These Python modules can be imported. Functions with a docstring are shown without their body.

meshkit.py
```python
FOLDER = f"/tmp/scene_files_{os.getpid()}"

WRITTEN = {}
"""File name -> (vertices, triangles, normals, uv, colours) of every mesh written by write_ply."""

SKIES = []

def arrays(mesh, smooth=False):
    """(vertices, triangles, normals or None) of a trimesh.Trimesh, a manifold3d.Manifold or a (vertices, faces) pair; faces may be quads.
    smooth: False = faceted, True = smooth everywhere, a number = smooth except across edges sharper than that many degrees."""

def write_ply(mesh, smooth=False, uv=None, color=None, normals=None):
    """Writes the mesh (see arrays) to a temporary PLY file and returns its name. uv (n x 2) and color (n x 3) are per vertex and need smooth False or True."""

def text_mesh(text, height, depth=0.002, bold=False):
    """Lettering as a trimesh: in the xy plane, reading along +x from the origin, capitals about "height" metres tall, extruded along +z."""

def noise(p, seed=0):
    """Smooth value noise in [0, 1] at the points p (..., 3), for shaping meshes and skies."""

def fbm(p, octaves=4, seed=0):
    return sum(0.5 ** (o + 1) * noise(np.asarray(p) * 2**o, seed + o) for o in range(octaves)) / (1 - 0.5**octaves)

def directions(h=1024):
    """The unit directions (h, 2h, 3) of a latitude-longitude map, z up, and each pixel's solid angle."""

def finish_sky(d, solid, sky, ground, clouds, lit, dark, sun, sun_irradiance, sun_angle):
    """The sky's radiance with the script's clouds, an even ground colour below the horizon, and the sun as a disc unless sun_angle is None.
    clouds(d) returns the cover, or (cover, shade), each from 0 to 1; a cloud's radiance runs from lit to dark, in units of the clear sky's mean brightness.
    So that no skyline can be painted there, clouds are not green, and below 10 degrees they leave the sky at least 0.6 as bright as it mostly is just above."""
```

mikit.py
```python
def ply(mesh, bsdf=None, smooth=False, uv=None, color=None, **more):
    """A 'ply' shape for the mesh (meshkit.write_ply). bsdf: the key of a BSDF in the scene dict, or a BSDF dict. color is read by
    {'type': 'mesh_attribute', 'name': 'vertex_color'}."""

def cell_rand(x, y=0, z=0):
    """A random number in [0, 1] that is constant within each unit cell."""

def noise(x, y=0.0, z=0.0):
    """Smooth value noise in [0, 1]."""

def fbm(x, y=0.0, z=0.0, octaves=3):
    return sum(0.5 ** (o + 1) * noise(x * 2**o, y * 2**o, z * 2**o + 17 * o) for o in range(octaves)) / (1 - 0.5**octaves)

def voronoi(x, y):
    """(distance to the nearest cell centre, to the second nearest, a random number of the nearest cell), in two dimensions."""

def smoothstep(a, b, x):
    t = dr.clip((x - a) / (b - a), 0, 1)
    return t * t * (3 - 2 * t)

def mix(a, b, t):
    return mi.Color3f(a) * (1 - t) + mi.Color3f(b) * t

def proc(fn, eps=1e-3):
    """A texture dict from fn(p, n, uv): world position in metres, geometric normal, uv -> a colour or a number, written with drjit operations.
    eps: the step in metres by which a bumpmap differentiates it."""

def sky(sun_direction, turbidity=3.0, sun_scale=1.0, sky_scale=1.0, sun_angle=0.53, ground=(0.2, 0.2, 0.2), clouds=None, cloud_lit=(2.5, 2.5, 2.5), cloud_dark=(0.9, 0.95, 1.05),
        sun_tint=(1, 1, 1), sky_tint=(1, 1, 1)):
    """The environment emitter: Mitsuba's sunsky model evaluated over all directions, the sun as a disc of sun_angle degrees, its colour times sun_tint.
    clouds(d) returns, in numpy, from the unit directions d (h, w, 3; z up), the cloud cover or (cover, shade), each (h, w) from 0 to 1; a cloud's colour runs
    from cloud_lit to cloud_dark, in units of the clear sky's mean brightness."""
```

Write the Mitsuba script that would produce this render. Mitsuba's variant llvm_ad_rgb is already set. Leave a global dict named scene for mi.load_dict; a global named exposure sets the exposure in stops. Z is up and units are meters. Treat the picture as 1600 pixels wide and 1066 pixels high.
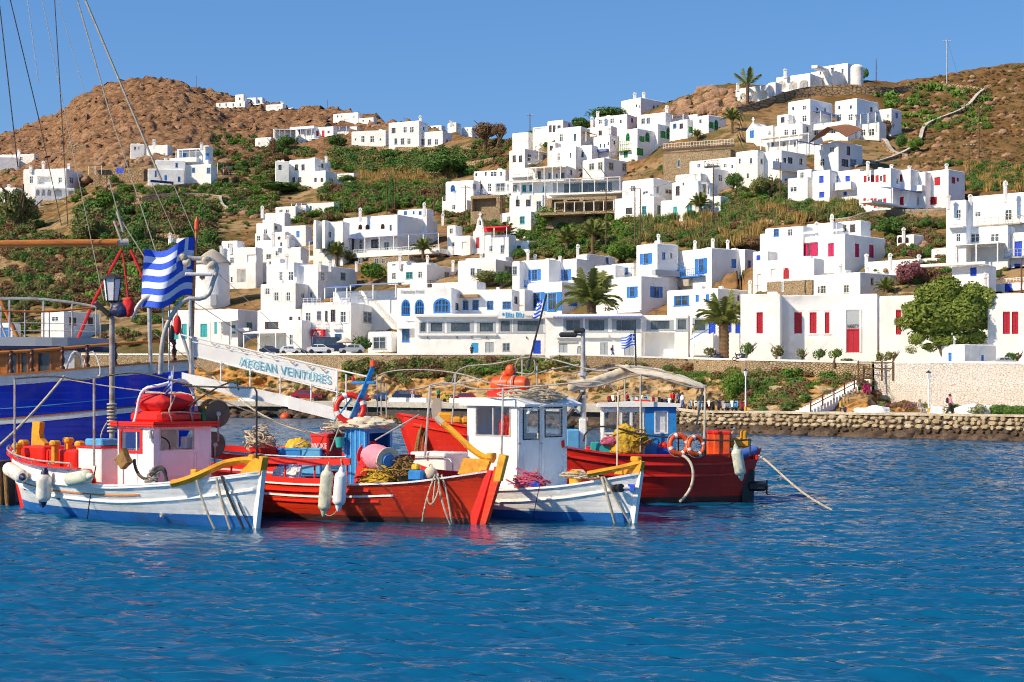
import math, random
import numpy as np, trimesh, manifold3d as m3, mitsuba as mi, drjit as dr
import mikit, meshkit
from mikit import noise, fbm, voronoi, smoothstep, mix, cell_rand
from manifold3d import Manifold, CrossSection

T4 = mi.ScalarTransform4f
scene, labels = {'type': 'scene'}, {}
# ---------------------------------------------------------------- camera, sky, exposure
FPX, HY, HC = 2400.0, 615.0, 3.74              # focal length in photo pixels, row of the horizon, eye height above the water
exposure = 1.98
scene['camera'] = {'type': 'perspective', 'fov': math.degrees(2 * math.atan(800 / FPX)), 'fov_axis': 'x',
                   'to_world': T4().look_at(origin=[0, 0, HC], target=[0, 10, HC], up=[0, 0, 1]),
                   'principal_point_offset_y': (533 - HY) / 1066.0, 'near_clip': 0.5, 'far_clip': 6000.0}
SUN = (-0.75, -0.46, 0.63)
scene['sky'] = mikit.sky(SUN, turbidity=3.0, sky_tint=(0.48, 0.83, 1.16), clouds=lambda d: 0.80 * np.exp(-np.degrees(np.arcsin(np.clip(d[..., 2], 0, 1))) / 7.5), cloud_lit=(1.15, 1.42, 1.70), sun_tint=(0.97, 0.99, 1.02), ground=(0.12, 0.14, 0.16))

# ---------------------------------------------------------------- helpers
rng = np.random.default_rng(7)
used = {}
def key(name, parent=None):
    base = f'{parent}__{name}' if parent else name
    n = used.get(base, -1) + 1
    used[base] = n
    return base if n == 0 else f'{base}_{n:03d}'
def tag(k, label=None, cat=None, group=None, kind=None):
    e = labels.setdefault(k, {})
    for a, b in (('label', label), ('category', cat), ('group', group), ('kind', kind)):
        if b: e[a] = b
    return k
def put(name, mesh, mat, parent=None, label=None, cat=None, group=None, kind=None, smooth=False, shape=None):
    k = key(name, parent)
    if shape is not None: scene[k] = shape
    else: scene[k] = mikit.ply(mesh, mat, smooth=smooth)
    if label or cat or group or kind: tag(k, label, cat, group, kind)
    return k
def thing(name, label, cat, group=None):
    return tag(key(name), label, cat, group)
def P(px, py, d): return np.array([(px - 800) / FPX * d, d, HC + (HY - py) / FPX * d])
def cat(meshes):
    vs, fs, o = [], [], 0
    for m in meshes:
        v, f, _ = meshkit.arrays(m)
        vs.append(v); fs.append(f + o); o += len(v)
    return trimesh.Trimesh(np.vstack(vs), np.vstack(fs), process=False)
def box(a, b):
    a, b = np.minimum(a, b), np.maximum(a, b)
    m = trimesh.creation.box(extents=np.asarray(b, float) - a)
    m.apply_translation((np.asarray(a, float) + b) / 2); return m
def bev(a, b, r=0.02):
    """box with chamfered edges"""
    a, b = np.minimum(a, b).astype(float), np.maximum(a, b).astype(float)
    r = min(r, 0.45 * (b - a).min()); pts = []
    for k in range(3):
        for c in np.ndindex(2, 2, 2):
            p = [b[i] - r if c[i] else a[i] + r for i in range(3)]; p[k] = b[k] if c[k] else a[k]; pts.append(p)
    return trimesh.convex.convex_hull(np.array(pts))
def tube(pts, r, sides=6):
    p = np.asarray(pts, float)
    t = np.gradient(p, axis=0); t /= np.linalg.norm(t, axis=1, keepdims=True) + 1e-12
    n = np.zeros_like(p)
    up = np.array([0, 0, 1.0]) if abs(t[0, 2]) < 0.9 else np.array([1.0, 0, 0])
    for i in range(len(p)):
        u = up - t[i] * (up @ t[i]); n[i] = u / (np.linalg.norm(u) + 1e-12); up = n[i]
    b = np.cross(t, n); ang = np.arange(sides) * 2 * np.pi / sides
    rr = np.broadcast_to(np.asarray(r, float), (len(p),))
    v = p[:, None] + rr[:, None, None] * (np.cos(ang)[None, :, None] * n[:, None] + np.sin(ang)[None, :, None] * b[:, None])
    i, j = np.meshgrid(np.arange(len(p) - 1), np.arange(sides), indexing='ij')
    q = np.stack([i * sides + j, i * sides + (j + 1) % sides, (i + 1) * sides + (j + 1) % sides, (i + 1) * sides + j], -1).reshape(-1, 4)
    f = np.vstack([q[:, [0, 2, 1]], q[:, [0, 3, 2]]])
    v = np.vstack([v.reshape(-1, 3), p[:1], p[-1:]]); a = len(p) * sides
    caps = [[a, (j + 1) % sides, j] for j in range(sides)] + [[a + 1, a - sides + j, a - sides + (j + 1) % sides] for j in range(sides)]
    m = trimesh.Trimesh(v, np.vstack([f, caps]), process=False)
    if m.volume < 0: m.invert()
    return m
def bez(pts, n=12):
    """smooth curve through the points"""
    from scipy.interpolate import CubicSpline
    p = np.asarray(pts, float); s = np.r_[0, np.cumsum(np.linalg.norm(np.diff(p, axis=0), axis=1) + 1e-6)]
    if len(p) < 3: return np.array([p[0] + (p[-1] - p[0]) * t for t in np.linspace(0, 1, n)])
    return CubicSpline(s, p)(np.linspace(0, s[-1], n))
def sag(a, b, drop, n=14):
    t = np.linspace(0, 1, n)[:, None]; a, b = np.asarray(a, float), np.asarray(b, float)
    return a + (b - a) * t - np.array([0, 0, 1.0]) * drop * 4 * t * (1 - t)
def ball(c, r, sub=2):
    m = trimesh.creation.icosphere(subdivisions=sub); m.vertices *= np.asarray(r); m.apply_translation(c); return m
def lathe(prof, n=16, axis=None, at=(0, 0, 0)):
    """profile (r, z) turned round z, optionally laid along axis"""
    m = trimesh.creation.revolve(np.array(prof, float), sections=n)
    if axis is not None: m.apply_transform(trimesh.geometry.align_vectors([0, 0, 1], np.asarray(axis, float) / np.linalg.norm(axis)))
    m.apply_translation(at); return m
def prism(poly, a, b, plane='xz'):
    """polygon extruded between a and b along the remaining axis"""
    from shapely.geometry import Polygon
    m = trimesh.creation.extrude_polygon(Polygon(poly), b - a, engine='earcut'); v = m.vertices.copy()
    if plane == 'xz': m.vertices = np.c_[v[:, 0], v[:, 2] + a, v[:, 1]]
    elif plane == 'yz': m.vertices = np.c_[v[:, 2] + a, v[:, 0], v[:, 1]]
    else: m.vertices = np.c_[v[:, 0], v[:, 1], v[:, 2] + a]
    if m.volume < 0: m.invert()
    return m
def xf(m, M):
    m = m.copy(); m.apply_transform(M); return m
def basis(o, ex, ey, ez=(0, 0, 1)):
    M = np.eye(4); M[:3, 0], M[:3, 1], M[:3, 2], M[:3, 3] = ex, ey, ez, o; return M
def torus(R, r, n=24, s=10, a0=0, a1=2 * np.pi):
    a = np.linspace(a0, a1, n + 1)
    return tube(np.c_[R * np.cos(a), R * np.sin(a), np.zeros(n + 1)], r, s)
def crumple(m, amp, scale, seed=0):
    m = m.copy(); n = meshkit.fbm(m.vertices * scale, 3, seed) - 0.5
    m.vertices += m.vertex_normals * (n * 2 * amp)[:, None]; return m

# ---------------------------------------------------------------- materials
def bsdf(name, d): scene['mat_' + name] = d; return 'mat_' + name
def paint(name, c, rough=0.45, spec=0.5, metal=0.0, coat=0.0):
    d = {'type': 'principled', 'base_color': {'type': 'rgb', 'value': list(c)}, 'roughness': rough, 'specular': spec, 'metallic': metal}
    if coat: d['clearcoat'] = coat; d['clearcoat_gloss'] = 0.85
    return bsdf(name, {'type': 'twosided', 'b': d})
def worn(name, c, c2, scale=2.0, amt=0.5, rough=0.45, bump=0.0, bscale=8.0, spec=0.5, stretch=(1, 1, 1), planks=0, stain=None):
    """paint with blotches, streaks and small dirt in a second colour, and an uneven surface"""
    c, c2 = [float(x) for x in c], [float(x) for x in c2]
    def fn(p, n, uv):
        a = fbm(p.x * scale * stretch[0] + 11, p.y * scale * stretch[1], p.z * scale * stretch[2], 4)
        b = fbm(p.x * scale * 7 * stretch[0], p.y * scale * 7 * stretch[1], p.z * scale * 2.2 * stretch[2] + 5, 3)
        k = smoothstep(0.42, 0.75, a) * 0.7 + smoothstep(0.5, 0.8, b) * 0.5
        col = mix(c, c2, dr.minimum(k * amt, 1.0))
        if planks:
            f = p.z * planks + 0.15 * noise(p.x * .4, p.y * .4, 0); f = f - dr.floor(f); col = mix(col, [x * .45 for x in c2], (1 - smoothstep(0.02, 0.07, f)) * (0.15 + 0.45 * noise(p.x * 3, p.y * 3, p.z)))
        if stain: col = mix(col, stain, smoothstep(0.62, 0.16, p.z + 0.35 * noise(p.x * 2.2, p.y * 2.2, p.z * 1.5)) * (0.25 + 0.55 * noise(p.x * 6, p.y * 6, p.z * 2)))
        return col
    d = {'type': 'principled', 'base_color': mikit.proc(fn), 'roughness': rough, 'specular': spec}
    if bump:
        d = {'type': 'bumpmap', 'arbitrary': mikit.proc(lambda p, n, uv: fbm(p.x * bscale, p.y * bscale, p.z * bscale, 3) * bump + (0.012 * smoothstep(0.0, 0.10, p.z * planks - dr.floor(p.z * planks)) if planks else 0), eps=0.02), 'b': d, 'scale': 1.0}
    return bsdf(name, {'type': 'twosided', 'b': d})

worn('whitewash', (0.87, 0.865, 0.845), (0.66, 0.64, 0.58), scale=0.22, amt=0.62, rough=0.85, bump=0.10, bscale=0.9, spec=0.2)
worn('white_paint', (0.84, 0.84, 0.82), (0.60, 0.57, 0.50), scale=1.3, amt=0.45, rough=0.35, bump=0.012, bscale=3)
worn('white_hull', (0.80, 0.81, 0.80), (0.55, 0.52, 0.45), scale=0.9, amt=0.6, rough=0.3, bump=0.012, bscale=2.2, stretch=(1, 1, 0.35), planks=6.5, stain=(0.34, 0.33, 0.22))
worn('red_hull', (0.86, 0.055, 0.010), (0.62, 0.035, 0.012), scale=0.9, amt=0.8, rough=0.3, bump=0.012, bscale=2.2, stretch=(1, 1, 0.4), planks=6.5, stain=(0.22, 0.05, 0.03))
worn('dark_red_hull', (0.72, 0.028, 0.012), (0.46, 0.02, 0.012), scale=0.8, amt=0.8, rough=0.32, bump=0.012, bscale=2.0, stretch=(1, 1, 0.4), planks=5.5, stain=(0.20, 0.04, 0.03))
worn('red_paint', (0.78, 0.022, 0.010), (0.46, 0.02, 0.012), scale=2, amt=0.6, rough=0.4)
worn('antifoul_blue', (0.012, 0.13, 0.42), (0.03, 0.10, 0.22), scale=1.6, amt=0.9, rough=0.55, stretch=(1, 1, 0.6))
worn('antifoul_brown', (0.12, 0.03, 0.022), (0.05, 0.03, 0.02), scale=1.6, amt=0.9, rough=0.6)
worn('sail_hull', (0.012, 0.055, 0.66), (0.010, 0.035, 0.44), scale=0.5, amt=0.9, rough=0.16, bump=0.01, bscale=1.2, planks=4.0, stain=None)
worn('blue_paint', (0.020, 0.22, 0.60), (0.02, 0.13, 0.35), scale=2.5, amt=0.7, rough=0.45)
worn('light_blue_paint', (0.10, 0.38, 0.68), (0.08, 0.24, 0.42), scale=2.5, amt=0.6, rough=0.45)
worn('yellow_wood', (0.74, 0.34, 0.016), (0.48, 0.20, 0.016), scale=3.5, amt=0.9, rough=0.5, bump=0.01, bscale=7)
worn('varnish', (0.56, 0.20, 0.032), (0.32, 0.09, 0.02), scale=2.0, amt=0.9, rough=0.3, stretch=(0.4, 1, 3))
worn('dark_wood', (0.09, 0.035, 0.018), (0.05, 0.02, 0.012), scale=5, amt=0.8, rough=0.4)
worn('steel', (0.46, 0.46, 0.45), (0.24, 0.21, 0.18), scale=4, amt=0.8, rough=0.35, spec=0.8)
worn('rusty_steel', (0.36, 0.35, 0.33), (0.24, 0.11, 0.05), scale=5, amt=1.0, rough=0.5)
worn('canvas', (0.62, 0.55, 0.42), (0.38, 0.32, 0.24), scale=3, amt=0.8, rough=0.9)
worn('rope', (0.50, 0.44, 0.33), (0.28, 0.23, 0.15), scale=12, amt=0.9, rough=0.9)
worn('fender', (0.76, 0.74, 0.66), (0.45, 0.43, 0.30), scale=4, amt=0.8, rough=0.4)
worn('old_fender', (0.62, 0.62, 0.50), (0.30, 0.38, 0.30), scale=5, amt=1.0, rough=0.6)
worn('orange_float', (0.72, 0.09, 0.012), (0.42, 0.05, 0.01), scale=4, amt=0.6, rough=0.45)
worn('net_yellow', (0.55, 0.36, 0.03), (0.26, 0.14, 0.02), scale=7, amt=1.0, rough=0.9, bump=0.05, bscale=22)
worn('net_brown', (0.28, 0.16, 0.05), (0.12, 0.06, 0.02), scale=7, amt=1.0, rough=0.9, bump=0.05, bscale=22)
worn('net_pink', (0.50, 0.10, 0.20), (0.25, 0.06, 0.06), scale=8, amt=1.0, rough=0.9, bump=0.05, bscale=22)
worn('reel_brown', (0.16, 0.12, 0.07), (0.09, 0.06, 0.035), scale=4, amt=0.8, rough=0.6)
worn('asphalt', (0.16, 0.155, 0.15), (0.10, 0.095, 0.09), scale=0.6, amt=0.8, rough=0.9)
worn('concrete', (0.42, 0.39, 0.33), (0.25, 0.22, 0.18), scale=0.7, amt=0.9, rough=0.9, bump=0.05, bscale=3)
worn('trunk', (0.16, 0.10, 0.055), (0.07, 0.045, 0.025), scale=3, amt=0.9, rough=0.95)
worn('window_glass', (0.045, 0.06, 0.075), (0.14, 0.16, 0.17), scale=0.7, amt=0.8, rough=0.08, spec=0.8)
paint('pole_wood', (0.13, 0.075, 0.045), 0.9)
paint('black', (0.015, 0.015, 0.017), 0.4)
paint('dark_iron', (0.035, 0.032, 0.03), 0.5)
paint('navy', (0.012, 0.02, 0.08), 0.45)
paint('green_bottle', (0.02, 0.22, 0.05), 0.3)
paint('teal', (0.03, 0.38, 0.36), 0.4)
paint('yellow', (0.68, 0.42, 0.02), 0.5)
paint('red_cloth', (0.62, 0.02, 0.02), 0.8)
paint('magenta_cloth', (0.45, 0.02, 0.16), 0.8)
paint('pink_cloth', (0.62, 0.26, 0.34), 0.8)
paint('blue_cloth', (0.06, 0.14, 0.45), 0.8)
paint('white_cloth', (0.75, 0.75, 0.74), 0.8)
paint('dark_cloth', (0.02, 0.022, 0.03), 0.85)
paint('skin', (0.45, 0.25, 0.16), 0.6)
paint('hair', (0.03, 0.02, 0.015), 0.7)
paint('flag_blue', (0.016, 0.085, 0.62), 0.75)
paint('flag_white', (0.62, 0.70, 0.86), 0.75)
paint('banner_blue', (0.16, 0.50, 0.66), 0.6)
paint('letter_blue', (0.03, 0.30, 0.62), 0.6)
paint('letter_grey', (0.50, 0.50, 0.50), 0.6)
paint('sign_red', (0.70, 0.015, 0.02), 0.5)
paint('frame_white', (0.80, 0.80, 0.78), 0.5)
paint('wood_grey', (0.40, 0.36, 0.30), 0.8)
paint('shutter_blue', (0.025, 0.19, 0.58), 0.5)
paint('shutter_deep_blue', (0.012, 0.07, 0.55), 0.5)
paint('shutter_red', (0.42, 0.008, 0.022), 0.5)
paint('shutter_magenta', (0.50, 0.012, 0.10), 0.5)
paint('shutter_green', (0.02, 0.28, 0.07), 0.5)
paint('shutter_teal', (0.03, 0.38, 0.40), 0.5)
paint('shutter_cream', (0.60, 0.57, 0.46), 0.6)
paint('shutter_grey', (0.36, 0.40, 0.44), 0.6)
paint('awning_blue', (0.16, 0.22, 0.48), 0.8)
paint('thatch', (0.30, 0.21, 0.12), 0.95)
paint('sail_shade', (0.22, 0.10, 0.055), 0.9)
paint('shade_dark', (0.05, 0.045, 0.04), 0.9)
for c, v in dict(car_red=(0.34, 0.012, 0.03), car_white=(0.72, 0.73, 0.74), car_navy=(0.02, 0.03, 0.09), car_silver=(0.42, 0.43, 0.45), car_blue=(0.02, 0.07, 0.26), car_yellow=(0.62, 0.45, 0.02)).items():
    paint(c, v, 0.3, coat=0.8)
paint('tyre', (0.02, 0.02, 0.02), 0.8)
bsdf('lamp_glass', {'type': 'twosided', 'b': {'type': 'principled', 'base_color': {'type': 'rgb', 'value': [0.72, 0.74, 0.76]}, 'roughness': 0.25, 'specular': 0.6}})
bsdf('clear_glass', {'type': 'thindielectric', 'int_ior': 1.45})
def leafy(name, c, c2, trans=0.35):
    c, c2 = list(map(float, c)), list(map(float, c2))
    fn = lambda p, n, uv: mix(c, c2, noise(p.x * 1.7, p.y * 1.7, p.z * 1.7) * 0.55 + 0.45 * noise(p.x * 9, p.y * 9, p.z * 9 + 3))
    bsdf(name, {'type': 'twosided', 'b': {'type': 'principled', 'base_color': mikit.proc(fn), 'roughness': 0.65, 'specular': 0.25}})
leafy('leaf_dark', (0.039, 0.109, 0.021), (0.124, 0.229, 0.044))
leafy('leaf_olive', (0.097, 0.121, 0.029), (0.244, 0.244, 0.082))
leafy('leaf_dry', (0.143, 0.083, 0.039), (0.264, 0.165, 0.077))
leafy('leaf_gold', (0.286, 0.176, 0.050), (0.462, 0.319, 0.099))
leafy('leaf_bright', (0.055, 0.143, 0.013), (0.154, 0.264, 0.039))
leafy('leaf_tamarisk', (0.085, 0.155, 0.018), (0.270, 0.310, 0.060))
leafy('leaf_palm', (0.075, 0.115, 0.024), (0.250, 0.260, 0.070))
leafy('leaf_purple', (0.176, 0.055, 0.077), (0.286, 0.121, 0.121))

# rock, earth and stone walls
def ground_fn(p, n, uv):
    a = fbm(p.x * 0.035, p.y * 0.035, p.z * 0.05, 4)
    b = fbm(p.x * 0.5, p.y * 0.5, p.z * 0.5 + 9, 4)
    c = fbm(p.x * 0.16 + 3, p.y * 0.16, p.z * 0.3, 3)
    base = mix((0.27, 0.15, 0.065), (0.37, 0.26, 0.135), smoothstep(0.35, 0.65, a))
    base = mix(base, (0.13, 0.085, 0.045), smoothstep(0.50, 0.68, b) * 0.85)
    base = mix(base, (0.10, 0.095, 0.035), smoothstep(0.46, 0.62, c) * 0.75)
    base = mix(base, mix((0.23, 0.115, 0.045), (0.13, 0.085, 0.035), b), smoothstep(66, 92, p.x) * smoothstep(225, 262, p.y) * (0.55 + 0.4 * c))
    r1, r2, rid = voronoi(p.x * 0.30 + b * 1.3, (p.y * 0.35 + p.z * 0.6) * 0.7 + b)
    crack = 1 - smoothstep(0.02, 0.16, r2 - r1)
    far = smoothstep(520, 640, p.y)
    base = mix(base, mix((0.36, 0.205, 0.12), (0.22, 0.115, 0.065), rid), far * 0.8)
    base = mix(base, (0.09, 0.055, 0.035), crack * (0.25 + 0.75 * far) * smoothstep(0.3, 0.6, b + 0.1))
    return base
bsdf('ground', {'type': 'bumpmap', 'arbitrary': mikit.proc(lambda p, n, uv: 0.8 * fbm(p.x * 0.45, p.y * 0.45, p.z * 0.6, 4), eps=0.15), 'scale': 1.0,
               'b': {'type': 'diffuse', 'reflectance': mikit.proc(ground_fn)}})
def cliff_fn(p, n, uv):
    a = fbm(p.x * 0.09, p.y * 0.09, p.z * 0.2, 4); b = fbm(p.x * 0.9, p.y * 0.9, p.z * 1.6, 4)
    base = mix((0.50, 0.26, 0.075), (0.48, 0.34, 0.17), smoothstep(0.38, 0.62, a))
    base = mix(base, (0.16, 0.09, 0.04), smoothstep(0.48, 0.66, b) * 0.9)
    return mix(base, (0.58, 0.47, 0.31), smoothstep(0.56, 0.7, fbm(p.x * 0.3, p.y * 0.3, p.z * 0.7 + 4, 3)) * 0.7)
bsdf('cliff', {'type': 'bumpmap', 'arbitrary': mikit.proc(lambda p, n, uv: 0.5 * fbm(p.x * 0.8, p.y * 0.8, p.z * 1.3, 4), eps=0.06), 'scale': 1.0,
              'b': {'type': 'diffuse', 'reflectance': mikit.proc(cliff_fn)}})
def stone_wall(name, s, c1, c2, joint, rel=0.12):
    def uvw(p): return (p.x * 0.87 - p.y * 0.5) * s, p.z * s * 1.35 + fbm(p.x * s, p.y * s, 0, 2) * 0.6
    def col(p, n, uv):
        u, v = uvw(p); a, b, r = voronoi(u, v)
        k = fbm(p.x * 5, p.y * 5, p.z * 5, 3)
        return mix(mix(c1, c2, r * 0.7 + k * 0.3), joint, 1 - smoothstep(0.03, 0.16, b - a))
    def h(p, n, uv):
        u, v = uvw(p); a, b, r = voronoi(u, v); return rel * smoothstep(0.0, 0.3, b - a)
    bsdf(name, {'type': 'twosided', 'b': {'type': 'bumpmap', 'arbitrary': mikit.proc(h, eps=0.03), 'scale': 1.0, 'b': {'type': 'diffuse', 'reflectance': mikit.proc(col)}}})
stone_wall('stone', 2.9, (0.60, 0.48, 0.31), (0.40, 0.29, 0.17), (0.17, 0.11, 0.065))
stone_wall('far_stone', 1.1, (0.50, 0.37, 0.22), (0.33, 0.22, 0.13), (0.12, 0.075, 0.045), 0.2)
stone_wall('white_stone', 3.1, (0.88, 0.86, 0.83), (0.78, 0.73, 0.67), (0.52, 0.44, 0.35), 0.10)
worn('quay_stone', (0.46, 0.36, 0.22), (0.25, 0.18, 0.10), scale=1.6, amt=1.0, rough=0.9, bump=0.05, bscale=4)
worn('quay_stone_pale', (0.54, 0.46, 0.33), (0.32, 0.25, 0.16), scale=1.6, amt=1.0, rough=0.9, bump=0.05, bscale=4)
worn('wet_rock', (0.10, 0.062, 0.035), (0.035, 0.026, 0.018), scale=1.6, amt=1.0, rough=0.7, bump=0.06, bscale=3)
worn('rock', (0.34, 0.205, 0.12), (0.15, 0.085, 0.05), scale=0.45, amt=1.0, rough=0.95, bump=0.12, bscale=1.6)
# ---------------------------------------------------------------- lie of the land (all in metres; tables are along the shore)
def tab(xs, ys): return lambda x: np.interp(x, xs, ys)
shore = tab([-700, 0, 350, 600, 880, 1100, 1350, 1600, 2300], [268, 256, 242, 224, 169, 147, 132, 121, 104])
edge = tab([-700, 0, 350, 480, 600, 640, 855, 868, 1074, 1084, 1152, 1162, 1390, 1450, 1600, 2300], [300, 282, 263, 250, 240, 238, 237, 223, 220, 206, 200, 182, 176, 164, 158, 135])   # top edge of the cliff / promenade wall
hill = tab([-700, 0, 350, 600, 855, 1080, 1180, 1390, 1600, 2300], [314, 295, 276, 253, 249, 229, 212, 189, 173, 149])   # where the slope begins behind the promenade
wall_top = tab([-700, 600, 900, 1050, 1200, 1350, 1600, 2300], [556, 556, 557, 562, 566, 570, 572, 572])
sky_d = tab([-700, 0, 240, 350, 500, 620, 700, 800, 900, 1050, 1200, 1350, 1600, 2300], [900, 880, 860, 810, 720, 640, 560, 480, 430, 405, 400, 405, 430, 440])
sky_y = tab([-700, 0, 50, 84, 112, 130, 150, 180, 235, 280, 310, 345, 400, 460, 500, 530, 600, 690, 740, 790, 830, 870, 940, 1000, 1050, 1110, 1150, 1200, 1340, 1400, 1450, 1520, 1600, 2300],
            [232, 213, 197, 187, 166, 154, 143, 134, 127, 133, 142, 152, 166, 176, 174, 180, 190, 202, 214, 217, 207, 198, 188, 178, 160, 139, 131, 134, 124, 128, 121, 109, 97, 60])
POW = 1.3
def zprom(px): return HC + (HY - wall_top(px)) / FPX * edge(px)
def depth(px, py):
    """how far away the hillside is that the line of sight through this photo pixel meets"""
    d0 = hill(px); y0 = HY - (zprom(px) - HC) * FPX / d0
    t = np.clip((y0 - py) / (y0 - sky_y(px)), 0, 1.0)
    return d0 * (sky_d(px) / d0) ** (t ** POW)
def ground_z(X, Y):
    X, Y = np.asarray(X, float), np.asarray(Y, float)
    px = 800 + FPX * X / Y; d0 = hill(px); zp = zprom(px); y0 = HY - (zp - HC) * FPX / d0
    ds, ys = sky_d(px), sky_y(px)
    t = np.clip(np.log(np.maximum(Y, d0) / d0) / np.log(ds / d0), 0, 1) ** (1 / POW)
    z = HC + (HY - (y0 - (y0 - ys) * t)) / FPX * np.minimum(np.maximum(Y, d0), ds)
    z = z - 0.22 * np.maximum(Y - ds, 0) * np.clip((Y - ds) / 60, 0.15, 1)
    return np.where(Y < d0, zp, z)
def at(px, py):
    """the point of the hillside seen at this pixel"""
    d = float(depth(px, py)); return P(px, py, d)

# hillside
cols = np.arange(-620, 2240, 4.0)
rows = np.r_[np.array([0, .02, .05, .1, .2, .35, .5, .65, .8]) * 0.02, np.linspace(0.065, 1, 460) ** 1.35]
PX = np.repeat(cols[:, None], len(rows), 1)
E0 = edge(PX); Yg = E0 - 0.2 + (1150 - E0) * rows[None, :]; Xg = (PX - 800) / FPX * Yg
Zg = ground_z(Xg, Yg)
rocky = np.clip((Yg - 560) / 90, 0, 1) * np.clip((PX + 800) / 200, 0, 1)
crest = np.exp(-((PX - 1100) / 75) ** 2) * np.clip((Yg - 330) / 40, 0, 1)
right = np.clip((PX - 1400) / 90, 0, 1) * np.clip((Yg - 200) / 60, 0, 1)
pp = np.stack([Xg, Yg, Zg], -1)
r1 = 1 - np.abs(2 * meshkit.fbm(pp * [0.035, 0.035, 0.06], 4, 3) - 1); r2 = 1 - np.abs(2 * meshkit.fbm(pp * [0.13, 0.13, 0.2], 4, 8) - 1); r3 = meshkit.fbm(pp * 0.4, 3, 5)
away = np.clip((Yg - E0 - 10) / 15, 0, 1)
Zg = Zg + rocky * (9.0 * (r1 - 0.75) + 6.0 * (r2 - 0.75) + 4.0 * (r3 - 0.5)) + crest * (3.2 * (r2 - 0.7)) + away * (0.8 * (r3 - 0.5) + 0.5 * (r2 - 0.75)) + right * 1.0 * (r2 - 0.75)
# (the hillside mesh itself is cut for the house terraces and added after the houses)

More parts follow.
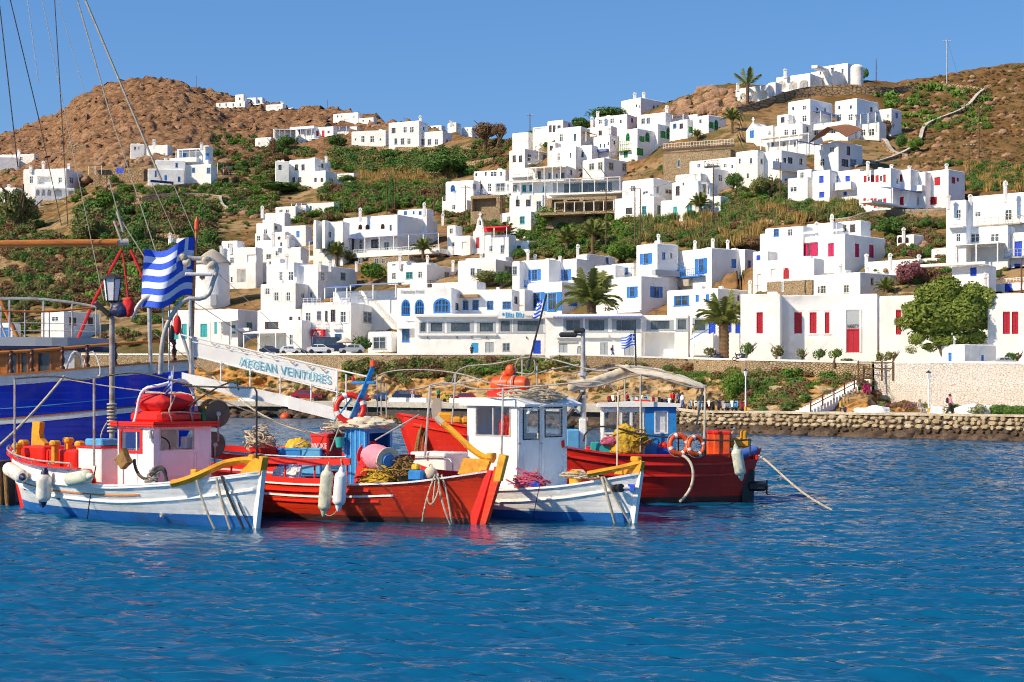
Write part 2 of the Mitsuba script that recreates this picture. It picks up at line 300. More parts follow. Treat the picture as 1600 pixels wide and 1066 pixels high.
# cliff between the quay and the promenade wall
cc = np.arange(-620, 2240, 3.0); hh = np.linspace(0, 1, 34)
foot = lambda px: shore(px) + np.interp(px, [300, 900, 1100, 1600], [11, 9, 8, 6.5])
quay_z = lambda px: np.interp(px, [-700, 1000, 1080, 2300], [2.55, 2.5, 1.95, 1.9])
def cliff_pt(px, h):
    wall_h = np.interp(px, [0, 880, 1000, 1350, 1372, 1600], [2.0, 1.6, 1.7, 1.6, 4.9, 4.9])
    zt = zprom(px) - wall_h; prof = np.clip(0.25 * h + 0.75 * h ** 1.3, 0, 1)
    Y = foot(px) + (edge(px) + 0.05 - foot(px)) * (1 - np.maximum(1 - h, 0) ** 1.15)
    return (px - 800) / FPX * Y, Y, quay_z(px) - 0.3 + (zt - quay_z(px) + 0.3) * prof
C, Hh = np.meshgrid(cc, hh, indexing='ij')
X, Y, Z = cliff_pt(C, Hh)
pp = np.stack([X, Y, Z], -1); env = np.sin(np.pi * np.clip(Hh, 0, 1)) ** 0.5
rr = 1 - np.abs(2 * meshkit.fbm(pp * [0.22, 0.22, 0.45], 4, 2) - 1)
st = meshkit.fbm(pp * [0.08, 0.08, 1.2] + [0, 0, 1], 3, 9)
Y = Y - env * (5.0 * (rr - 0.72) + 3.4 * (st - 0.5)); Z = Z + env * 2.0 * (rr - 0.7)
n0, n1 = X.shape
i, j = np.meshgrid(np.arange(n0 - 1), np.arange(n1 - 1), indexing='ij')
q = np.stack([i * n1 + j, (i + 1) * n1 + j, (i + 1) * n1 + j + 1, i * n1 + j + 1], -1).reshape(-1, 4)
put('cliff', (np.stack([X, Y, Z], -1).reshape(-1, 3), q), 'mat_cliff', kind='structure', label='ochre earth and rock cliff between the quay and the promenade', smooth=40)

def ribbon(pxs, dfun, z0, z1, thick, step=6.0):
    """an upright wall that follows the shore: front face at dfun(px)"""
    p = np.arange(pxs[0], pxs[1] + 0.1, step); d = dfun(p)
    a = np.c_[(p - 800) / FPX * d, d]; t = np.gradient(a, axis=0); t /= np.linalg.norm(t, axis=1, keepdims=True); n = np.c_[-t[:, 1], t[:, 0]]
    b = a + n * thick; f = lambda z: np.broadcast_to(z(p) if callable(z) else z, p.shape)
    ring = np.stack([np.c_[a, f(z0)], np.c_[a, f(z1)], np.c_[b, f(z1)], np.c_[b, f(z0)]], 1); m = len(p); v = ring.reshape(-1, 3); q = []
    for k in range(m - 1):
        for s in range(4): q.append([k * 4 + s, k * 4 + (s + 1) % 4, k * 4 + 4 + (s + 1) % 4, k * 4 + 4 + s])
    q += [[0, 3, 2, 1], [4 * m - 4, 4 * m - 3, 4 * m - 2, 4 * m - 1]]
    v_, f_, _ = meshkit.arrays((v, q)); mm = trimesh.Trimesh(v_, f_, process=False)
    if mm.volume < 0: mm.invert()
    return mm
# promenade pavement and its retaining walls
p = np.arange(-620, 2240, 8.0)
A = np.c_[(p - 800) / FPX * (edge(p) - .02), edge(p) - .02, zprom(p) + 0.06]; d2 = hill(p); Bq = np.c_[(p - 800) / FPX * d2, d2, zprom(p) + 0.06]
v = np.stack([A, Bq], 1).reshape(-1, 3); q = [[2 * k, 2 * k + 2, 2 * k + 3, 2 * k + 1] for k in range(len(p) - 1)]
put('promenade', (v, q), 'mat_concrete', kind='structure', label='pale promenade pavement along the top of the cliff')
w1 = thing('retaining_wall', 'ochre stone retaining wall with white coping below the promenade', 'wall')
put('masonry', ribbon((-600, 1362), lambda x: edge(x) - 0.5, lambda x: zprom(x) - 3.4, lambda x: zprom(x) + 0.12, 0.5), 'mat_stone', w1)
put('coping', ribbon((-600, 1362), lambda x: edge(x) - 0.58, lambda x: zprom(x) + 0.12, lambda x: zprom(x) + 0.36, 0.6), 'mat_whitewash', w1)
w2 = thing('retaining_wall', 'tall whitewashed rubble stone wall at the right end of the promenade', 'wall')
put('masonry', ribbon((1366, 2230), lambda x: edge(x) - 0.7, lambda x: quay_z(x) - 0.5, lambda x: zprom(x) + 0.2, 0.7), 'mat_white_stone', w2)
put('masonry', ribbon((1392, 2230), lambda x: edge(x) - 1.5, lambda x: quay_z(x) - 0.5, lambda x: zprom(x) - 2.1, 0.8), 'mat_white_stone', w2)
put('coping', ribbon((1366, 2230), lambda x: edge(x) - 0.78, lambda x: zprom(x) + 0.2, lambda x: zprom(x) + 0.42, 0.8), 'mat_whitewash', w2)

# quay pavement
A = np.c_[(p - 800) / FPX * (shore(p) + .4), shore(p) + .4, quay_z(p)]; d2 = foot(p) + 3.0; Bq = np.c_[(p - 800) / FPX * d2, d2, quay_z(p) + 0.1]
v = np.stack([A, Bq], 1).reshape(-1, 3)
put('quay_road', (v, [[2 * k, 2 * k + 2, 2 * k + 3, 2 * k + 1] for k in range(len(p) - 1)]), 'mat_concrete', kind='structure', label='worn concrete quay road at the foot of the cliff')
# left jetty wall: concrete slab on dark piles over boulders
qw = thing('quay_edge', 'low concrete quay edge with white blocks below the parked cars', 'quay')
put('slab', ribbon((-600, 955), lambda x: shore(x) - 0.4, 1.75, lambda x: quay_z(x) + 0.02, 2.0, 12), 'mat_concrete', qw)
put('footing', ribbon((-600, 955), lambda x: shore(x) + 0.9, -1.0, 1.75, 1.0, 12), 'mat_shade_dark', qw)
for x0 in (372, 425, 520, 608, 640, 702, 760, 815, 868):
    put('block', ribbon((x0, x0 + 26), lambda x: shore(x) + 0.1, lambda x: quay_z(x) + 0.02, lambda x: quay_z(x) + 0.62, 0.7, 13), 'mat_whitewash', qw)
def boulder(c, r, seed, flat=0.7):
    m = trimesh.creation.icosphere(subdivisions=2); rr_ = np.random.default_rng(seed)
    n = meshkit.fbm(m.vertices * 1.1 + seed * 3.1, 3, seed); v = m.vertices * (0.55 + 0.9 * n)[:, None]
    v = np.round(v * 3.2 + rr_.uniform(-.1, .1, v.shape)) / 3.2 * 0.45 + v * 0.55
    m.vertices = v * np.array([1.15, 0.9, flat]) * r + c; return m
rocks_l = []
for k in range(150):
    px = rng.uniform(330, 965); d = float(shore(px)) + rng.uniform(-1.6, 1.0); rocks_l.append(boulder([(px - 800) / FPX * d, d, rng.uniform(-.2, .8)], rng.uniform(.45, 1.1), k))
put('shore_rocks', cat(rocks_l), 'mat_wet_rock', kind='stuff', label='dark wet boulders heaped under the edge of the left quay', cat='rocks', smooth=30)

# right quay wall, built of separate stones
qs = thing('quay_wall', 'ochre rubble stone quay wall along the water on the right', 'wall')
put('core', ribbon((950, 2230), lambda x: shore(x) + 0.22, -1.0, lambda x: quay_z(x) - 0.05, 0.9), 'mat_wet_rock', qs)
put('coping', ribbon((950, 2230), lambda x: shore(x) - 0.02, lambda x: quay_z(x) - 0.05, lambda x: quay_z(x) + 0.14, 0.95), 'mat_quay_stone_pale', qs)
def stone(w, h, seed):
    r = np.random.default_rng(seed); pts = []
    for z in (-1, 1):
        for a in np.linspace(0, 2 * np.pi, 7)[:-1]:
            e = 0.92 if z < 0 else 0.74
            x, y = np.cos(a), np.sin(a); k = 1 / max(abs(x), abs(y)) ** 0.75
            pts.append([x * k * w / 2 * e * r.uniform(.86, 1.0), z * 0.16 + r.uniform(-.03, .03), y * k * h / 2 * e * r.uniform(.86, 1.0)])
    p_ = np.array(pts); p_[:, 1] *= -1; return trimesh.convex.convex_hull(p_)
VAR = [mikit.ply(stone(1, 1, s), m_) for m_ in ('mat_quay_stone', 'mat_wet_rock') for s in range(14)]
for s in (1, 8): VAR[s] = mikit.ply(stone(1, 1, s), 'mat_quay_stone_pale')
far_stones, npart = [], 0
for row in range(4, -1, -1):
    pxx = 2060.0
    while pxx > 958:
        w = rng.uniform(.30, .88); d = float(shore(pxx)); a = np.array([(pxx - 800) / FPX * d, d]); px2 = pxx - w * FPX / d / 0.87
        d2_ = float(shore(px2)); b = np.array([(px2 - 800) / FPX * d2_, d2_]); t = (a - b) / np.linalg.norm(a - b); L = np.linalg.norm(a - b)
        h = 0.38 * rng.uniform(.75, 1.3); z = 0.06 + row * 0.362 + h / 2 + rng.uniform(-.08, .08); mid = (a + b) / 2
        M = basis([mid[0] + t[1] * 0.0, mid[1] + 0.16 + rng.uniform(-.05, .04), z], [t[0], t[1], 0], [-t[1], t[0], 0]) @ np.diag([L * .985, 1, h * 1.05, 1])
        if pxx < 1640 and px2 > 1062 and npart < 298:
            put('stone', None, None, qs, shape={**VAR[rng.integers(14) + (14 if row < 2 else 0)], 'to_world': T4(M.tolist())}); npart += 1
        else: far_stones.append(xf(stone(1, 1, int(rng.integers(14))), M))
        pxx = px2
put('more_stones', cat(far_stones), 'mat_wet_rock', qs, kind='stuff')
for k in range(120):
    px = 1590 - k * 5.6 + rng.uniform(-3, 3); d = float(shore(px)) - rng.uniform(.1, 1.0)
    far_stones = boulder([(px - 800) / FPX * d, d, rng.uniform(-.25, .12)], rng.uniform(.35, .85), 500 + k, 0.75)
    if k == 0: right_rocks = []
    right_rocks.append(far_stones)
for k in range(90):
    px = rng.uniform(1600, 2200); d = float(shore(px)) - rng.uniform(0, 1.0); right_rocks.append(boulder([(px - 800) / FPX * d, d, -.1], rng.uniform(.35, .85), 700 + k, .75))
put('waterline_rocks', cat(right_rocks), 'mat_wet_rock', kind='stuff', label='brown wet rocks along the waterline below the right quay wall', cat='rocks', smooth=30)

# ---------------------------------------------------------------- water
def water_mesh():
    ys = [17.0]
    while ys[-1] < 285: ys.append(ys[-1] + min(0.0019 * ys[-1], 0.5))
    ys = np.array(ys); nx = 560
    u = np.linspace(-1, 1, nx); Y = np.repeat(ys[:, None], nx, 1); X = u[None, :] * (0.40 * Y + 2.0)
    w = np.zeros_like(X); r = np.random.default_rng(5); wind = np.radians(-100)
    dy, dx = np.gradient(ys)[:, None], (0.40 * Y + 2) * 2 / nx
    for k in range(60):
        lam = 0.20 * (1.07 ** k); a = wind + r.normal(0, 0.36)
        if lam > 9: break
        amp = 0.0082 * lam * (1.3 if lam < .5 else 1) if lam < 0.9 else 0.0066
        cell = np.maximum(dy * abs(np.sin(a)), dx * abs(np.cos(a))); kk = 2 * np.pi / lam; fade = np.clip(lam / cell / 2.4 - 0.6, 0, 1)
        wob = 4.2 * meshkit.noise(np.stack([X / (lam * 3.2), Y / (lam * 3.2), np.full_like(X, k)], -1), k)
        ph = kk * (X * np.cos(a) + Y * np.sin(a)) + r.uniform(0, 6.28) + wob
        w += amp * fade * (np.sin(ph) + 0.3 * np.cos(2 * ph))
    gust = 0.5 + 1.0 * meshkit.fbm(np.stack([X / 7, Y / 11, 0 * X], -1), 3, 77)
    calm = 1 - 0.88 * np.exp(-((Y - 43.5) / 5.0) ** 2) * np.exp(-((X + 3) / 9) ** 4)
    Z = w * gust * calm
    n0, n1 = X.shape
    i, j = np.meshgrid(np.arange(n0 - 1), np.arange(n1 - 1), indexing='ij')
    q = np.stack([i * n1 + j, i * n1 + j + 1, (i + 1) * n1 + j + 1, (i + 1) * n1 + j], -1).reshape(-1, 4)
    v = np.stack([X, Y, Z], -1).reshape(-1, 3); o = len(v)
    far = [[-700, -200], [700, -200], [700, 17], [-700, 17], [-8.8, 17], [8.8, 17], [-700, 330], [700, 330], [-116, 285.3], [116, 285.3]]   # calm water beyond the rippled patch
    v = np.vstack([v, [[a, b, -.02] for a, b in far]])
    q = np.vstack([q, [[o, o + 1, o + 2, o + 3], [o + 3, o + 4, o + 8, o + 6], [o + 5, o + 2, o + 7, o + 9], [o + 8, o + 9, o + 7, o + 6]]])
    return v, q
def wcol(p, n, uv):
    return mix((0.003, 0.100, 0.255), (0.002, 0.086, 0.185), fbm(p.x * 0.05, p.y * 0.03, 0, 3))
bsdf('water', {'type': 'bumpmap', 'arbitrary': mikit.proc(lambda p, n, uv: 0.016 * fbm(p.x * 3.6 + 0.3 * p.y, p.y * 8.5, 0, 2), eps=0.02), 'scale': 1.0,
              'b': {'type': 'roughplastic', 'diffuse_reflectance': mikit.proc(wcol), 'int_ior': 1.42, 'alpha': 0.02, 'distribution': 'ggx', 'nonlinear': False}})
put('sea', water_mesh(), 'mat_water', kind='structure', label='rippled deep blue harbour water', smooth=True)
put('seabed', box([-900, -300, -3.2], [900, 1200, -3.0]), 'mat_wet_rock', kind='structure', label='dark sea floor under the harbour')
# ---------------------------------------------------------------- houses
UNIT = {}
def unit(name, mesh, mat):
    k = (name, mat)
    if k not in UNIT: UNIT[k] = mikit.ply(mesh(), mat)
    return UNIT[k]
def shape_at(d, M): return {**d, 'to_world': T4(np.asarray(M).tolist())}
# unit pieces live in x 0..1 (along the wall), y = outward depth in metres, z 0..1
def u_box(y0, y1): return lambda: box([0, y0, 0], [1, y1, 1])
def u_frame(bars=1, w=0.11, y0=-0.14, y1=0.02, sill=True):
    def f():
        m = [box([0, y0, 0], [w, y1, 1]), box([1 - w, y0, 0], [1, y1, 1]), box([w, y0, 1 - w * .7], [1 - w, y1, 1]), box([w, y0, 0], [1 - w, y1, w * .7])]
        for k in range(bars): x = (k + 1) / (bars + 1); m.append(box([x - .035, y0, w * .7], [x + .035, y1 - .02, 1 - w * .7]))
        if bars: m.append(box([w, y0, .60], [1 - w, y1 - .03, .64]))
        if sill: m.append(box([-.06, y1 - .1, -.045], [1.06, y1 + .08, 0]))
        return cat(m)
    return f
def u_shutter(n=7):
    def f():
        m = [box([0, 0, 0], [.14, .05, 1]), box([.86, 0, 0], [1, .05, 1]), box([.14, 0, 0], [.86, .05, .07]), box([.14, 0, .93], [.86, .05, 1])]
        for k in range(n): z = .09 + k * .84 / n; m.append(box([.14, .01, z], [.86, .04, z + .62 * .84 / n]))
        m.append(box([.14, 0, .07], [.86, .012, .93])); return cat(m)
    return f
def u_arch(y0, y1, n=14, lo=0.55):
    def f():
        a = np.linspace(0, np.pi, n); poly = [(0, 0), (1, 0)] + [(.5 + .5 * np.cos(t), lo + (1 - lo) * np.sin(t)) for t in a]
        return prism(poly, y0, y1)
    return f
def u_archframe(n=14, lo=0.55, w=.12):
    def f():
        from shapely.geometry import Polygon, LineString
        a = np.linspace(0, np.pi, n); P0 = Polygon([(0, 0), (1, 0)] + [(.5 + .5 * np.cos(t), lo + (1 - lo) * np.sin(t)) for t in a])
        a2 = Polygon([(w, w), (1 - w, w)] + [(.5 + (.5 - w) * np.cos(t), lo + (1 - lo - w) * np.sin(t)) for t in a])
        S = P0.difference(a2)
        m = trimesh.creation.extrude_polygon(S, .16, engine='earcut'); v = m.vertices; m.vertices = np.c_[v[:, 0], v[:, 2] - .14, v[:, 1]]
        if m.volume < 0: m.invert()
        return cat([m, box([.47, -.13, w], [.53, 0, 1 - w]), box([w, -.13, lo - .03], [1 - w, 0, lo + .03]), box([.27, -.13, w], [.31, 0, .9]), box([.69, -.13, w], [.73, 0, .9])])
    return f
COL = dict(b='shutter_blue', D='shutter_deep_blue', r='shutter_red', m='shutter_magenta', g='shutter_green', t='shutter_teal', w='frame_white', c='shutter_cream', y='shutter_grey', k='dark_wood')

class Face:
    def __init__(s, C, D, a, right):
        s.D, s.a, s.R, s.C = D, a, right, np.array([C[0], C[1]])
        s.ex = np.array([math.sin(a), math.cos(a)]) if right else np.array([math.cos(a), -math.sin(a)])   # always runs to the photo's right
        s.n = np.array([math.cos(a), -math.sin(a)]) if right else np.array([-math.sin(a), -math.cos(a)])
    def u(s, px):
        k = (px - 800) / FPX
        if s.R: return (k * s.D - s.C[0]) / (math.sin(s.a) - k * math.cos(s.a))
        return -(s.C[0] - k * s.D) / (math.cos(s.a) + k * math.sin(s.a))
    def z(s, px, py, out=0):
        p = s.C + s.ex * s.u(px) + s.n * out; return HC + (HY - py) / FPX * p[1]
    def M(s, u0, z0, w, h, out=0):
        o = s.C + s.ex * u0 + s.n * out
        return basis([o[0], o[1], z0], [s.ex[0] * w, s.ex[1] * w, 0], [s.n[0], s.n[1], 0], [0, 0, h])
    def rect(s, x0, y0, x1, y1):
        u0, u1 = s.u(x0), s.u(x1); xm = (x0 + x1) / 2
        return u0, u1, s.z(xm, y1), s.z(xm, y0)
def rbox(sx, sy, z0, z1, r):
    """a plastered block with soft edges, x 0..sx, y 0..sy"""
    r = min(r, sx * .2, sy * .2, (z1 - z0) * .2)
    c = lambda z, ins: [[x, y, z] for x, y in ((ins, ins), (sx - ins, ins), (sx - ins, sy - ins), (ins, sy - ins))]
    pts = []
    for f, zz in ((0, z0), (0, z1 - r), (.3, z1 - .3 * r), (1, z1)):
        e = r * (0 if zz == z0 else f); q = r * .45
        for x, y in ((e, e), (sx - e, e), (sx - e, sy - e), (e, sy - e)):
            dx = q if x < sx / 2 else -q; dy = q if y < sy / 2 else -q
            pts += [[x + dx, y, zz], [x, y + dy, zz]]
    return Manifold.hull_points(np.array(pts, float))
def to_m3(m): return Manifold(m3.Mesh(np.asarray(m.vertices, np.float32), np.asarray(m.faces, np.uint32)))
HOUSES, HB, PADS = [], [], []
def place_window(hk, F, w, cuts):
    """w = (x0, y0, x1, y1, style): one letter for the colour, then: '' frame and pane, o open shutters beside it, s closed shutters, p door panel, a arch, L deep shaded recess, v veranda glass, x plain dark opening"""
    x0, y0, x1, y1, st = w[:5]; u0, u1, z0, z1 = F.rect(x0, y0, x1, y1); wd, h = u1 - u0, z1 - z0
    col = 'mat_' + COL.get(st[0], 'frame_white'); kind = st[1:]; small = (x1 - x0) < 5.5
    dep = 1.9 if 'L' in kind else 0.24
    if 'a' in kind: cm = u_arch(-dep, .3)()
    else: cm = box([0, -dep, 0], [1, .3, 1])
    cm = xf(cm, F.M(u0, z0, wd, h)); cm = cm if cm.volume > 0 else (cm.invert() or cm); cuts.append(to_m3(cm))
    M = F.M(u0, z0, wd, h)
    if 'L' in kind or 'x' in kind: return
    if 'v' in kind:
        n = max(2, int(round((x1 - x0) / 14)))
        k = put('glazing', None, None, hk, shape=shape_at(unit('frame%d' % 0, u_frame(0, .03, -.14, .02, False), col), M))
        for q in range(n):
            put('pane', None, None, k, shape=shape_at(unit('pane', u_box(-.13, -.09), 'mat_window_glass'), F.M(u0 + (q + .03) * wd / n, z0, wd / n * .94, h)))
        return
    if 'p' in kind or 's' in kind:
        nm = 'door' if 'p' in kind else 'window'
        k = put(nm, None, None, hk, shape=shape_at(unit('jamb', u_frame(0, .07, -.16, .015, False), col if st[0] != 'w' else 'mat_frame_white'), M))
        pc = 'mat_' + COL[st[0]] if st[0] != 'w' else 'mat_shutter_grey'
        if small: put('shutter', None, None, k, shape=shape_at(unit('slab', u_box(-.12, -.06), pc), M))
        else:
            for q in range(2): put('shutter' if nm == 'window' else 'leaf', None, None, k, shape=shape_at(unit('shut', u_shutter(), pc), F.M(u0 + (.02 + q * .5) * wd, z0 + .01 * h, wd * .46, h * .97, -.12)))
        return
    if 'a' in kind:
        k = put('window', None, None, hk, shape=shape_at(unit('aframe', u_archframe(), col), M))
        put('pane', None, None, k, shape=shape_at(unit('apane', u_arch(-.2, -.15), 'mat_window_glass'), M)); return
    if small:
        k = put('window', None, None, hk, shape=shape_at(unit('frame0', u_frame(0, .16), col), M))
        put('pane', None, None, k, shape=shape_at(unit('pane', u_box(-.13, -.09), 'mat_window_glass'), M))
    else:
        k = put('window', None, None, hk, shape=shape_at(unit('frame1', u_frame(1), col), M))
        put('pane', None, None, k, shape=shape_at(unit('pane', u_box(-.13, -.09), 'mat_window_glass'), M))
    if 'o' in kind:
        for q in (0, 1): put('shutter', None, None, k, shape=shape_at(unit('shut', u_shutter(), col), F.M(u0 - wd * .55 if q == 0 else u1 + wd * .05, z0, wd * .5, h, .02)))
def house(label, blocks, name='house', cat_='house', group=None, mat='mat_whitewash', chim=(), extra=None, yaw=None, d=0, r=None, sink=4.0):
    """blocks: (x0, xc, x1, ytop, ybase[, windows[, options]]) in photo pixels: left edge, near corner, right edge; the walls then stand at the hillside's own distance"""
    hk = thing(name, label, cat_, group)
    base = min(min(float(depth(b[1], b[4])), float(depth((b[0] + b[1]) / 2, b[4]))) - (b[6].get('d', 0) if len(b) > 6 else 0) for b in blocks[:2]); base = max(base, float(depth(blocks[0][1], blocks[0][4])) - 6) + d; faces, solids, cuts = [], [], []
    for b in blocks:
        x0, xc, x1, yt, yb = b[:5]; wins = list(b[5]) if len(b) > 5 else []; o = b[6] if len(b) > 6 else {}
        if mat == 'mat_whitewash' and not o.get('flat') and yb - yt > 11:        # the odd small window on walls that would be blank
            g = np.random.default_rng(int(x0 * 7 + yt * 13 + 9999)); ww, wh = max(2.6, .8 * FPX / base), max(3.4, 1.15 * FPX / base); yy = yt + (yb - yt) * .24
            for a, c in ((x0, xc), (xc, x1)):
                if c - a > 11 and not any(a < (w[0] + w[2]) / 2 <= c for w in wins):
                    for f in ((.3, .66) if c - a > 26 else (.5,)):
                        if g.uniform() < .75: p = a + (c - a) * f; q = ww * (1 if a == x0 else .62); wins.append((p - q / 2, yy, p + q / 2, yy + wh, 'wkcb'[g.integers(4)]))
        HB.append((x0, x1, yt, yb)); D = base + o.get('d', 0); kc = (xc - 800) / FPX
        a = math.atan(kc) + (o.get('yaw', yaw if yaw is not None else .5) if x1 > xc else o.get('yaw', -.02))
        C = P(xc, yb, D); FL, FR = Face(C, D, a, False), Face(C, D, a, True)
        wl = -FL.u(x0); wr = FR.u(x1) if x1 > xc else o.get('deep', 6.0)
        if wr <= 0 or wr > 16: wr = 16 if wr > 16 or wr < -1 else 4
        wr = max(wr, o.get('deep', 3.2)); z0 = C[2] - o.get('sink', sink); z1 = C[2] + (yb - yt) / FPX * D
        rr = (r if r is not None else min(.5, 1.7 * D / FPX)) * o.get('r', 1)
        s = rbox(wl, wr, z0, z1, rr)
        par = min(.35, (z1 - z0) * .15)
        if not o.get('flat'):
            t = .28; rec = Manifold.cube([max(wl - 2 * t, .1), max(wr - 2 * t, .1), 3]).translate([t, t, z1 - par]); s = s - rec
        # local x runs along the left face towards the corner, y back along the right face
        M = basis([*(C[:2] - FL.ex * wl), 0], [*FL.ex, 0], [*FR.ex, 0]); s = s.transform(M[:3, :4])
        solids.append(s); faces.append((FL, FR, z0, z1, wl, wr, C))
        if abs(o.get('d', 0)) < 6 or o.get('d', 0) < 0: PADS.append((C, FL.ex, FR.ex, wl, min(wr, 9)))
        for w in wins: place_window(hk, FL if (w[0] + w[2]) / 2 <= xc else FR, w, cuts)
    S = solids[0]
    for s in solids[1:]: S = S + s
    for c in cuts: S = S - c
    scene[key('wall', hk)] = mikit.ply(S, mat, smooth=42)
    H = dict(key=hk, faces=faces, base=base)
    for c in chim:
        px, yt, yb = c[:3]; back = c[3] if len(c) > 3 else 2.0; FL, FR = faces[c[4] if len(c) > 4 else 0][:2]; F = FL if px <= 800 + FPX * FL.C[0] / FL.D else FR
        dd = base + back; p = P(px, yb, dd); h = (yb - yt) / FPX * dd; w = max(.45, 4.4 * dd / FPX)
        m = cat([bev([-w / 2, -w / 2, -1.2], [w / 2, w / 2, h * .68], .06), bev([-w * .68, -w * .68, h * .68], [w * .68, w * .68, h * .76], .03)] + [box([x - .07, y - .07, h * .76], [x + .07, y + .07, h * .92]) for x in (-w * .4, w * .4) for y in (-w * .4, w * .4)]
                + [lathe([(0, h * 1.05), (w * .62, h * .95), (w * .62, h * .90), (0, h * .90)], 8)])
        m.apply_translation(p); put('chimney', m, 'mat_whitewash', hk)
    if extra: extra(H)
    for FL, FR, z0, z1, wl, wr, C in faces[:3]:          # small things on the flat roofs
        if mat == 'mat_whitewash' and wl > 4 and wr > 3.5:
            g = np.random.default_rng(int(wl * 1e4)); at_ = lambda u, v: C[:2] - FL.ex * wl * u + FR.ex * wr * v
            for q in range(int(g.integers(1, 3))):
                p = at_(g.uniform(.2, .8), g.uniform(.35, .75)); a = .5 * g.uniform(.5, 1.3); h = g.uniform(.5, 1.1); put('roof_box', xf(bev([-a, -a, -.3], [a, a, h], .06), basis([p[0], p[1], z1 - par], [*FL.ex, 0], [*FR.ex, 0])), 'mat_whitewash', hk)
            p = at_(g.uniform(.15, .85), g.uniform(.3, .7)); h = g.uniform(1.2, 2.4)
            if g.uniform() < .45: put('aerial', cat([tube([[p[0], p[1], z1 - par], [p[0], p[1], z1 + h]], .04, 5)] + [tube([[p[0] - .5, p[1], z1 + h - e], [p[0] + .5, p[1], z1 + h - e]], .03, 4) for e in (.1, .4)]), 'mat_dark_iron', hk)
    HOUSES.append(H); return hk
def rail(H, x0, y0, x1, y1, i=0, out=1.2, mat='mat_frame_white', n=None, slab=True, parapet=False):
    """balcony railing (or solid parapet) in front of block i"""
    F = H['faces'][i][0 if (x0 + x1) / 2 <= 800 + FPX * H['faces'][i][0].C[0] / H['faces'][i][0].D else 1]
    u0, u1, z0, z1 = F.rect(x0, y0, x1, y1); h = z1 - z0; w = u1 - u0
    if parapet: m = [box([0, out - .18, 0], [w, out, h]), box([0, 0, 0], [.18, out - .18, h]), box([w - .18, 0, 0], [w, out - .18, h])]
    else:
        n = n or max(3, int(w / .45)); m = [box([0, out - .06, h - .07], [w, out, h]), box([0, out - .05, h * .5], [w, out - .01, h * .5 + .05]), box([0, 0, h - .07], [.05, out - .06, h]), box([w - .05, 0, h - .07], [w, out - .06, h])]
        m += [box([x - .03, out - .05, 0], [x + .03, out - .01, h - .07]) for x in np.linspace(.05, w - .05, n)]
    if slab: m.append(box([-.05, .01, -.22], [w + .05, out + .05, 0]))
    put('railing' if not parapet else 'parapet', xf(cat(m), F.M(u0, z0, 1, 1)), mat if not parapet else 'mat_whitewash', H['key'])
def awning(H, x0, x1, ytop, ybase, i=0, out=2.6, mat='mat_awning_blue', posts=3, slope=.35, thick=.1, wavy=False):
    """pergola or canopy on posts in front of block i"""
    F = H['faces'][i][0 if (x0 + x1) / 2 <= 800 + FPX * H['faces'][i][0].C[0] / H['faces'][i][0].D else 1]
    u0, u1 = F.u(x0), F.u(x1); xm = (x0 + x1) / 2; z1, z0 = F.z(xm, ytop, out), F.z(xm, ybase, out); w = u1 - u0
    m = prism([(.02, slope), (out, 0), (out, thick), (.02, slope + thick)], 0, w, 'yz')
    m.vertices = m.vertices[:, [0, 1, 2]]
    k = put('awning', xf(m, F.M(u0, z1, 1, 1)), mat, H['key'])
    for x in np.linspace(.1, w - .1, posts): put('post', xf(box([x - .08, out - .2, z0 - z1 - .3], [x + .08, out - .04, 0]), F.M(u0, z1, 1, 1)), 'mat_frame_white', H['key'])
def slab(H, x0, x1, ytop, ybot, i=0, out=1.0, mat='mat_whitewash', name='ledge', inn=0.0):
    F = H['faces'][i][0 if (x0 + x1) / 2 <= 800 + FPX * H['faces'][i][0].C[0] / H['faces'][i][0].D else 1]
    u0, u1, z0, z1 = F.rect(x0, ytop, x1, ybot); put(name, xf(box([0, -inn, 0], [u1 - u0, out, z1 - z0]), F.M(u0, z0, 1, 1)), mat, H['key'])
def words(H, text, x0, yb, hpx, i=0, mat='mat_letter_blue', bold=False, out=.05, maxw=None, right=False):
    F = H['faces'][i][1 if right else 0]; u0 = F.u(x0); z0 = F.z(x0, yb, out); h = hpx / FPX * F.D
    t = meshkit.text_mesh(text, h, 0.06, bold)
    if maxw: t.vertices[:, 0] *= (F.u(maxw) - u0) / t.bounds[1, 0]
    t.vertices = np.c_[t.vertices[:, 0], t.vertices[:, 2], t.vertices[:, 1]]; t.invert()
    put('lettering', xf(t, F.M(u0, z0, 1, 1, out)), mat, H['key'])
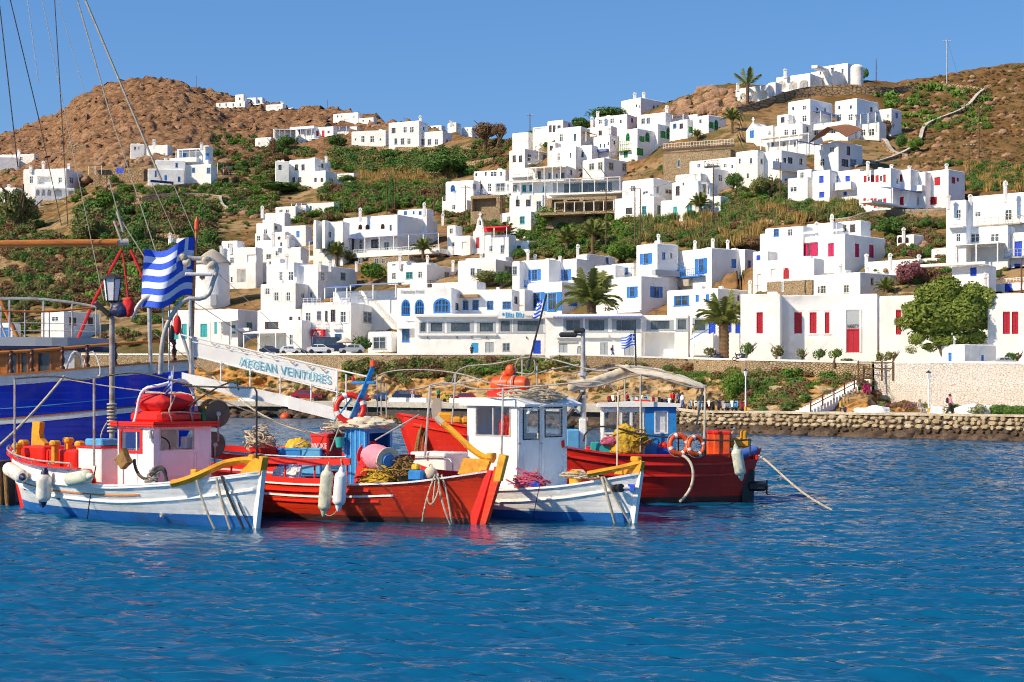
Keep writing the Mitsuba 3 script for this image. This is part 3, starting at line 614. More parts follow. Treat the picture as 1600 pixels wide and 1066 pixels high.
# ================= far left and the left hill
house('small white arched house at the far left edge below the big arcaded house', [(-30, 26, 40, 293, 330, [(2, 299, 9, 308, 'ta')])], chim=[(14, 288, 294)])
house('long low white terrace house with flat roof at the far left under the rocky hill', [(-20, 54, 62, 240, 258, [(4, 245, 9, 250, 'w'), (16, 245, 22, 250, 'w'), (30, 245, 36, 251, 'w')]), (-20, 30, 30, 246, 262, [], dict(d=-3))], chim=[(30, 234, 241)])
def ex(H):
    rail(H, 86, 322, 117, 335, 1, 1.8, parapet=True); awning(H, 76, 112, 352, 374, 2, 2.5, 'mat_shutter_blue', 4)
house('big four storey white house with arches and a curved balcony on the left slope', [
    (36, 104, 131, 263, 296, [(46, 275, 52, 287, 'w'), (58, 275, 80, 288, 'wL'), (91, 277, 97, 286, 'w'), (108, 277, 115, 287, 'w')], dict(yaw=.45, sink=6)),
    (54, 117, 117, 294, 338, [(56, 296, 62, 306, 'waL'), (65, 296, 71, 306, 'waL'), (74, 296, 80, 306, 'waL'), (85, 295, 97, 307, 'waL'), (107, 298, 115, 308, 'kL'), (62, 316, 66, 328, 'wx'), (86, 311, 116, 323, 'wL')], dict(d=-4, sink=6)),
    (62, 112, 118, 334, 374, [(82, 336, 102, 350, 'wsx')], dict(d=-7))], chim=[(68, 252, 264), (48, 259, 265), (108, 256, 264, 4)], extra=ex)
house('small white house with chimney high on the left below the rocks', [(226, 262, 270, 226, 246, [(238, 239, 241, 244, 'w'), (247, 239, 250, 244, 'w'), (255, 239, 258, 244, 'w')]), (204, 226, 226, 225, 240, [(209, 229, 213, 235, 'w'), (216, 229, 218, 234, 'w')], dict(d=2))], chim=[(241, 218, 228)])
def ex(H): awning(H, 279, 311, 235, 248, 1, 2.0, 'mat_awning_blue', 4); rail(H, 270, 248, 312, 254, 1, 2.2, parapet=True); awning(H, 332, 350, 257, 272, 3, 2.0, 'mat_awning_blue', 3)
house('stepped white villa with blue doors and a loggia on the left slope', [
    (231, 288, 288, 265, 292, [(257, 274, 261, 282, 'bp'), (278, 276, 282, 284, 'b'), (242, 267, 245, 277, 'bs')]),
    (276, 314, 320, 231, 262, [(280, 237, 311, 248, 'wL'), (285, 239, 291, 247, 'bp')], dict(d=4)),
    (313, 326, 331, 227, 260, [(321, 240, 326, 250, 'bp')], dict(d=3)), (288, 330, 340, 256, 282, [(323, 262, 329, 271, 'b'), (300, 262, 305, 270, 'b')], dict(d=1)),
    (243, 290, 290, 251, 270, [(274, 255, 278, 262, 'b')], dict(d=2))], chim=[(315, 223, 229), (259, 247, 253)], extra=ex)
def ex(H): awning(H, 354, 385, 169, 175, 0, 3, 'mat_dark_wood', 4)
house('white house with dark veranda on the shoulder of the far rocky hill', [(337, 383, 386, 158, 176, [(342, 161, 345, 167, 'w'), (352, 161, 355, 167, 'w'), (363, 161, 366, 167, 'w'), (374, 161, 377, 167, 'w')])], extra=ex)
house('white cubes with a small tower on the ridge of the far hill', [(367, 381, 385, 147, 164, [(373, 152, 376, 157, 'w')]), (385, 400, 402, 152, 170, [], dict(d=3)), (384, 412, 414, 161, 178, [(393, 167, 397, 172, 'w')], dict(d=-4)), (400, 410, 414, 152, 168, [(403, 156, 406, 161, 'w')], dict(d=4))])
house('low white house at the right end of the far ridge', [(415, 442, 445, 162, 175, [(420, 167, 428, 171, 'kx'), (433, 166, 439, 171, 'kx')]), (444, 458, 461, 168, 178, [])], chim=[(441, 159, 164)])
house('ruined grey stone house on the crest of the far hill', [(327, 345, 350, 143, 155, [(331, 147, 334, 152, 'kx')]), (344, 360, 362, 148, 157, [(347, 150, 350, 154, 'kx')])], mat='mat_far_stone', name='stone_ruin', cat_='ruin')
house('low ruined stone walls below the rocky hill on the left', [(103, 135, 138, 225, 236, [(118, 227, 121, 232, 'kx')]), (138, 155, 158, 224, 236, [(146, 226, 151, 233, 'kx')])], mat='mat_far_stone', name='stone_ruin', cat_='ruin')
def ex(H): awning(H, 145, 166, 259, 272, 0, 3, 'mat_dark_wood', 3)
house('low stone farm building with a blue door on the left slope', [(145, 225, 232, 263, 284, [(182, 262, 193, 271, 'Dp'), (168, 262, 180, 270, 'kx'), (196, 262, 212, 270, 'kx')])], mat='mat_far_stone', extra=ex)
# ================= ridge in the middle
def ex(H):
    awning(H, 428, 462, 203, 217, 0, 2.5, 'mat_awning_blue', 5); awning(H, 464, 491, 202, 213, 1, 2, 'mat_awning_blue', 4); awning(H, 487, 520, 217, 231, 4, 2.5, 'mat_awning_blue', 4); awning(H, 522, 545, 198, 214, 3, 2, 'mat_awning_blue', 3)
house('long white house with loggias and red shutters on the ridge left of centre', [
    (427, 462, 462, 202, 224, [(430, 206, 461, 217, 'wL')]), (452, 491, 492, 196, 222, [(466, 202, 471, 212, 'w'), (475, 202, 490, 212, 'wL')], dict(d=4)),
    (491, 521, 522, 197, 226, [(494, 205, 498, 213, 'rs'), (503, 204, 507, 214, 'rs'), (511, 204, 516, 209, 'w')], dict(d=3)), (520, 558, 563, 197, 224, [(541, 201, 549, 212, 'kx')], dict(d=5)), (464, 520, 522, 214, 236, [(488, 218, 518, 230, 'wL'), (478, 220, 481, 225, 'w')], dict(d=-1))], extra=ex)
house('small white arched house at the left end of the ridge house', [(398, 424, 428, 214, 236, [(403, 222, 407, 227, 'wa')])])
house('white single storey house with two tall windows beside the big ridge house', [(549, 603, 610, 203, 232, [(554, 216, 557, 220, 'w'), (564, 212, 570, 223, 'w'), (578, 212, 585, 223, 'w'), (593, 216, 596, 220, 'w')], dict(yaw=.35))])
house('large two storey white house with many windows on the middle ridge', [
    (607, 655, 669, 188, 232, [(612, 200, 618, 208, 'k'), (630, 198, 636, 208, 'w'), (640, 198, 647, 208, 'w'), (616, 216, 621, 226, 'y'), (626, 216, 632, 226, 'y'), (636, 216, 642, 226, 'w')], dict(yaw=.5)),
    (652, 692, 707, 204, 232, [(658, 217, 664, 227, 'y'), (668, 217, 674, 227, 'y'), (679, 217, 685, 227, 'w'), (697, 218, 700, 226, 'y')], dict(d=-2, yaw=.5))], chim=[(657, 181, 190)])
house('small far white house between the ridge house and the crest tower', [(669, 690, 694, 195, 212, [(676, 199, 678, 202, 'w'), (684, 199, 686, 202, 'w')], dict(d=40))])
house('tall narrow white house on the far crest left of the brown trees', [(699, 713, 721, 191, 216, [(708, 194, 710, 198, 'w'), (703, 194, 705, 198, 'w'), (716, 194, 718, 198, 'w')], dict(d=20)), (721, 738, 742, 198, 216, [(729, 201, 731, 205, 'w')], dict(d=22))], chim=[(705, 188, 192)])
house('far white house with parapets on the small rocky knoll', [(520, 560, 566, 175, 194, [(526, 180, 529, 184, 'w'), (538, 186, 546, 192, 'kx'), (533, 180, 535, 184, 'w'), (552, 181, 554, 185, 'w')]), (560, 584, 588, 183, 196, [(566, 187, 569, 191, 'w'), (576, 187, 579, 191, 'w')], dict(d=-3))])
house('white two storey house with dark windows above the green hedge', [
    (451, 492, 517, 247, 292, [(461, 257, 466, 266, 'k'), (471, 257, 476, 266, 'k'), (447, 278, 451, 285, 'k'), (457, 277, 461, 285, 'k'), (466, 277, 471, 285, 'k'), (502, 256, 505, 262, 'k')], dict(yaw=.6)),
    (430, 452, 452, 252, 292, [(435, 258, 440, 265, 'k')], dict(d=1)), (488, 509, 527, 266, 294, [(491, 278, 495, 284, 'k'), (501, 278, 505, 284, 'k'), (515, 279, 520, 286, 'k')], dict(d=-5, yaw=.6)), (526, 553, 555, 270, 292, [], dict(d=1))], chim=[(510, 244, 249, 3)])
def ex(H): awning(H, 462, 478, 318, 330, 0, 2.5, 'mat_awning_blue', 3); rail(H, 466, 328, 500, 334, 1, .6, slab=False)
house('small white terrace house among the trees above the restaurant', [(461, 522, 528, 316, 336, [(483, 321, 488, 330, 'w'), (464, 320, 478, 331, 'wL')]), (430, 462, 464, 322, 345, [(436, 327, 442, 340, 'w'), (446, 327, 452, 340, 'w')], dict(d=-2))], extra=ex)
house('white stepped house with dark windows below the trees on the left', [(410, 445, 452, 332, 372, [(421, 340, 437, 347, 'kx'), (416, 352, 420, 362, 'w')]), (400, 428, 444, 348, 385, [(412, 358, 418, 366, 'w'), (429, 352, 434, 360, 'w')], dict(d=-3)), (398, 412, 414, 364, 390, [(401, 368, 407, 382, 'w')], dict(d=-4))], chim=[(410, 322, 334)])
# ================= the restaurant with the blue awning
def ex(H):
    awning(H, 496, 698, 371, 402, 0, 3.2, 'mat_awning_blue', 10); slab(H, 497, 700, 396, 403, 0, 3.3, name='terrace'); rail(H, 540, 389, 700, 397, 0, 3.2, slab=False)
house('big white restaurant house with long blue awning veranda', [
    (536, 621, 697, 335, 404, [(541, 356, 545, 362, 'k'), (560, 351, 566, 359, 'ka'), (571, 351, 577, 359, 'ka'), (595, 350, 601, 358, 'ka'), (608, 350, 613, 362, 'w'), (545, 374, 553, 390, 'k'), (561, 374, 567, 390, 'w'), (580, 374, 594, 388, 'k'), (600, 378, 608, 391, 'y'), (650, 376, 660, 392, 'kx')], dict(yaw=.62)),
    (489, 536, 538, 346, 404, [(493, 362, 498, 373, 'w'), (512, 362, 518, 372, 'w'), (500, 378, 531, 394, 'yv')], dict(d=1)), (621, 667, 678, 326, 345, [(631, 330, 636, 336, 'b'), (654, 330, 659, 336, 'b'), (645, 330, 648, 335, 'b')], dict(d=8)),
    (490, 494, 496, 344, 360, [], dict(flat=1)), (503, 508, 510, 344, 360, [], dict(d=.5, flat=1))],
    chim=[(563, 325, 338, 3), (663, 317, 330, 6), (692, 334, 345, 8)], extra=ex)
house('pale stone basement building under the restaurant terrace', [(575, 640, 700, 400, 424, [(585, 404, 592, 412, 'y'), (596, 404, 602, 412, 'y'), (560, 404, 566, 412, 'y'), (648, 402, 655, 412, 'kx')], dict(d=-3, yaw=.5))], mat='mat_stone')
def ex(H):
    F = H['faces'][0][0]
    # bell wall: pierced gable with an arch
    from shapely.geometry import Polygon
    u0, u1 = F.u(742), F.u(757); z0 = F.z(750, 362); w = u1 - u0; hh = (362 - 338) / FPX * H['base']
    S = Polygon([(0, 0), (w, 0), (w * .82, hh * .45), (w * .72, hh * .8), (w * .5, hh), (w * .28, hh * .8), (w * .18, hh * .45)]).difference(Polygon([(w * .36, hh * .42), (w * .64, hh * .42), (w * .64, hh * .68), (w * .5, hh * .8), (w * .36, hh * .68)]))
    m = trimesh.creation.extrude_polygon(S, .6, engine='earcut'); m.vertices = m.vertices[:, [0, 2, 1]] * [1, -1, 1]
    put('belfry', xf(m, F.M(u0, z0, 1, 1, .02)), 'mat_whitewash', H['key'])
    slab(H, 748.6, 750.2, 332, 339, 0, -.2, name='cross', inn=.34); slab(H, 746.6, 752.2, 334, 335.4, 0, -.2, name='cross', inn=.34)
house('tiny white chapel with a pierced bell gable and red door', [(739, 757, 761, 360, 392, [(744, 371, 749, 388, 'rp')], dict(flat=1))], name='chapel', cat_='chapel', extra=ex)
house('white terrace house with curved walls left of the chapel', [(700, 735, 742, 368, 396, [(706, 378, 711, 386, 'w')]), (698, 712, 716, 352, 372, [], dict(d=3)), (718, 735, 738, 372, 392, [(722, 378, 729, 390, 'kx')], dict(d=-1)), (700, 780, 782, 394, 404, [(726, 396, 736, 403, 'kx'), (742, 396, 752, 403, 'kx'), (760, 396, 770, 403, 'kx')], dict(d=-3))])
# ================= hotel cluster in the middle (rows above)
house('plain white house left of centre with chimneys behind the windmill', [(345, 400, 404, 386, 450, [(359, 402, 366, 412, 'w'), (360, 432, 364, 442, 'w'), (386, 398, 400, 410, 'kx'), (370, 420, 384, 441, 'wL')]), (396, 470, 478, 386, 430, [(416, 397, 424, 411, 'y'), (430, 392, 436, 400, 'w')], dict(d=3)), (400, 450, 452, 374, 395, [(437, 378, 442, 386, 'w')], dict(d=6)), (346, 371, 375, 376, 392, [], dict(d=4))], chim=[(361, 379, 389), (346, 384, 390), (427, 362, 377, 4), (450, 368, 378, 4)])
house('white house with shuttered windows stepping down in three blocks left of centre', [
    (407, 462, 482, 442, 482, [(414, 450, 422, 461, 'wo'), (428, 456, 436, 471, 'wo'), (447, 456, 454, 471, 'wo'), (470, 458, 476, 466, 'w')], dict(yaw=.6)),
    (428, 462, 496, 410, 446, [(436, 424, 442, 439, 'wo'), (450, 424, 459, 439, 'wo'), (473, 426, 476, 432, 'k')], dict(d=4, yaw=.6)),
    (460, 497, 558, 413, 470, [(501, 425, 507, 439, 'wo'), (532, 426, 540, 438, 'y'), (484, 456, 488, 466, 'w')], dict(d=3, yaw=.6)), (416, 438, 440, 404, 420, [(420, 408, 424, 414, 'w')], dict(d=8))],
    chim=[(448, 396, 412, 3), (516, 408, 416), (557, 409, 416, 3), (500, 408, 416, 2)])
house('white house with two chimneys and turquoise window right of the green bush', [
    (605, 667, 728, 413, 442, [(612, 426, 619, 437, 'w'), (634, 425, 645, 436, 't'), (653, 424, 660, 435, 'w'), (694, 425, 702, 438, 'y')], dict(yaw=.6)), (605, 640, 645, 408, 425, [], dict(d=4)), (625, 672, 676, 410, 430, [], dict(d=2))], chim=[(625, 395, 412, 3), (668, 399, 414, 2), (708, 407, 416, 3)])
house('white flat roofed house with grey doors below the chapel', [(715, 775, 802, 405, 440, [(735, 419, 742, 431, 'y'), (745, 420, 752, 428, 'y'), (788, 416, 800, 430, 'y')], dict(yaw=.5)), (727, 790, 792, 401, 412, [], dict(d=5))], chim=[(752, 396, 406)])
# ================= promenade row, left to right
def ex(H): slab(H, 345, 392, 513, 518, 0, .8, 'mat_whitewash'); awning(H, 340, 374, 503, 530, 0, 3, 'mat_frame_white', 3)
house('low white house with turquoise shutters right behind the gangway', [(262, 372, 404, 483, 548, [(271, 506, 279, 530, 'ts'), (284, 506, 292, 530, 'ts'), (313, 506, 324, 527, 'ts'), (335, 502, 339, 522, 'ts'), (362, 508, 368, 521, 't'), (385, 504, 394, 514, 't')], dict(yaw=.5))], extra=ex, d=6)
def ex(H): awning(H, 398, 474, 521, 543, 0, 4.0, 'mat_frame_white', 4, .5)
house('grey white garage building with a dark teal window and car port', [(402, 470, 474, 483, 546, [(414, 503, 435, 514, 'kv'), (452, 495, 457, 501, 'k'), (466, 495, 469, 501, 'k'), (406, 524, 436, 544, 'wL'), (447, 526, 456, 543, 'y')])], extra=ex)
def ex(H):
    for x0, x1 in ((475, 489), (490, 502), (517, 532), (534, 547)): rail(H, x0, 466, x1, 474, 0, .4, slab=False)
    for x0, x1 in ((555, 585), (590, 619)): rail(H, x0, 464, x1, 474, 0, .4, 'mat_shutter_grey', slab=False)
    awning(H, 520, 556, 450, 464, 2, 3.0, 'mat_awning_blue', 3); awning(H, 560, 632, 445, 464, 2, 3.0, 'mat_awning_blue', 3)
    for x0, x1 in ((450, 460), (463, 472), (489, 498), (502, 511), (521, 532)): rail(H, x0, 503, x1, 513, 0, .5)
    rail(H, 602, 505, 619, 512, 0, .6)
    slab(H, 490, 508, 515, 526, 0, 1.0, 'mat_sign_red', 'sign'); words(H, 'AVIS', 493, 524.2, 6.2, 0, 'mat_frame_white', True, 1.02, 504.5)
house('white hotel block with balconies and a small red sign', [
    (472, 549, 621, 472, 546, [(477, 488, 486, 503, 'w'), (495, 486, 502, 501, 'y'), (508, 486, 512, 502, 'k'), (517, 484, 524, 502, 'k'), (532, 486, 541, 505, 'wo'), (567, 487, 581, 505, 'y'), (606, 488, 619, 511, 'b'), (523, 522, 534, 530, 'b'), (480, 524, 487, 543, 'y')], dict(yaw=.35)),
    (447, 472, 476, 500, 546, [(452, 522, 458, 540, 'w')], dict(d=-1.5)), (520, 640, 644, 452, 480, [(562, 454, 585, 466, 'kx'), (590, 454, 612, 466, 'kx'), (522, 454, 550, 464, 'kx')], dict(d=7))], extra=ex)
house('small grey white kiosk with awning at the promenade', [(575, 612, 620, 518, 550, [(582, 526, 604, 546, 'y')], dict(d=-1))], name='kiosk', cat_='kiosk')
def ex(H):
    words(H, 'Harmony Hotel', 626, 459, 6.0, 0, 'mat_letter_grey', False, .04, 663); words(H, 'Harmony', 635, 504, 3.6, 0, 'mat_letter_grey', False, .04, 650)
    for x in (694, 701, 708, 715): slab(H, x, x + 3, 461, 463, 1, 2.0, 'mat_frame_white', 'beam')
    slab(H, 722, 750, 461, 466, 1, 1.6, 'mat_thatch', 'thatch_canopy'); slab(H, 622, 648, 512, 514, 0, 1.4, 'mat_frame_white')
house('white hotel with three big blue arched windows and grey lettering', [
    (620, 706, 722, 449, 552, [(627, 468, 641, 494, 'ba'), (648, 468, 663, 494, 'ba'), (677, 466, 704, 490, 'ba'), (628, 513, 640, 534, 'b')], dict(yaw=.22)),
    (716, 800, 812, 452, 500, [(723, 470, 732, 484, 'b'), (738, 469, 748, 484, 'b'), (761, 470, 771, 484, 'b'), (785, 471, 799, 483, 'b'), (724, 467, 728, 484, 'wx')], dict(d=3, yaw=.25)), (640, 745, 750, 440, 455, [], dict(d=6))], extra=ex)
def ex(H):
    slab(H, 650, 778, 492, 495.5, 0, .9, 'mat_frame_white'); slab(H, 652, 776, 522, 524.5, 0, .5); slab(H, 778, 851, 486.5, 498, 0, .8, 'mat_frame_white', 'sign')
    words(H, 'Blu Blu', 790, 496, 7.5, 0, 'mat_letter_blue', True, .83, 819); words(H, 'lounge', 821, 496, 4, 0, 'mat_letter_grey', False, .83, 834); words(H, '*', 784, 497, 8, 0, 'mat_letter_blue', True, .83, 789)
    for x in (668, 714, 737, 760, 822): slab(H, x, x + 1, 526, 529, 0, .25, 'mat_dark_iron', 'lamp')
    slab(H, 737, 752, 525, 530, 0, .1, 'mat_frame_white', 'sign'); slab(H, 737, 747, 536, 551, 0, .07, 'mat_letter_blue', 'poster')
house('long white waterfront cafe with a band of dark glass and blue lettering', [
    (648, 852, 856, 490, 556, [(669, 503, 695, 520, 'yv'), (698, 503, 741, 520, 'yv'), (745, 503, 775, 520, 'yv'), (779, 499, 800, 520, 'yv'), (801, 499, 849, 520, 'yv'), (757, 534, 773, 552, 'ws'), (785, 536, 797, 549, 'y'), (833, 532, 845, 553, 'Dp'), (655, 503, 667, 520, 'yv')], dict(yaw=.05))], d=0, extra=ex)
house('white house with blue balcony doors behind the promenade palm', [
    (824, 878, 955, 440, 492, [(832, 457, 844, 480, 'bo'), (856, 457, 870, 486, 'bo'), (891, 467, 902, 479, 'bs'), (940, 458, 944, 470, 'k')], dict(yaw=.7)),
    (814, 858, 902, 405, 450, [(831, 421, 840, 438, 'bo'), (880, 421, 888, 438, 'b')], dict(d=5, yaw=.6)), (860, 901, 963, 404, 450, [(880, 421, 888, 438, 'bo')], dict(d=6, yaw=.65)), (900, 922, 962, 397, 420, [], dict(d=9, yaw=.6)), (796, 820, 826, 452, 490, [(808, 477, 818, 484, 'kx')], dict(d=1)), (800, 812, 816, 408, 440, [(801, 416, 808, 430, 'y')], dict(d=6))],
    chim=[(825, 390, 406, 8), (836, 398, 406, 9), (903, 382, 400, 8), (875, 400, 406, 8)], extra=lambda H: rail(H, 818, 438, 836, 447, 1, .6, 'mat_shutter_blue'))
def ex(H):
    slab(H, 929, 1002, 486, 489.5, 0, .4); words(H, 'Echo', 936, 487, 7, 0, 'mat_dark_iron', False, .05, 955)
house('white two block house with bright blue open shutters in the centre right', [
    (955, 1002, 1046, 431, 492, [(984, 448, 992, 465, 'bo'), (1021, 448, 1030, 465, 'bo')], dict(yaw=.75)), (929, 962, 966, 414, 450, [(936, 431, 960, 444, 'yv')], dict(d=5)), (955, 990, 1000, 411, 440, [], dict(d=8))], chim=[], extra=ex)
def ex(H):
    rail(H, 1056, 413, 1068, 424, 0, 1.0, 'mat_shutter_blue'); rail(H, 1066, 421, 1102, 432, 1, 1.2, 'mat_shutter_blue')
    slab(H, 1018, 1056, 423, 432, 0, .9, 'mat_shutter_grey', 'balustrade'); slab(H, 1064, 1082, 433, 448, 1, .9, 'mat_wood_grey', 'locker')
house('tall white house with blue doors and a broad shaded plaster flank', [
    (994, 1027, 1060, 380, 440, [(1005, 396, 1014, 413, 'bo')], dict(yaw=.75, d=2)), (1057, 1112, 1163, 387, 452, [(1091, 404, 1100, 428, 'bo'), (1143, 405, 1150, 419, 'bs'), (1142, 445, 1149, 449, 'bs')], dict(yaw=.8)), (1112, 1164, 1182, 389, 452, [(1168, 407, 1173, 419, 'b')], dict(yaw=.55, d=3))], d=-5,
    chim=[(1029, 366, 381, 4), (1114, 373, 388, 3, 1), (1137, 375, 388, 5, 1), (1086, 376, 388, 4, 1)], extra=ex)
house('white house with a wide blue framed window above the cafe', [(1042, 1122, 1170, 450, 492, [(1053, 462, 1077, 478, 'b'), (1087, 461, 1092, 472, 'bs'), (1103, 460, 1108, 471, 'bs')], dict(yaw=.6))], chim=[(1172, 438, 455, 4)])
def ex(H):
    slab(H, 852, 1004, 492, 496.5, 0, 1.2, 'mat_frame_white'); slab(H, 866, 1004, 495, 497, 0, 1.6, 'mat_awning_blue', 'awning')
    for x0, x1 in ((869, 911), (914, 951), (955, 985)): slab(H, x0, x1, 521, 528, 0, .55, 'mat_whitewash', 'planter')
    slab(H, 872, 902, 533, 536, 0, .2, 'mat_wood_grey', 'sign')
house('white restaurant front with wide glazed openings and arched cellar doors', [
    (852, 1003, 1006, 490, 557, [(880, 498, 911, 519, 'yv'), (914, 498, 950, 519, 'yv'), (956, 498, 1001, 519, 'yv'), (937, 534, 951, 556, 'ws'), (901, 540, 912, 557, 'wap'), (974, 538, 992, 557, 'wap'), (872, 536, 888, 552, 'ws')], dict(yaw=.06)),
    (1003, 1076, 1080, 492, 562, [(1010, 500, 1053, 516, 'yv'), (1056, 497, 1075, 517, 'yv'), (1005, 519, 1054, 559, 'wL')], dict(d=-.5, yaw=.1))], extra=ex)
def ex(H):
    F = H['faces'][0][0]
    # outside stair with a sloping wall
    u0, u1 = F.u(1080), F.u(1116); z0, z1 = F.z(1080, 545), F.z(1116, 520)
    put('stair', xf(prism([(0, -1), (u1 - u0, -1), (u1 - u0, z1 - z0), (0, 0.4)], .3, 1.6, 'xz'), F.M(u0, z0, 1, 1)), 'mat_whitewash', H['key'])
    put('handrail', xf(tube([[0, 1.5, 1.2], [u1 - u0, 1.5, z1 - z0 + .8]], .07), F.M(u0, z0, 1, 1)), 'mat_shutter_blue', H['key'])
house('white house with deep blue doors and outside stair behind the second palm', [(1078, 1156, 1162, 492, 562, [(1082, 497, 1106, 519, 'yv'), (1107, 498, 1118, 522, 'Dp'), (1139, 502, 1143, 520, 'Ds'), (1149, 502, 1156, 521, 'Ds')], dict(yaw=.1))], extra=ex, d=1)
# ================= long building with red shutters on the right
def ex(H):
    F = H['faces'][1][0]
    for i_, (x0, x1) in ((1, (1239, 1255)), (1, (1262, 1279)), (1, (1286, 1298))): slab(H, x0 - .5, x1, 521.5, 523, 1, .15); slab(H, x0 - .5, x1, 484, 485.6, 1, .12)
    slab(H, 1320, 1322, 484, 550, 1, .15); slab(H, 1343, 1346, 484, 550, 1, .15); slab(H, 1320, 1346, 482.5, 484, 1, .15)
    slab(H, 1322.5, 1342.5, 485.6, 513.5, 1, .06, 'mat_shutter_grey', 'sign'); words(H, 'VANITY', 1323.5, 512.5, 5.2, 1, 'mat_dark_iron', True, .07, 1342)
house('long low white building with tall red shutters and a red door', [
    (1157, 1219, 1229, 459, 556, [(1182, 488, 1192, 521, 'rs')], dict(yaw=.08, d=.5)), (1220, 1371, 1387, 459, 554, [(1241, 488, 1253, 521, 'rs'), (1265, 488, 1276, 521, 'rs'), (1289, 488, 1296, 521, 'rs'), (1323, 514, 1343, 551, 'rp')], dict(yaw=.07)),
    (1374, 1548, 1556, 459, 556, [(1400, 484, 1408, 523, 'rs')], dict(yaw=.05, d=-19)), (1543, 1700, 1700, 456, 556, [(1567, 487, 1578, 522, 'rs'), (1581, 487, 1591, 522, 'rs'), (1640, 487, 1651, 522, 'rs')], dict(d=-27))], d=-8, extra=ex)
def ex(H):
    slab(H, 1486, 1488, 525, 538, 0, -.3, name='cross', inn=.5); slab(H, 1483.5, 1490.5, 529, 531, 0, -.3, name='cross', inn=.5)
house('small square white chapel with a blue door and a cross on the white stone wall', [(1465, 1507, 1577, 538, 572, [(1482, 551, 1487, 566, 'bp'), (1533, 555, 1537, 564, 'bs')], dict(yaw=.75))], name='chapel', cat_='chapel', d=-11.0, extra=ex)
# ================= right middle slope
house('white house with small shuttered windows just above the long red shuttered building', [(1271, 1344, 1406, 425, 462, [(1277, 447, 1283, 459, 'w'), (1282, 446, 1291, 459, 'c'), (1318, 445, 1327, 458, 'c')], dict(yaw=.65))], chim=[(1313, 412, 427, 3), (1355, 417, 427, 4)])
def ex(H):
    slab(H, 1245, 1320, 361, 364, 0, .4)
    slab(H, 1200, 1270, 403, 407, 0, .6)
house('white house with magenta shutters on the right slope', [
    (1210, 1320, 1384, 365, 424, [(1226, 381, 1235, 401, 'ms'), (1252, 379, 1278, 401, 'wL'), (1255, 381, 1262, 400, 'ms'), (1266, 380, 1277, 400, 'ms'), (1294, 380, 1303, 401, 'ms'), (1336, 381, 1342, 402, 'ms'), (1358, 383, 1365, 403, 'ms')], dict(yaw=.6)),
    (1260, 1307, 1311, 347, 372, [], dict(d=6)), (1308, 1345, 1348, 344, 372, [], dict(d=6)), (1195, 1255, 1258, 353, 372, [], dict(d=5)),
    (1190, 1272, 1280, 403, 440, [(1224, 419, 1233, 436, 'rap'), (1204, 420, 1212, 434, 'kx')], dict(d=-3))], chim=[(1300, 335, 360, 6), (1276, 347, 360, 4)], extra=ex)
house('white garden wall house with an arched gate right of the magenta shutters', [(1352, 1436, 1441, 404, 424, [(1384, 392, 1396, 402, 'wx')], dict(flat=1, deep=1.2))], chim=[(1391, 396, 410, .5), (1436, 398, 410, .5), (1354, 397, 408, .5)], name='garden_wall', cat_='wall')
house('stone walled yard with a dark gate left below the magenta shuttered house', [(1198, 1268, 1270, 437, 462, [(1221, 440, 1225, 456, 'wp'), (1257, 425, 1270, 458, 'kx')], dict(flat=1, d=-4))], mat='mat_stone', name='stone_yard', cat_='wall')
def ex(H):
    rail(H, 1511, 341, 1600, 352, 2, 1.4, 'mat_wood_grey', 9); awning(H, 1502, 1570, 382, 411, 0, 3.0, 'mat_frame_white', 3, .2); rail(H, 1484, 342, 1508, 354, 1, 1.0); rail(H, 1572, 390, 1600, 402, 3, 1.2, 'mat_shutter_grey')
house('large white house with roof terraces pergola and blue side doors at the right edge', [
    (1506, 1575, 1585, 352, 416, [(1516, 365, 1532, 379, 'wo'), (1547, 365, 1562, 378, 'wo'), (1504, 384, 1568, 409, 'wL'), (1486, 365, 1500, 375, 'wx')], dict(yaw=.3)),
    (1478, 1510, 1515, 312, 408, [(1494, 327, 1502, 345, 'wo'), (1494, 365, 1501, 378, 'wo')], dict(yaw=.3, d=1)), (1515, 1600, 1640, 300, 360, [(1523, 331, 1533, 339, 'w'), (1570, 327, 1582, 345, 'w')], dict(yaw=.4, d=6)), (1572, 1640, 1650, 362, 440, [(1585, 377, 1597, 401, 'Dp'), (1573, 414, 1579, 423, 'Ds'), (1585, 412, 1596, 427, 'Dp')], dict(yaw=.2, d=-2))],
    chim=[(1516, 304, 316, 2), (1571, 283, 304, 5), (1482, 305, 315, 1)], extra=ex)
def ex(H): slab(H, 1444, 1545, 412, 416, 0, 1.5, 'mat_whitewash'); rail(H, 1550, 434, 1640, 440, 1, .5, slab=False)
house('low white outbuilding with blue doors under the terraces at the right edge', [(1487, 1545, 1552, 414, 446, [(1516, 418, 1526, 432, 'Dp')], dict(yaw=.3)), (1540, 1660, 1665, 437, 464, [(1570, 443, 1581, 456, 'Dp')], dict(d=-3))], chim=[(1539, 427, 452, -1)], extra=ex)
house('small white cube shed left of the terraced house at the right', [(1455, 1480, 1498, 387, 408, [(1463, 390, 1468, 396, 'kx')], dict(yaw=.6)), (1440, 1464, 1465, 403, 416, [], dict(d=-2))], name='shed', cat_='shed')
house('white arched oven house half hidden by shrubs right of the magenta shutters', [(1401, 1428, 1436, 366, 392, [(1403, 370, 1410, 380, 'ka'), (1414, 371, 1420, 380, 'ka')])], chim=[(1412, 356, 369, 1)])
def ex(H): awning(H, 1375, 1447, 300, 328, 0, 2.5, 'mat_awning_blue', 4); rail(H, 1410, 292, 1446, 299, 2, 1.2, parapet=True); slab(H, 1342, 1480, 326, 329, 0, 2.5)
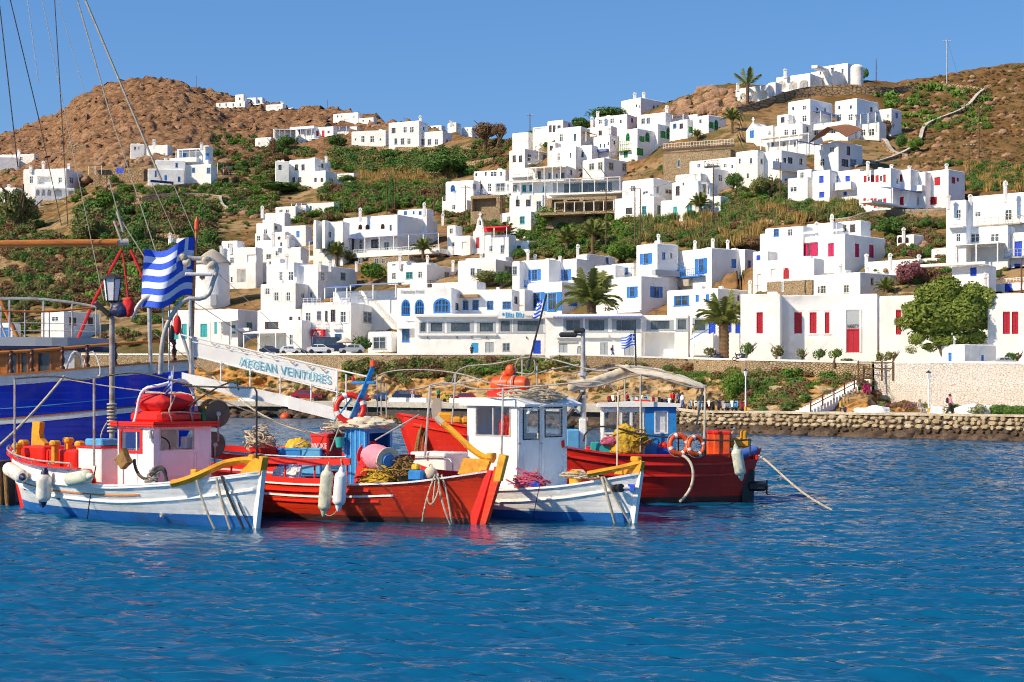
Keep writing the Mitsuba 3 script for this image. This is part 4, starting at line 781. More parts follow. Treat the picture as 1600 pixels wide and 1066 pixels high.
house('white house with crimson shutters and chimneys on the right slope', [
    (1342, 1392, 1425, 262, 330, [(1350, 275, 1354, 285, 'rs'), (1361, 274, 1366, 285, 'rs'), (1355, 275, 1360, 284, 'w'), (1368, 274, 1373, 285, 'rs'), (1380, 273, 1384, 285, 'rs'), (1374, 274, 1379, 284, 'w'), (1349, 310, 1353, 322, 'rs'), (1354, 311, 1359, 321, 'w'), (1360, 310, 1364, 322, 'rs'), (1365, 310, 1370, 325, 'rp'), (1380, 310, 1385, 325, 'rs'), (1371, 311, 1379, 325, 'y')], dict(yaw=.55)),
    (1390, 1423, 1425, 264, 330, [(1405, 273, 1410, 284, 'rs'), (1406, 308, 1412, 323, 'rp')], dict(d=1)), (1422, 1446, 1448, 268, 330, [(1424, 277, 1429, 287, 'w'), (1427, 309, 1435, 321, 'rs')], dict(d=2)), (1444, 1482, 1508, 264, 330, [(1460, 277, 1469, 290, 'rs'), (1447, 278, 1450, 288, 'rs'), (1487, 277, 1492, 287, 'rs'), (1495, 278, 1498, 284, 'rs'), (1451, 308, 1464, 320, 'rs')], dict(yaw=.55, d=1))],
    chim=[(1393, 257, 264, 2), (1479, 256, 266, 3, 3), (1421, 259, 266, 3), (1356, 252, 264, 2)], extra=ex)
def ex(H): rail(H, 1290, 287, 1336, 297, 0, 1.5, parapet=True)
house('white house with deep blue windows left of the crimson shuttered house', [(1297, 1344, 1347, 264, 312, [(1303, 275, 1309, 286, 'Ds'), (1321, 275, 1328, 287, 'Ds'), (1297.5, 300, 1303, 309, 'Ds'), (1318, 300, 1323, 306, 'Ds')]), (1269, 1297, 1299, 265, 312, [(1280, 275, 1287, 286, 'Ds'), (1280, 300, 1288, 309, 'Ds')], dict(d=1))], extra=ex)
house('narrow white house with stacked terraces beside the blue windowed house', [(1230, 1262, 1270, 276, 318, [(1250, 269, 1256, 279, 'w'), (1234, 292, 1246, 300, 'w')]), (1245, 1268, 1270, 264, 290, [(1250, 269, 1256, 278, 'wo')], dict(d=4))])
def ex(H):
    F = H['faces'][0][0]; u0, u1 = F.u(1283), F.u(1342); zt = F.z(1312, 208)
    v = []; nu, nv = 13, 9
    for a in np.linspace(0, 1, nu):
        for b in np.linspace(0, 1, nv): v.append([(u1 - u0) * a, -1 + 5 * b, 1.2 + 1.6 * math.sin(math.pi * a) * (1 - .35 * b) - 1.5 * b * abs(2 * a - 1) - .5 * b])
    f = [[i * nv + j, (i + 1) * nv + j, (i + 1) * nv + j + 1, i * nv + j + 1] for i in range(nu - 1) for j in range(nv - 1)]
    v = np.array(v); vv = np.vstack([v, v - [0, 0, .06]]); ff = f + [[q[3] + len(v), q[2] + len(v), q[1] + len(v), q[0] + len(v)] for q in f]
    Mx = F.M(u0, zt - 1.0, 1, 1); put('shade_sail', ((Mx[:3, :3] @ vv.T).T + Mx[:3, 3], ff), 'mat_sail_shade', H['key'])
house('white two storey house under a brown shade sail on the right', [(1272, 1310, 1348, 221, 268, [(1296, 230, 1304, 239, 'wo'), (1323, 229, 1328, 242, 'k'), (1281, 248, 1289, 260, 'wo'), (1315, 249, 1325, 260, 'k'), (1328, 249, 1338, 261, 'y')], dict(yaw=.65))], extra=ex)
def ex(H): awning(H, 1232, 1272, 224, 240, 0, 2, 'mat_awning_blue', 3); rail(H, 1202, 257, 1259, 267, 0, .9, parapet=True)
house('white house with row of small windows and a pergola roof terrace', [(1180, 1221, 1260, 234, 282, [(1212, 247, 1218, 256, 'w'), (1224, 247, 1228, 255, 'k'), (1231, 246, 1238, 256, 'k'), (1249, 248, 1253, 257, 'k')], dict(yaw=.65)), (1150, 1184, 1196, 234, 292, [(1154, 247, 1158, 257, 'w'), (1171, 246, 1176, 257, 'w'), (1166, 270, 1171, 280, 'w')], dict(yaw=.5, d=1))], extra=ex)
house('white house behind the twin blocks with an upper sun terrace', [(1196, 1272, 1275, 214, 240, [(1205, 222, 1210, 230, 'w'), (1222, 222, 1228, 230, 'w'), (1240, 222, 1246, 230, 'w')], dict(d=2))], extra=lambda H: awning(H, 1196, 1272, 213, 228, 0, 2.2, 'mat_frame_white', 6, .05))
house('round ended white annex at the left foot of the twin blocks', [(1184, 1208, 1211, 196, 226, [(1200, 204, 1205, 212, 'wa')])])
def ex(H): awning(H, 1341, 1377, 178, 191, 4, 2.4, 'mat_awning_blue', 4); awning(H, 1268, 1303, 178, 192, 0, 2.4, 'mat_awning_blue', 3); rail(H, 1268, 192, 1340, 200, 3, 1.0, parapet=True)
house('twin white cubic houses stepping down below the hilltop villa', [
    (1231, 1266, 1301, 154, 214, [(1237, 166, 1242, 173, 'w'), (1254, 165, 1260, 172, 'w'), (1235, 180, 1242, 192, 'w'), (1253, 180, 1261, 191, 'w')], dict(yaw=.6)), (1304, 1339, 1373, 153, 214, [(1309, 165, 1314, 172, 'w'), (1327, 164, 1332, 171, 'w'), (1307, 178, 1315, 190, 'w'), (1325, 178, 1333, 189, 'w')], dict(yaw=.6)),
    (1211, 1254, 1268, 192, 216, [(1225, 202, 1232, 212, 'w'), (1237, 202, 1245, 212, 'w')], dict(d=-4, yaw=.5)), (1267, 1325, 1340, 191, 218, [(1272, 203, 1279, 212, 'w'), (1284, 203, 1292, 212, 'w'), (1298, 200, 1306, 209, 'w'), (1311, 200, 1320, 209, 'w')], dict(d=-3, yaw=.4)),
    (1341, 1374, 1377, 190, 226, [(1345, 202, 1353, 213, 'w'), (1357, 201, 1367, 213, 'w')], dict(d=-2)), (1357, 1393, 1409, 169, 200, [(1386, 178, 1389, 185, 'w'), (1360, 182, 1372, 190, 'kx')], dict(d=3, yaw=.5)), (1214, 1232, 1236, 178, 200, [], dict(d=1))], extra=ex)
def ex(H):
    FL = H['faces'][2][0]; p = P(1339, 122, H['base'] + 3); r = 10 / FPX * H['base']; h = 20 / FPX * H['base']
    put('round_tower', lathe([(0, -6), (r, -6), (r, h * .8), (r * .8, h * .95), (r * .4, h * 1.05), (0, h * 1.08)], 20, at=p), 'mat_whitewash', H['key'], smooth=30)
    slab(H, 1268, 1352, 119, 123, 0, 1.6, 'mat_frame_white', 'terrace')
house('white hilltop villa with a row of round arches and a domed tower', [
    (1212, 1266, 1350, 114, 146, [(1215, 127, 1228, 141, 'waL'), (1233, 127, 1246, 141, 'waL'), (1249, 125, 1263, 139, 'waL'), (1270, 124, 1280, 138, 'waL'), (1285, 124, 1300, 137, 'wL')], dict(yaw=.45)), (1266, 1300, 1335, 108, 125, [(1300, 107, 1304, 116, 'kx'), (1280, 110, 1284, 118, 'w')], dict(d=4)), (1280, 1325, 1348, 98, 124, [(1314, 107, 1319, 115, 'w'), (1298, 106, 1303, 113, 'k'), (1286, 108, 1290, 114, 'k')], dict(d=8))], chim=[(1227, 108, 116, 3)], extra=ex)
house('lower white wing with three arches below the hilltop villa', [(1149, 1201, 1206, 132, 162, [(1156, 145, 1166, 160, 'waL'), (1174, 143, 1184, 160, 'waL'), (1187, 142, 1199, 158, 'waL')]), (1199, 1212, 1214, 128, 162, [(1203, 145, 1208, 155, 'kx')], dict(d=1))], chim=[(1153, 130, 136, 1)])
# ================= upper middle cluster
house('white house with two round chimneys alone on the skyline', [(970, 1001, 1039, 152, 180, [(993, 163, 996, 168, 'w'), (998, 164, 1000, 169, 'w'), (1020, 165, 1023, 171, 'k'), (1026, 165, 1029, 171, 'k')], dict(yaw=.75))], chim=[(992, 145, 154, 2), (1006, 144, 154, 3)])
house('low white house with a dark roof terrace at the left end of the upper cluster', [(855, 880, 898, 187, 212, [(858, 196, 862, 206, 'k'), (864, 196, 868, 206, 'k'), (871, 196, 876, 206, 'k')], dict(yaw=.5)), (800, 826, 830, 206, 216, [], dict(d=6)), (832, 856, 858, 197, 210, [(835, 200, 852, 206, 'kx')], dict(d=3))])
house('white house with a panelled loggia below the skyline house', [(929, 980, 995, 178, 206, [(935, 187, 941, 194, 'w'), (953, 185, 960, 193, 'w'), (968, 187, 972, 193, 'w')], dict(yaw=.5))], chim=[(934, 174, 180, 2), (925, 183, 196, 1)])
house('white house with blue awning and a stout chimney in the upper cluster', [(995, 1040, 1047, 175, 205, [(1002, 185, 1008, 194, 'y'), (1010, 184, 1016, 194, 'y')]), (1040, 1090, 1100, 178, 200, [(1042, 185, 1070, 193, 'kx')], dict(d=2))], chim=[(1042, 165, 180, 2)], extra=lambda H: awning(H, 1024, 1074, 181, 193, 1, 2, 'mat_awning_blue', 4))
house('white house with green shutters and arched window highest in the row', [(1082, 1107, 1135, 179, 208, [(1108, 191, 1115, 201, 'gs'), (1116, 187, 1122, 204, 'ga')], dict(yaw=.75))])
house('white house with green shutters second from the right in its row', [(1046, 1074, 1100, 186, 216, [(1076, 198, 1082, 208, 'gs'), (1084, 193, 1091, 211, 'ga')], dict(yaw=.75))])
house('white house with green shutters third from the right in its row', [(996, 1028, 1060, 193, 228, [(1032, 205, 1040, 216, 'gs'), (1041, 199, 1048, 218, 'ga')], dict(yaw=.7))], extra=None)
def ex(H): rail(H, 968, 221, 986, 236, 0, 1.0, 'mat_leaf_bright', 7)
house('white house with a pale green balcony and green shutters', [(967, 996, 1028, 200, 250, [(978, 208, 984, 221, 'ga'), (999, 213, 1007, 222, 'gs'), (1008, 207, 1015, 222, 'ga'), (995.5, 232, 1005, 243, 'gs'), (975, 236, 981, 246, 'g')], dict(yaw=.7))], extra=ex)
house('white house with two tall grey windows below the crest shrubs', [(867, 908, 922, 197, 232, [(874, 209, 880, 222, 'w'), (896, 208, 901, 222, 'w')], dict(yaw=.5)), (905, 955, 958, 196, 230, [], dict(d=3)), (855, 868, 872, 222, 246, [], dict(d=-1))], extra=lambda H: awning(H, 908, 925, 209, 222, 0, 1.5, 'mat_thatch', 2))
house('white house with three small windows and a stepped flank in the upper cluster', [(927, 953, 967, 211, 246, [(937, 224, 940, 232, 'w'), (943, 224, 946, 232, 'w'), (949, 221, 952, 228, 'w')], dict(yaw=.6)), (918, 952, 954, 236, 250, [(922, 236, 950, 239, 'kx')], dict(d=-2))], extra=lambda H: slab(H, 919, 952, 235, 239, 1, 1.5, 'mat_awning_blue', 'canopy'))
house('white house with an arched niche in the middle of the upper cluster', [(862, 900, 912, 228, 264, [(870, 237, 876, 252, 'wa'), (890, 238, 893, 248, 'w')], dict(yaw=.5)), (898, 925, 928, 226, 262, [(899, 238, 903, 248, 'w'), (908, 236, 913, 247, 'w')], dict(d=1))])
house('wide white house with three upper windows at the left of the upper cluster', [(795, 820, 862, 232, 268, [(801, 243, 806, 253, 'k'), (811, 243, 816, 253, 'k'), (824, 241, 830, 252, 'y'), (848, 242, 856, 252, 'y')], dict(yaw=.75))], extra=lambda H: (awning(H, 836, 862, 237, 255, 0, 1.5, 'mat_frame_white', 3), rail(H, 824, 250, 862, 259, 0, 1.2)))
def ex(H):
    awning(H, 832, 884, 262, 281, 0, 3.0, 'mat_frame_white', 5, .1); rail(H, 800, 268, 830, 276, 0, .8)
house('white house with a slatted pergola terrace left of the glass veranda', [(795, 884, 900, 258, 290, [(835, 270, 840, 280, 'w'), (838, 268, 845, 281, 'k'), (856, 269, 861, 281, 'w'), (868, 271, 872, 279, 'w'), (877, 270, 882, 280, 'k'), (820, 276, 832, 282, 'kx')], dict(yaw=.4))], extra=ex)
house('white house with shuttered openings above the glass veranda', [(910, 944, 980, 246, 286, [(920, 255, 929, 266, 'c'), (934, 253, 942, 266, 'c'), (951, 254, 959, 266, 'c'), (972, 255, 979, 268, 'c')], dict(yaw=.7))], extra=lambda H: [put('stay', tube([P(911, 262, H['base'] - 2), P(925, 280, H['base'] - 3)], .09), 'mat_dark_iron', H['key']), put('stay', tube([P(935, 259, H['base'] - 2), P(951, 280, H['base'] - 3)], .09), 'mat_dark_iron', H['key'])])
def ex(H): awning(H, 798, 973, 280, 303, 0, 2.6, 'mat_frame_white', 10, .25); slab(H, 862, 975, 303, 306, 0, 2.8)
house('wide restaurant terrace with a long band of glass on the middle slope', [(800, 972, 980, 279, 310, [(864, 284, 974, 303, 'yv'), (801, 289, 808, 300, 'y'), (816, 289, 822, 300, 't'), (827, 289, 833, 299, 't'), (848, 291, 853, 300, 't')], dict(yaw=.2))], extra=ex)
house('ochre stone terrace building under the glass band', [(852, 964, 970, 306, 336, [(862, 312, 880, 328, 'kL'), (886, 312, 905, 328, 'kL'), (911, 312, 930, 328, 'kL'), (936, 312, 956, 328, 'kL')], dict(yaw=.2, d=-1, sink=2.5))], mat='mat_stone', extra=lambda H: (awning(H, 872, 964, 315, 334, 0, 3.2, 'mat_wood_grey', 7, .1), slab(H, 850, 975, 334, 338, 0, 4.0, 'mat_stone', 'terrace')))
house('plain white house block below the left end of the glass band', [(796, 852, 858, 304, 350, [(806, 312, 812, 322, 'k'), (822, 312, 828, 322, 'k'), (838, 314, 846, 330, 'y')], dict(yaw=.2, d=-1)), (782, 830, 834, 330, 362, [(792, 338, 798, 346, 'w'), (812, 338, 820, 350, 't')], dict(d=-4))])
house('white cube house with a wooden balcony right of the glass band', [(972, 1021, 1056, 278, 320, [(1004, 299, 1013, 304, 'y'), (985, 290, 993, 300, 'w'), (1025, 290, 1030, 304, 'w'), (1039, 296, 1050, 303, 'c')], dict(yaw=.6)), (960, 1022, 1040, 306, 346, [(978, 325, 988, 334, 'k'), (1003, 322, 1010, 336, 't'), (1027, 322, 1042, 336, 't')], dict(d=-3, yaw=.5))])
house('white house with shop front and turquoise shutters in the lower middle', [(1050, 1091, 1110, 282, 326, [(1056, 291, 1062, 305, 'k'), (1066, 285, 1070, 290, 'w')], dict(yaw=.5)), (1032, 1126, 1130, 306, 342, [(1052, 323, 1058, 336, 'ts'), (1073, 320, 1082, 338, 't'), (1095, 324, 1104, 338, 't')], dict(d=-3)), (1069, 1109, 1112, 285, 320, [(1071, 288, 1108, 305, 'wL')], dict(d=1))], extra=lambda H: awning(H, 1070, 1110, 288, 305, 2, 1.2, 'mat_frame_white', 4, .1))
house('long white house with many small windows below the stone terrace wall', [(1091, 1115, 1147, 262, 304, [(1096, 275, 1100, 286, 'w'), (1122, 273, 1129, 284, 'w')], dict(yaw=.6)), (1077, 1150, 1155, 245, 280, [(1089, 256, 1095, 262, 'w'), (1104, 256, 1110, 262, 'w'), (1130, 256, 1136, 262, 'w'), (1142, 257, 1146, 264, 'w')], dict(d=3)), (1055, 1095, 1098, 270, 312, [(1066, 284, 1070, 290, 'w')], dict(d=-1))], extra=lambda H: rail(H, 1103, 252, 1124, 260, 1, .8, 'mat_dark_iron', 4))
def ex(H): rail(H, 1036, 221, 1146, 232, 0, .1, 'mat_frame_white', 26, slab=True); slab(H, 1035, 1148, 230, 233, 0, .6, 'mat_dark_wood', 'terrace')
house('tall ochre stone terrace wall with a white railing on top', [(1036, 1142, 1148, 232, 264, [(1058, 249, 1063, 262, 'y')], dict(yaw=.3))], mat='mat_stone', name='terrace_wall', cat_='wall', extra=ex)
def ex(H):
    FL, FR, z0, z1, wl, wr, C = H['faces'][0]
    g = prism([(0, 0), (wl, 0), (wl / 2, wl * .45)], 0, wr, 'xz'); M = basis([*(C[:2] - FL.ex * wl), z1 - .3], [*FL.ex, 0], [*FR.ex, 0])
    put('roof', xf(g, M), 'mat_whitewash', H['key']); slab(H, 1175, 1176.4, 183, 194, 0, -.2, name='cross', inn=.4); slab(H, 1173.6, 1177.8, 186, 187.4, 0, -.2, name='cross', inn=.4)
house('little white gabled chapel with a pale blue door below the hilltop villa', [(1165, 1186, 1206, 200, 222, [(1172, 201, 1178, 216, 'bp')], dict(yaw=.7, flat=1))], name='chapel', cat_='chapel', extra=ex)
house('white house with blue awning shop left of the upper cluster', [(696, 740, 752, 281, 322, [(704, 289, 711, 300, 'ba'), (739, 288, 744, 296, 'y')], dict(yaw=.5)), (740, 790, 800, 265, 300, [(742, 270, 746, 276, 'w'), (757, 268, 761, 276, 'w'), (766, 268, 777, 276, 'w'), (781, 268, 785, 276, 'w')], dict(d=4, yaw=.4)), (738, 800, 802, 282, 322, [(747, 288, 754, 298, 'y'), (762, 286, 768, 300, 'w'), (774, 286, 790, 300, 'y'), (792, 288, 800, 298, 'b')], dict(d=-1)), (690, 730, 734, 312, 340, [(706, 320, 712, 328, 'w')], dict(d=-3))], extra=lambda H: (rail(H, 733, 296, 800, 306, 2, 1.6), awning(H, 700, 770, 306, 326, 2, 3, 'mat_awning_blue', 4)))
house('stone house with dark timber terrace behind the tall poles', [(735, 782, 790, 304, 348, [(738, 310, 775, 330, 'kL'), (752, 335, 760, 345, 'kx')], dict(yaw=.3))], mat='mat_stone')
house('white block with a flat roof at the right of the middle shrubs', [(1187, 1212, 1216, 364, 412, [(1193, 400, 1199, 408, 'b')], dict(yaw=.4)), (1190, 1206, 1210, 380, 430, [], dict(d=-2))])
house('small white house with magenta flowers behind the tall blue door house', [(1176, 1200, 1206, 392, 452, [(1182, 399, 1188, 407, 'Ds'), (1183, 428, 1189, 450, 'rx')], dict(d=2))])
house('white domed house left of the windmill among trees', [(262, 302, 312, 372, 394, [(272, 378, 276, 386, 'w')])], chim=[(266, 364, 374, 1)])
house('small white house with two square windows behind the sailing boat rail', [(64, 100, 155, 486, 540, [(80, 495, 92, 502, 'w'), (108, 496, 119, 508, 'k'), (137, 496, 145, 508, 'k')], dict(yaw=.7))])
house('white boat house with a blue pergola at the far left shore', [(-30, 20, 24, 505, 545, [(0, 512, 14, 540, 'bs')])])
# windmill
wm = thing('windmill', 'round white windmill with a pointed straw cap', 'windmill')
D = float(depth(332, 478)); c = P(332, 478, D); R = 27.5 / FPX * D; hb = (478 - 412) / FPX * D; ht = (478 - 388) / FPX * D
put('tower', lathe([(0, -4), (R * 1.06, -4), (R, 0), (R * .93, hb), (0, hb)], 32, at=c), 'mat_whitewash', wm, smooth=30)
cone = lathe([(R * 1.06, hb - .1), (R * 1.04, hb + .12), (R * .5, hb + (ht - hb) * .62), (0, ht), (0, hb - .1)], 32)
put('straw_cap', xf(cone, trimesh.transformations.translation_matrix(c)), 'mat_wood_grey', wm, smooth=30)
put('window', box(c + [-R * .55, -R * .95, hb * .62], c + [-R * .55 + 1.0, -R * .5, hb * .62 + 1.1]), 'mat_dark_wood', wm)
put('door', box(c + [R * .1, -R * 1.1, -.2], c + [R * .1 + 1.2, -R * .6, 2.1]), 'mat_shutter_grey', wm)
# garden and terrace walls of rubble stone on the slope
def slope_wall(label, pts, hpx, mat='mat_far_stone', cap=True, thick=.7):
    w = thing('slope_wall', label, 'wall'); pts = np.array(pts, float)
    q = np.array([at(*p) for p in pts]); q = bez(q, 5 * len(pts)); s = np.linspace(0, len(pts) - 1, len(q)); ys = np.interp(s, range(len(pts)), hpx if np.ndim(hpx) else [hpx] * len(pts))
    h = ys / FPX * q[:, 1]; t = np.gradient(q[:, :2], axis=0); t /= np.linalg.norm(t, axis=1, keepdims=True); n = np.c_[-t[:, 1], t[:, 0]] * thick
    def run(lo, hi, ex_):
        a, b = q[:, :2] - n * ex_, q[:, :2] + n * (1 + ex_); ring = np.stack([np.c_[a, lo], np.c_[a, hi], np.c_[b, hi], np.c_[b, lo]], 1); m = len(q); F_ = []
        for k in range(m - 1):
            for e in range(4): F_.append([k * 4 + e, k * 4 + (e + 1) % 4, k * 4 + 4 + (e + 1) % 4, k * 4 + 4 + e])
        F_ += [[0, 3, 2, 1], [4 * m - 4, 4 * m - 3, 4 * m - 2, 4 * m - 1]]; return (ring.reshape(-1, 3), F_)
    put('masonry', run(q[:, 2] - 1.8, q[:, 2] + h, 0), mat, w)
    if cap: put('coping', run(q[:, 2] + h, q[:, 2] + h + .18, .06), 'mat_concrete', w)
slope_wall('curved stone wall with white coping among the shrubs on the left slope', [(222, 318), (270, 312), (322, 312), (345, 328), (372, 334), (400, 332)], [10, 9, 8, 14, 8, 6])
slope_wall('long stone terrace wall under the large ridge house', [(545, 238), (600, 243), (660, 243), (736, 240)], [12, 14, 13, 10], cap=False)
slope_wall('stone wall with white coping zigzagging up the right hillside', [(1340, 262), (1395, 250), (1440, 222), (1455, 196), (1500, 178), (1520, 164), (1543, 143)], [3, 5, 5, 5, 5, 5, 5])
slope_wall('high stone retaining wall under the hilltop villa arches', [(1150, 178), (1200, 166), (1262, 152), (1330, 148), (1395, 150)], [10, 12, 16, 16, 12], cap=False)
slope_wall('low drystone wall along the top of the right hill', [(1395, 150), (1440, 142), (1480, 140), (1540, 143)], [12, 10, 9, 4], cap=False)
slope_wall('stone terrace wall with white coping under the crimson shuttered house', [(1305, 348), (1345, 344), (1365, 340), (1420, 338), (1478, 334)], [5, 9, 9, 9, 8], 'mat_stone')
slope_wall('brown stone wall below the villa with blue doors on the left slope', [(212, 296), (260, 296), (310, 292)], 6, cap=True)
slope_wall('thin white topped wall on the left ridge above the hedges', [(318, 236), (360, 232), (400, 230)], 5)
slope_wall('dry stone terrace wall on the ochre knoll behind the sailing boat', [(60, 440), (120, 432), (180, 436), (230, 448)], 8, cap=False)
slope_wall('rubble terrace wall right of the brown trees in the middle', [(700, 262), (735, 262), (770, 256)], 10, cap=False)
slope_wall('stone wall with steps beside the twin houses', [(1377, 226), (1385, 236), (1400, 244), (1418, 246)], [8, 12, 6, 4])
for k, (x, y, w_) in enumerate([(75, 318, 60), (150, 352, 80), (30, 405, 70), (90, 462, 80), (230, 420, 60), (455, 236, 50), (570, 300, 80), (640, 322, 70), (860, 372, 70), (960, 352, 60), (1060, 352, 90), (1190, 350, 80), (1290, 330, 60), (400, 312, 50), (250, 372, 60), (1430, 372, 60)]):
    slope_wall(['pale', 'ochre', 'brown', 'weathered'][k % 4] + ' drystone terrace wall ' + ['under the arcaded house', 'in the left thicket', 'at the far left below the boom', 'above the sailing ship rail', 'left of the windmill', 'among the ridge trees', 'below the golden reeds', 'above the bell chapel', 'beside the middle palms', 'between the palms and the shop house', 'in the reeds right of the shop house', 'above the magenta shuttered house', 'below the deep blue windowed house', 'beneath the hedge of the two storey house', 'behind the flag', 'by the dark evergreens at the right'][k], [(x - w_ / 2, y + 2), (x, y), (x + w_ / 2, y + 1 + k % 3)], 5 + k % 3, cap=False)
# a few more houses between the clusters
house('white house with a red canopy beside the palm near the bell chapel', [(757, 795, 802, 366, 400, [(764, 384, 770, 394, 'w'), (782, 383, 788, 396, 'y')], dict(yaw=.5)), (800, 826, 830, 376, 402, [(808, 384, 814, 394, 'k')], dict(d=1))], extra=lambda H: (awning(H, 760, 800, 356, 372, 0, 2.2, 'mat_sign_red', 3), slab(H, 757, 796, 354, 362, 0, .3, 'mat_sign_red', 'red_band')))
house('white house low on the slope left of the blue awning restaurant', [(440, 478, 488, 352, 384, [(447, 361, 452, 371, 'w'), (463, 361, 468, 371, 'bs')], dict(yaw=.5)), (428, 446, 450, 362, 388, [(434, 370, 438, 380, 'k')], dict(d=-2))])
# hillside, levelled under every house
for C, eL, eR, wl, wr in PADS:
    dx, dy = Xg - C[0], Yg - C[1]; u, v = -(dx * eL[0] + dy * eL[1]), dx * eR[0] + dy * eR[1]
    far = np.maximum(np.maximum(-u - .6, u - wl - .6), np.maximum(-v - .8, v - wr + .5)); far = np.maximum(far, 0)
    near = far < 6; Zg[near] = np.minimum(Zg[near], C[2] - .12 + far[near] * 1.3)
n0, n1 = Xg.shape
i, j = np.meshgrid(np.arange(n0 - 1), np.arange(n1 - 1), indexing='ij')
q = np.stack([i * n1 + j, (i + 1) * n1 + j, (i + 1) * n1 + j + 1, i * n1 + j + 1], -1).reshape(-1, 4)
put('hillside', (np.stack([Xg, Yg, Zg], -1).reshape(-1, 3), q), 'mat_ground', kind='structure', label='brown rocky hillside rising behind the white town', smooth=True)
# ---------------------------------------------------------------- plants
def leaves(pts, nrm, size, r, k=1.0, aspect=1.7):
    """leaf-sized quads at the points, tilted about the outward direction"""
    n = len(pts); d = nrm + r.normal(0, .7, (n, 3)); d /= np.linalg.norm(d, axis=1, keepdims=True)
    a = np.cross(d, r.normal(0, 1, (n, 3))); a /= np.linalg.norm(a, axis=1, keepdims=True); b = np.cross(d, a)
    s = (size * r.uniform(.6, 1.35, n))[:, None]; a = a * s * aspect ** .5; b = b * s / aspect ** .5
    v = np.stack([pts - a, pts - b * .8 + d * s * .12, pts + a, pts + b * .8 + d * s * .12], 1).reshape(-1, 3)
    f = np.arange(4 * n).reshape(-1, 4); return v, f
def crown(seed, lobes, n, size, shape=(1, 1, .8), gap=.30):
    """a crown of about unit radius: leaf clumps spread through several overlapping lobes"""
    r = np.random.default_rng(seed); C = []
    for k in range(lobes):
        d = r.normal(0, 1, 3); d /= np.linalg.norm(d); d[2] = abs(d[2]) * .9 - .15
        C.append((d * r.uniform(.30, .62), r.uniform(.34, .58)))
    C.append((np.zeros(3), .55)); pts, nr = [], []
    while sum(map(len, pts)) < n:
        c, R = C[r.integers(len(C))]; d = r.normal(0, 1, (80, 3)); d /= np.linalg.norm(d, axis=1, keepdims=True)
        p = c + d * (R * r.uniform(.45, 1.05, 80) ** .6)[:, None]
        keep = meshkit.noise(p * 4.2, seed) > gap; pts.append(p[keep]); nr.append(d[keep])
    pts, nr = np.vstack(pts)[:n] * shape, np.vstack(nr)[:n]
    return leaves(pts, nr, size, r)
def tuft(seed, n=70, h=1.0, w=.5):
    r = np.random.default_rng(seed); v, f = [], []
    for k in range(n):
        b = np.r_[r.normal(0, w * .45, 2), 0]; t = b + np.r_[r.normal(0, .16, 2), h * r.uniform(.6, 1.1)]; s = np.r_[r.normal(0, 1, 2), 0]; s = s / np.linalg.norm(s) * .035
        m_ = (b + t) / 2 + np.r_[r.normal(0, .03, 2), 0]; v += [b - s, b + s, m_ + s, m_ - s, t]; o = 5 * k; f += [[o, o + 1, o + 2], [o, o + 2, o + 3], [o + 3, o + 2, o + 4]]
    return np.array(v), np.array(f)
def pear(seed):
    r = np.random.default_rng(seed); m = []
    for k in range(34):
        d = r.normal(0, 1, 3); c = np.r_[r.normal(0, .38, 2), abs(r.normal(.42, .26))]; e = trimesh.creation.icosphere(subdivisions=1); e.vertices *= [.19, .05, .26]
        e.apply_transform(trimesh.transformations.euler_matrix(r.normal(0, .5), r.normal(0, .6), r.uniform(0, 6.3))); e.apply_translation(c); m.append(e)
    return cat(m)
GROUPS = {}
def group_of(name, mesh, mat, smooth=False):
    k = 'plant_kind_' + name; scene[k] = {'type': 'shapegroup', 'part': mikit.ply(mesh, mat, smooth=smooth)}; GROUPS.setdefault(name.rstrip('0123456789'), []).append(k)
for i_ in range(3):
    for nm, mt in (('dark', 'mat_leaf_dark'), ('olive', 'mat_leaf_olive'), ('dry', 'mat_leaf_dry'), ('bright', 'mat_leaf_bright')):
        group_of(f'{nm}{i_}', crown(40 + i_ * 7 + len(nm), 5, 620, .085, (1, 1, .75)), mt)
for i_ in range(2):
    group_of(f'gold{i_}', tuft(60 + i_), 'mat_leaf_gold'); group_of(f'pear{i_}', pear(70 + i_), 'mat_leaf_bright', 40); group_of(f'purple{i_}', crown(80 + i_, 4, 420, .08), 'mat_leaf_purple')
    group_of(f'reed{i_}', tuft(64 + i_, 80), 'mat_leaf_olive')
for i_ in range(4): group_of(f'rock{i_}', boulder(np.zeros(3), 1.0, 900 + i_, .75), 'mat_rock', 30)
counts = {}
def drop(stuff, kind, p, s, rz, sz=None):
    n = counts[stuff] = counts.get(stuff, 0) + 1
    g = GROUPS[kind][n % len(GROUPS[kind])]
    M = T4().translate(list(map(float, p))).rotate([0, 0, 1], math.degrees(rz)).scale([float(s), float(s), float(sz or s)])
    scene[f'{stuff}__{n:03d}'] = {'type': 'instance', 'to_world': M, 'shapegroup': {'type': 'ref', 'id': g}}
tag('scrub', 'green and brown scrub covering the slope between the white houses', 'scrub', kind='stuff')
tag('cliff_scrub', 'bushes clinging to the ochre cliff above the quay', 'scrub', kind='stuff')
tag('hill_rocks', 'loose brown boulders strewn over the rocky hillsides', 'rocks', kind='stuff')
RECTS = []
for ln in HB: RECTS.append(ln)
def blocked(x, y, pad=1):
    for x0, x1, y0, y1 in RECTS:
        if x0 - pad < x < x1 + pad and y0 < y < y1 - 1: return True
    return False
def ground_at(px, py):
    p = at(px, py); return np.array([p[0], p[1], float(ground_z(p[0], p[1]))])
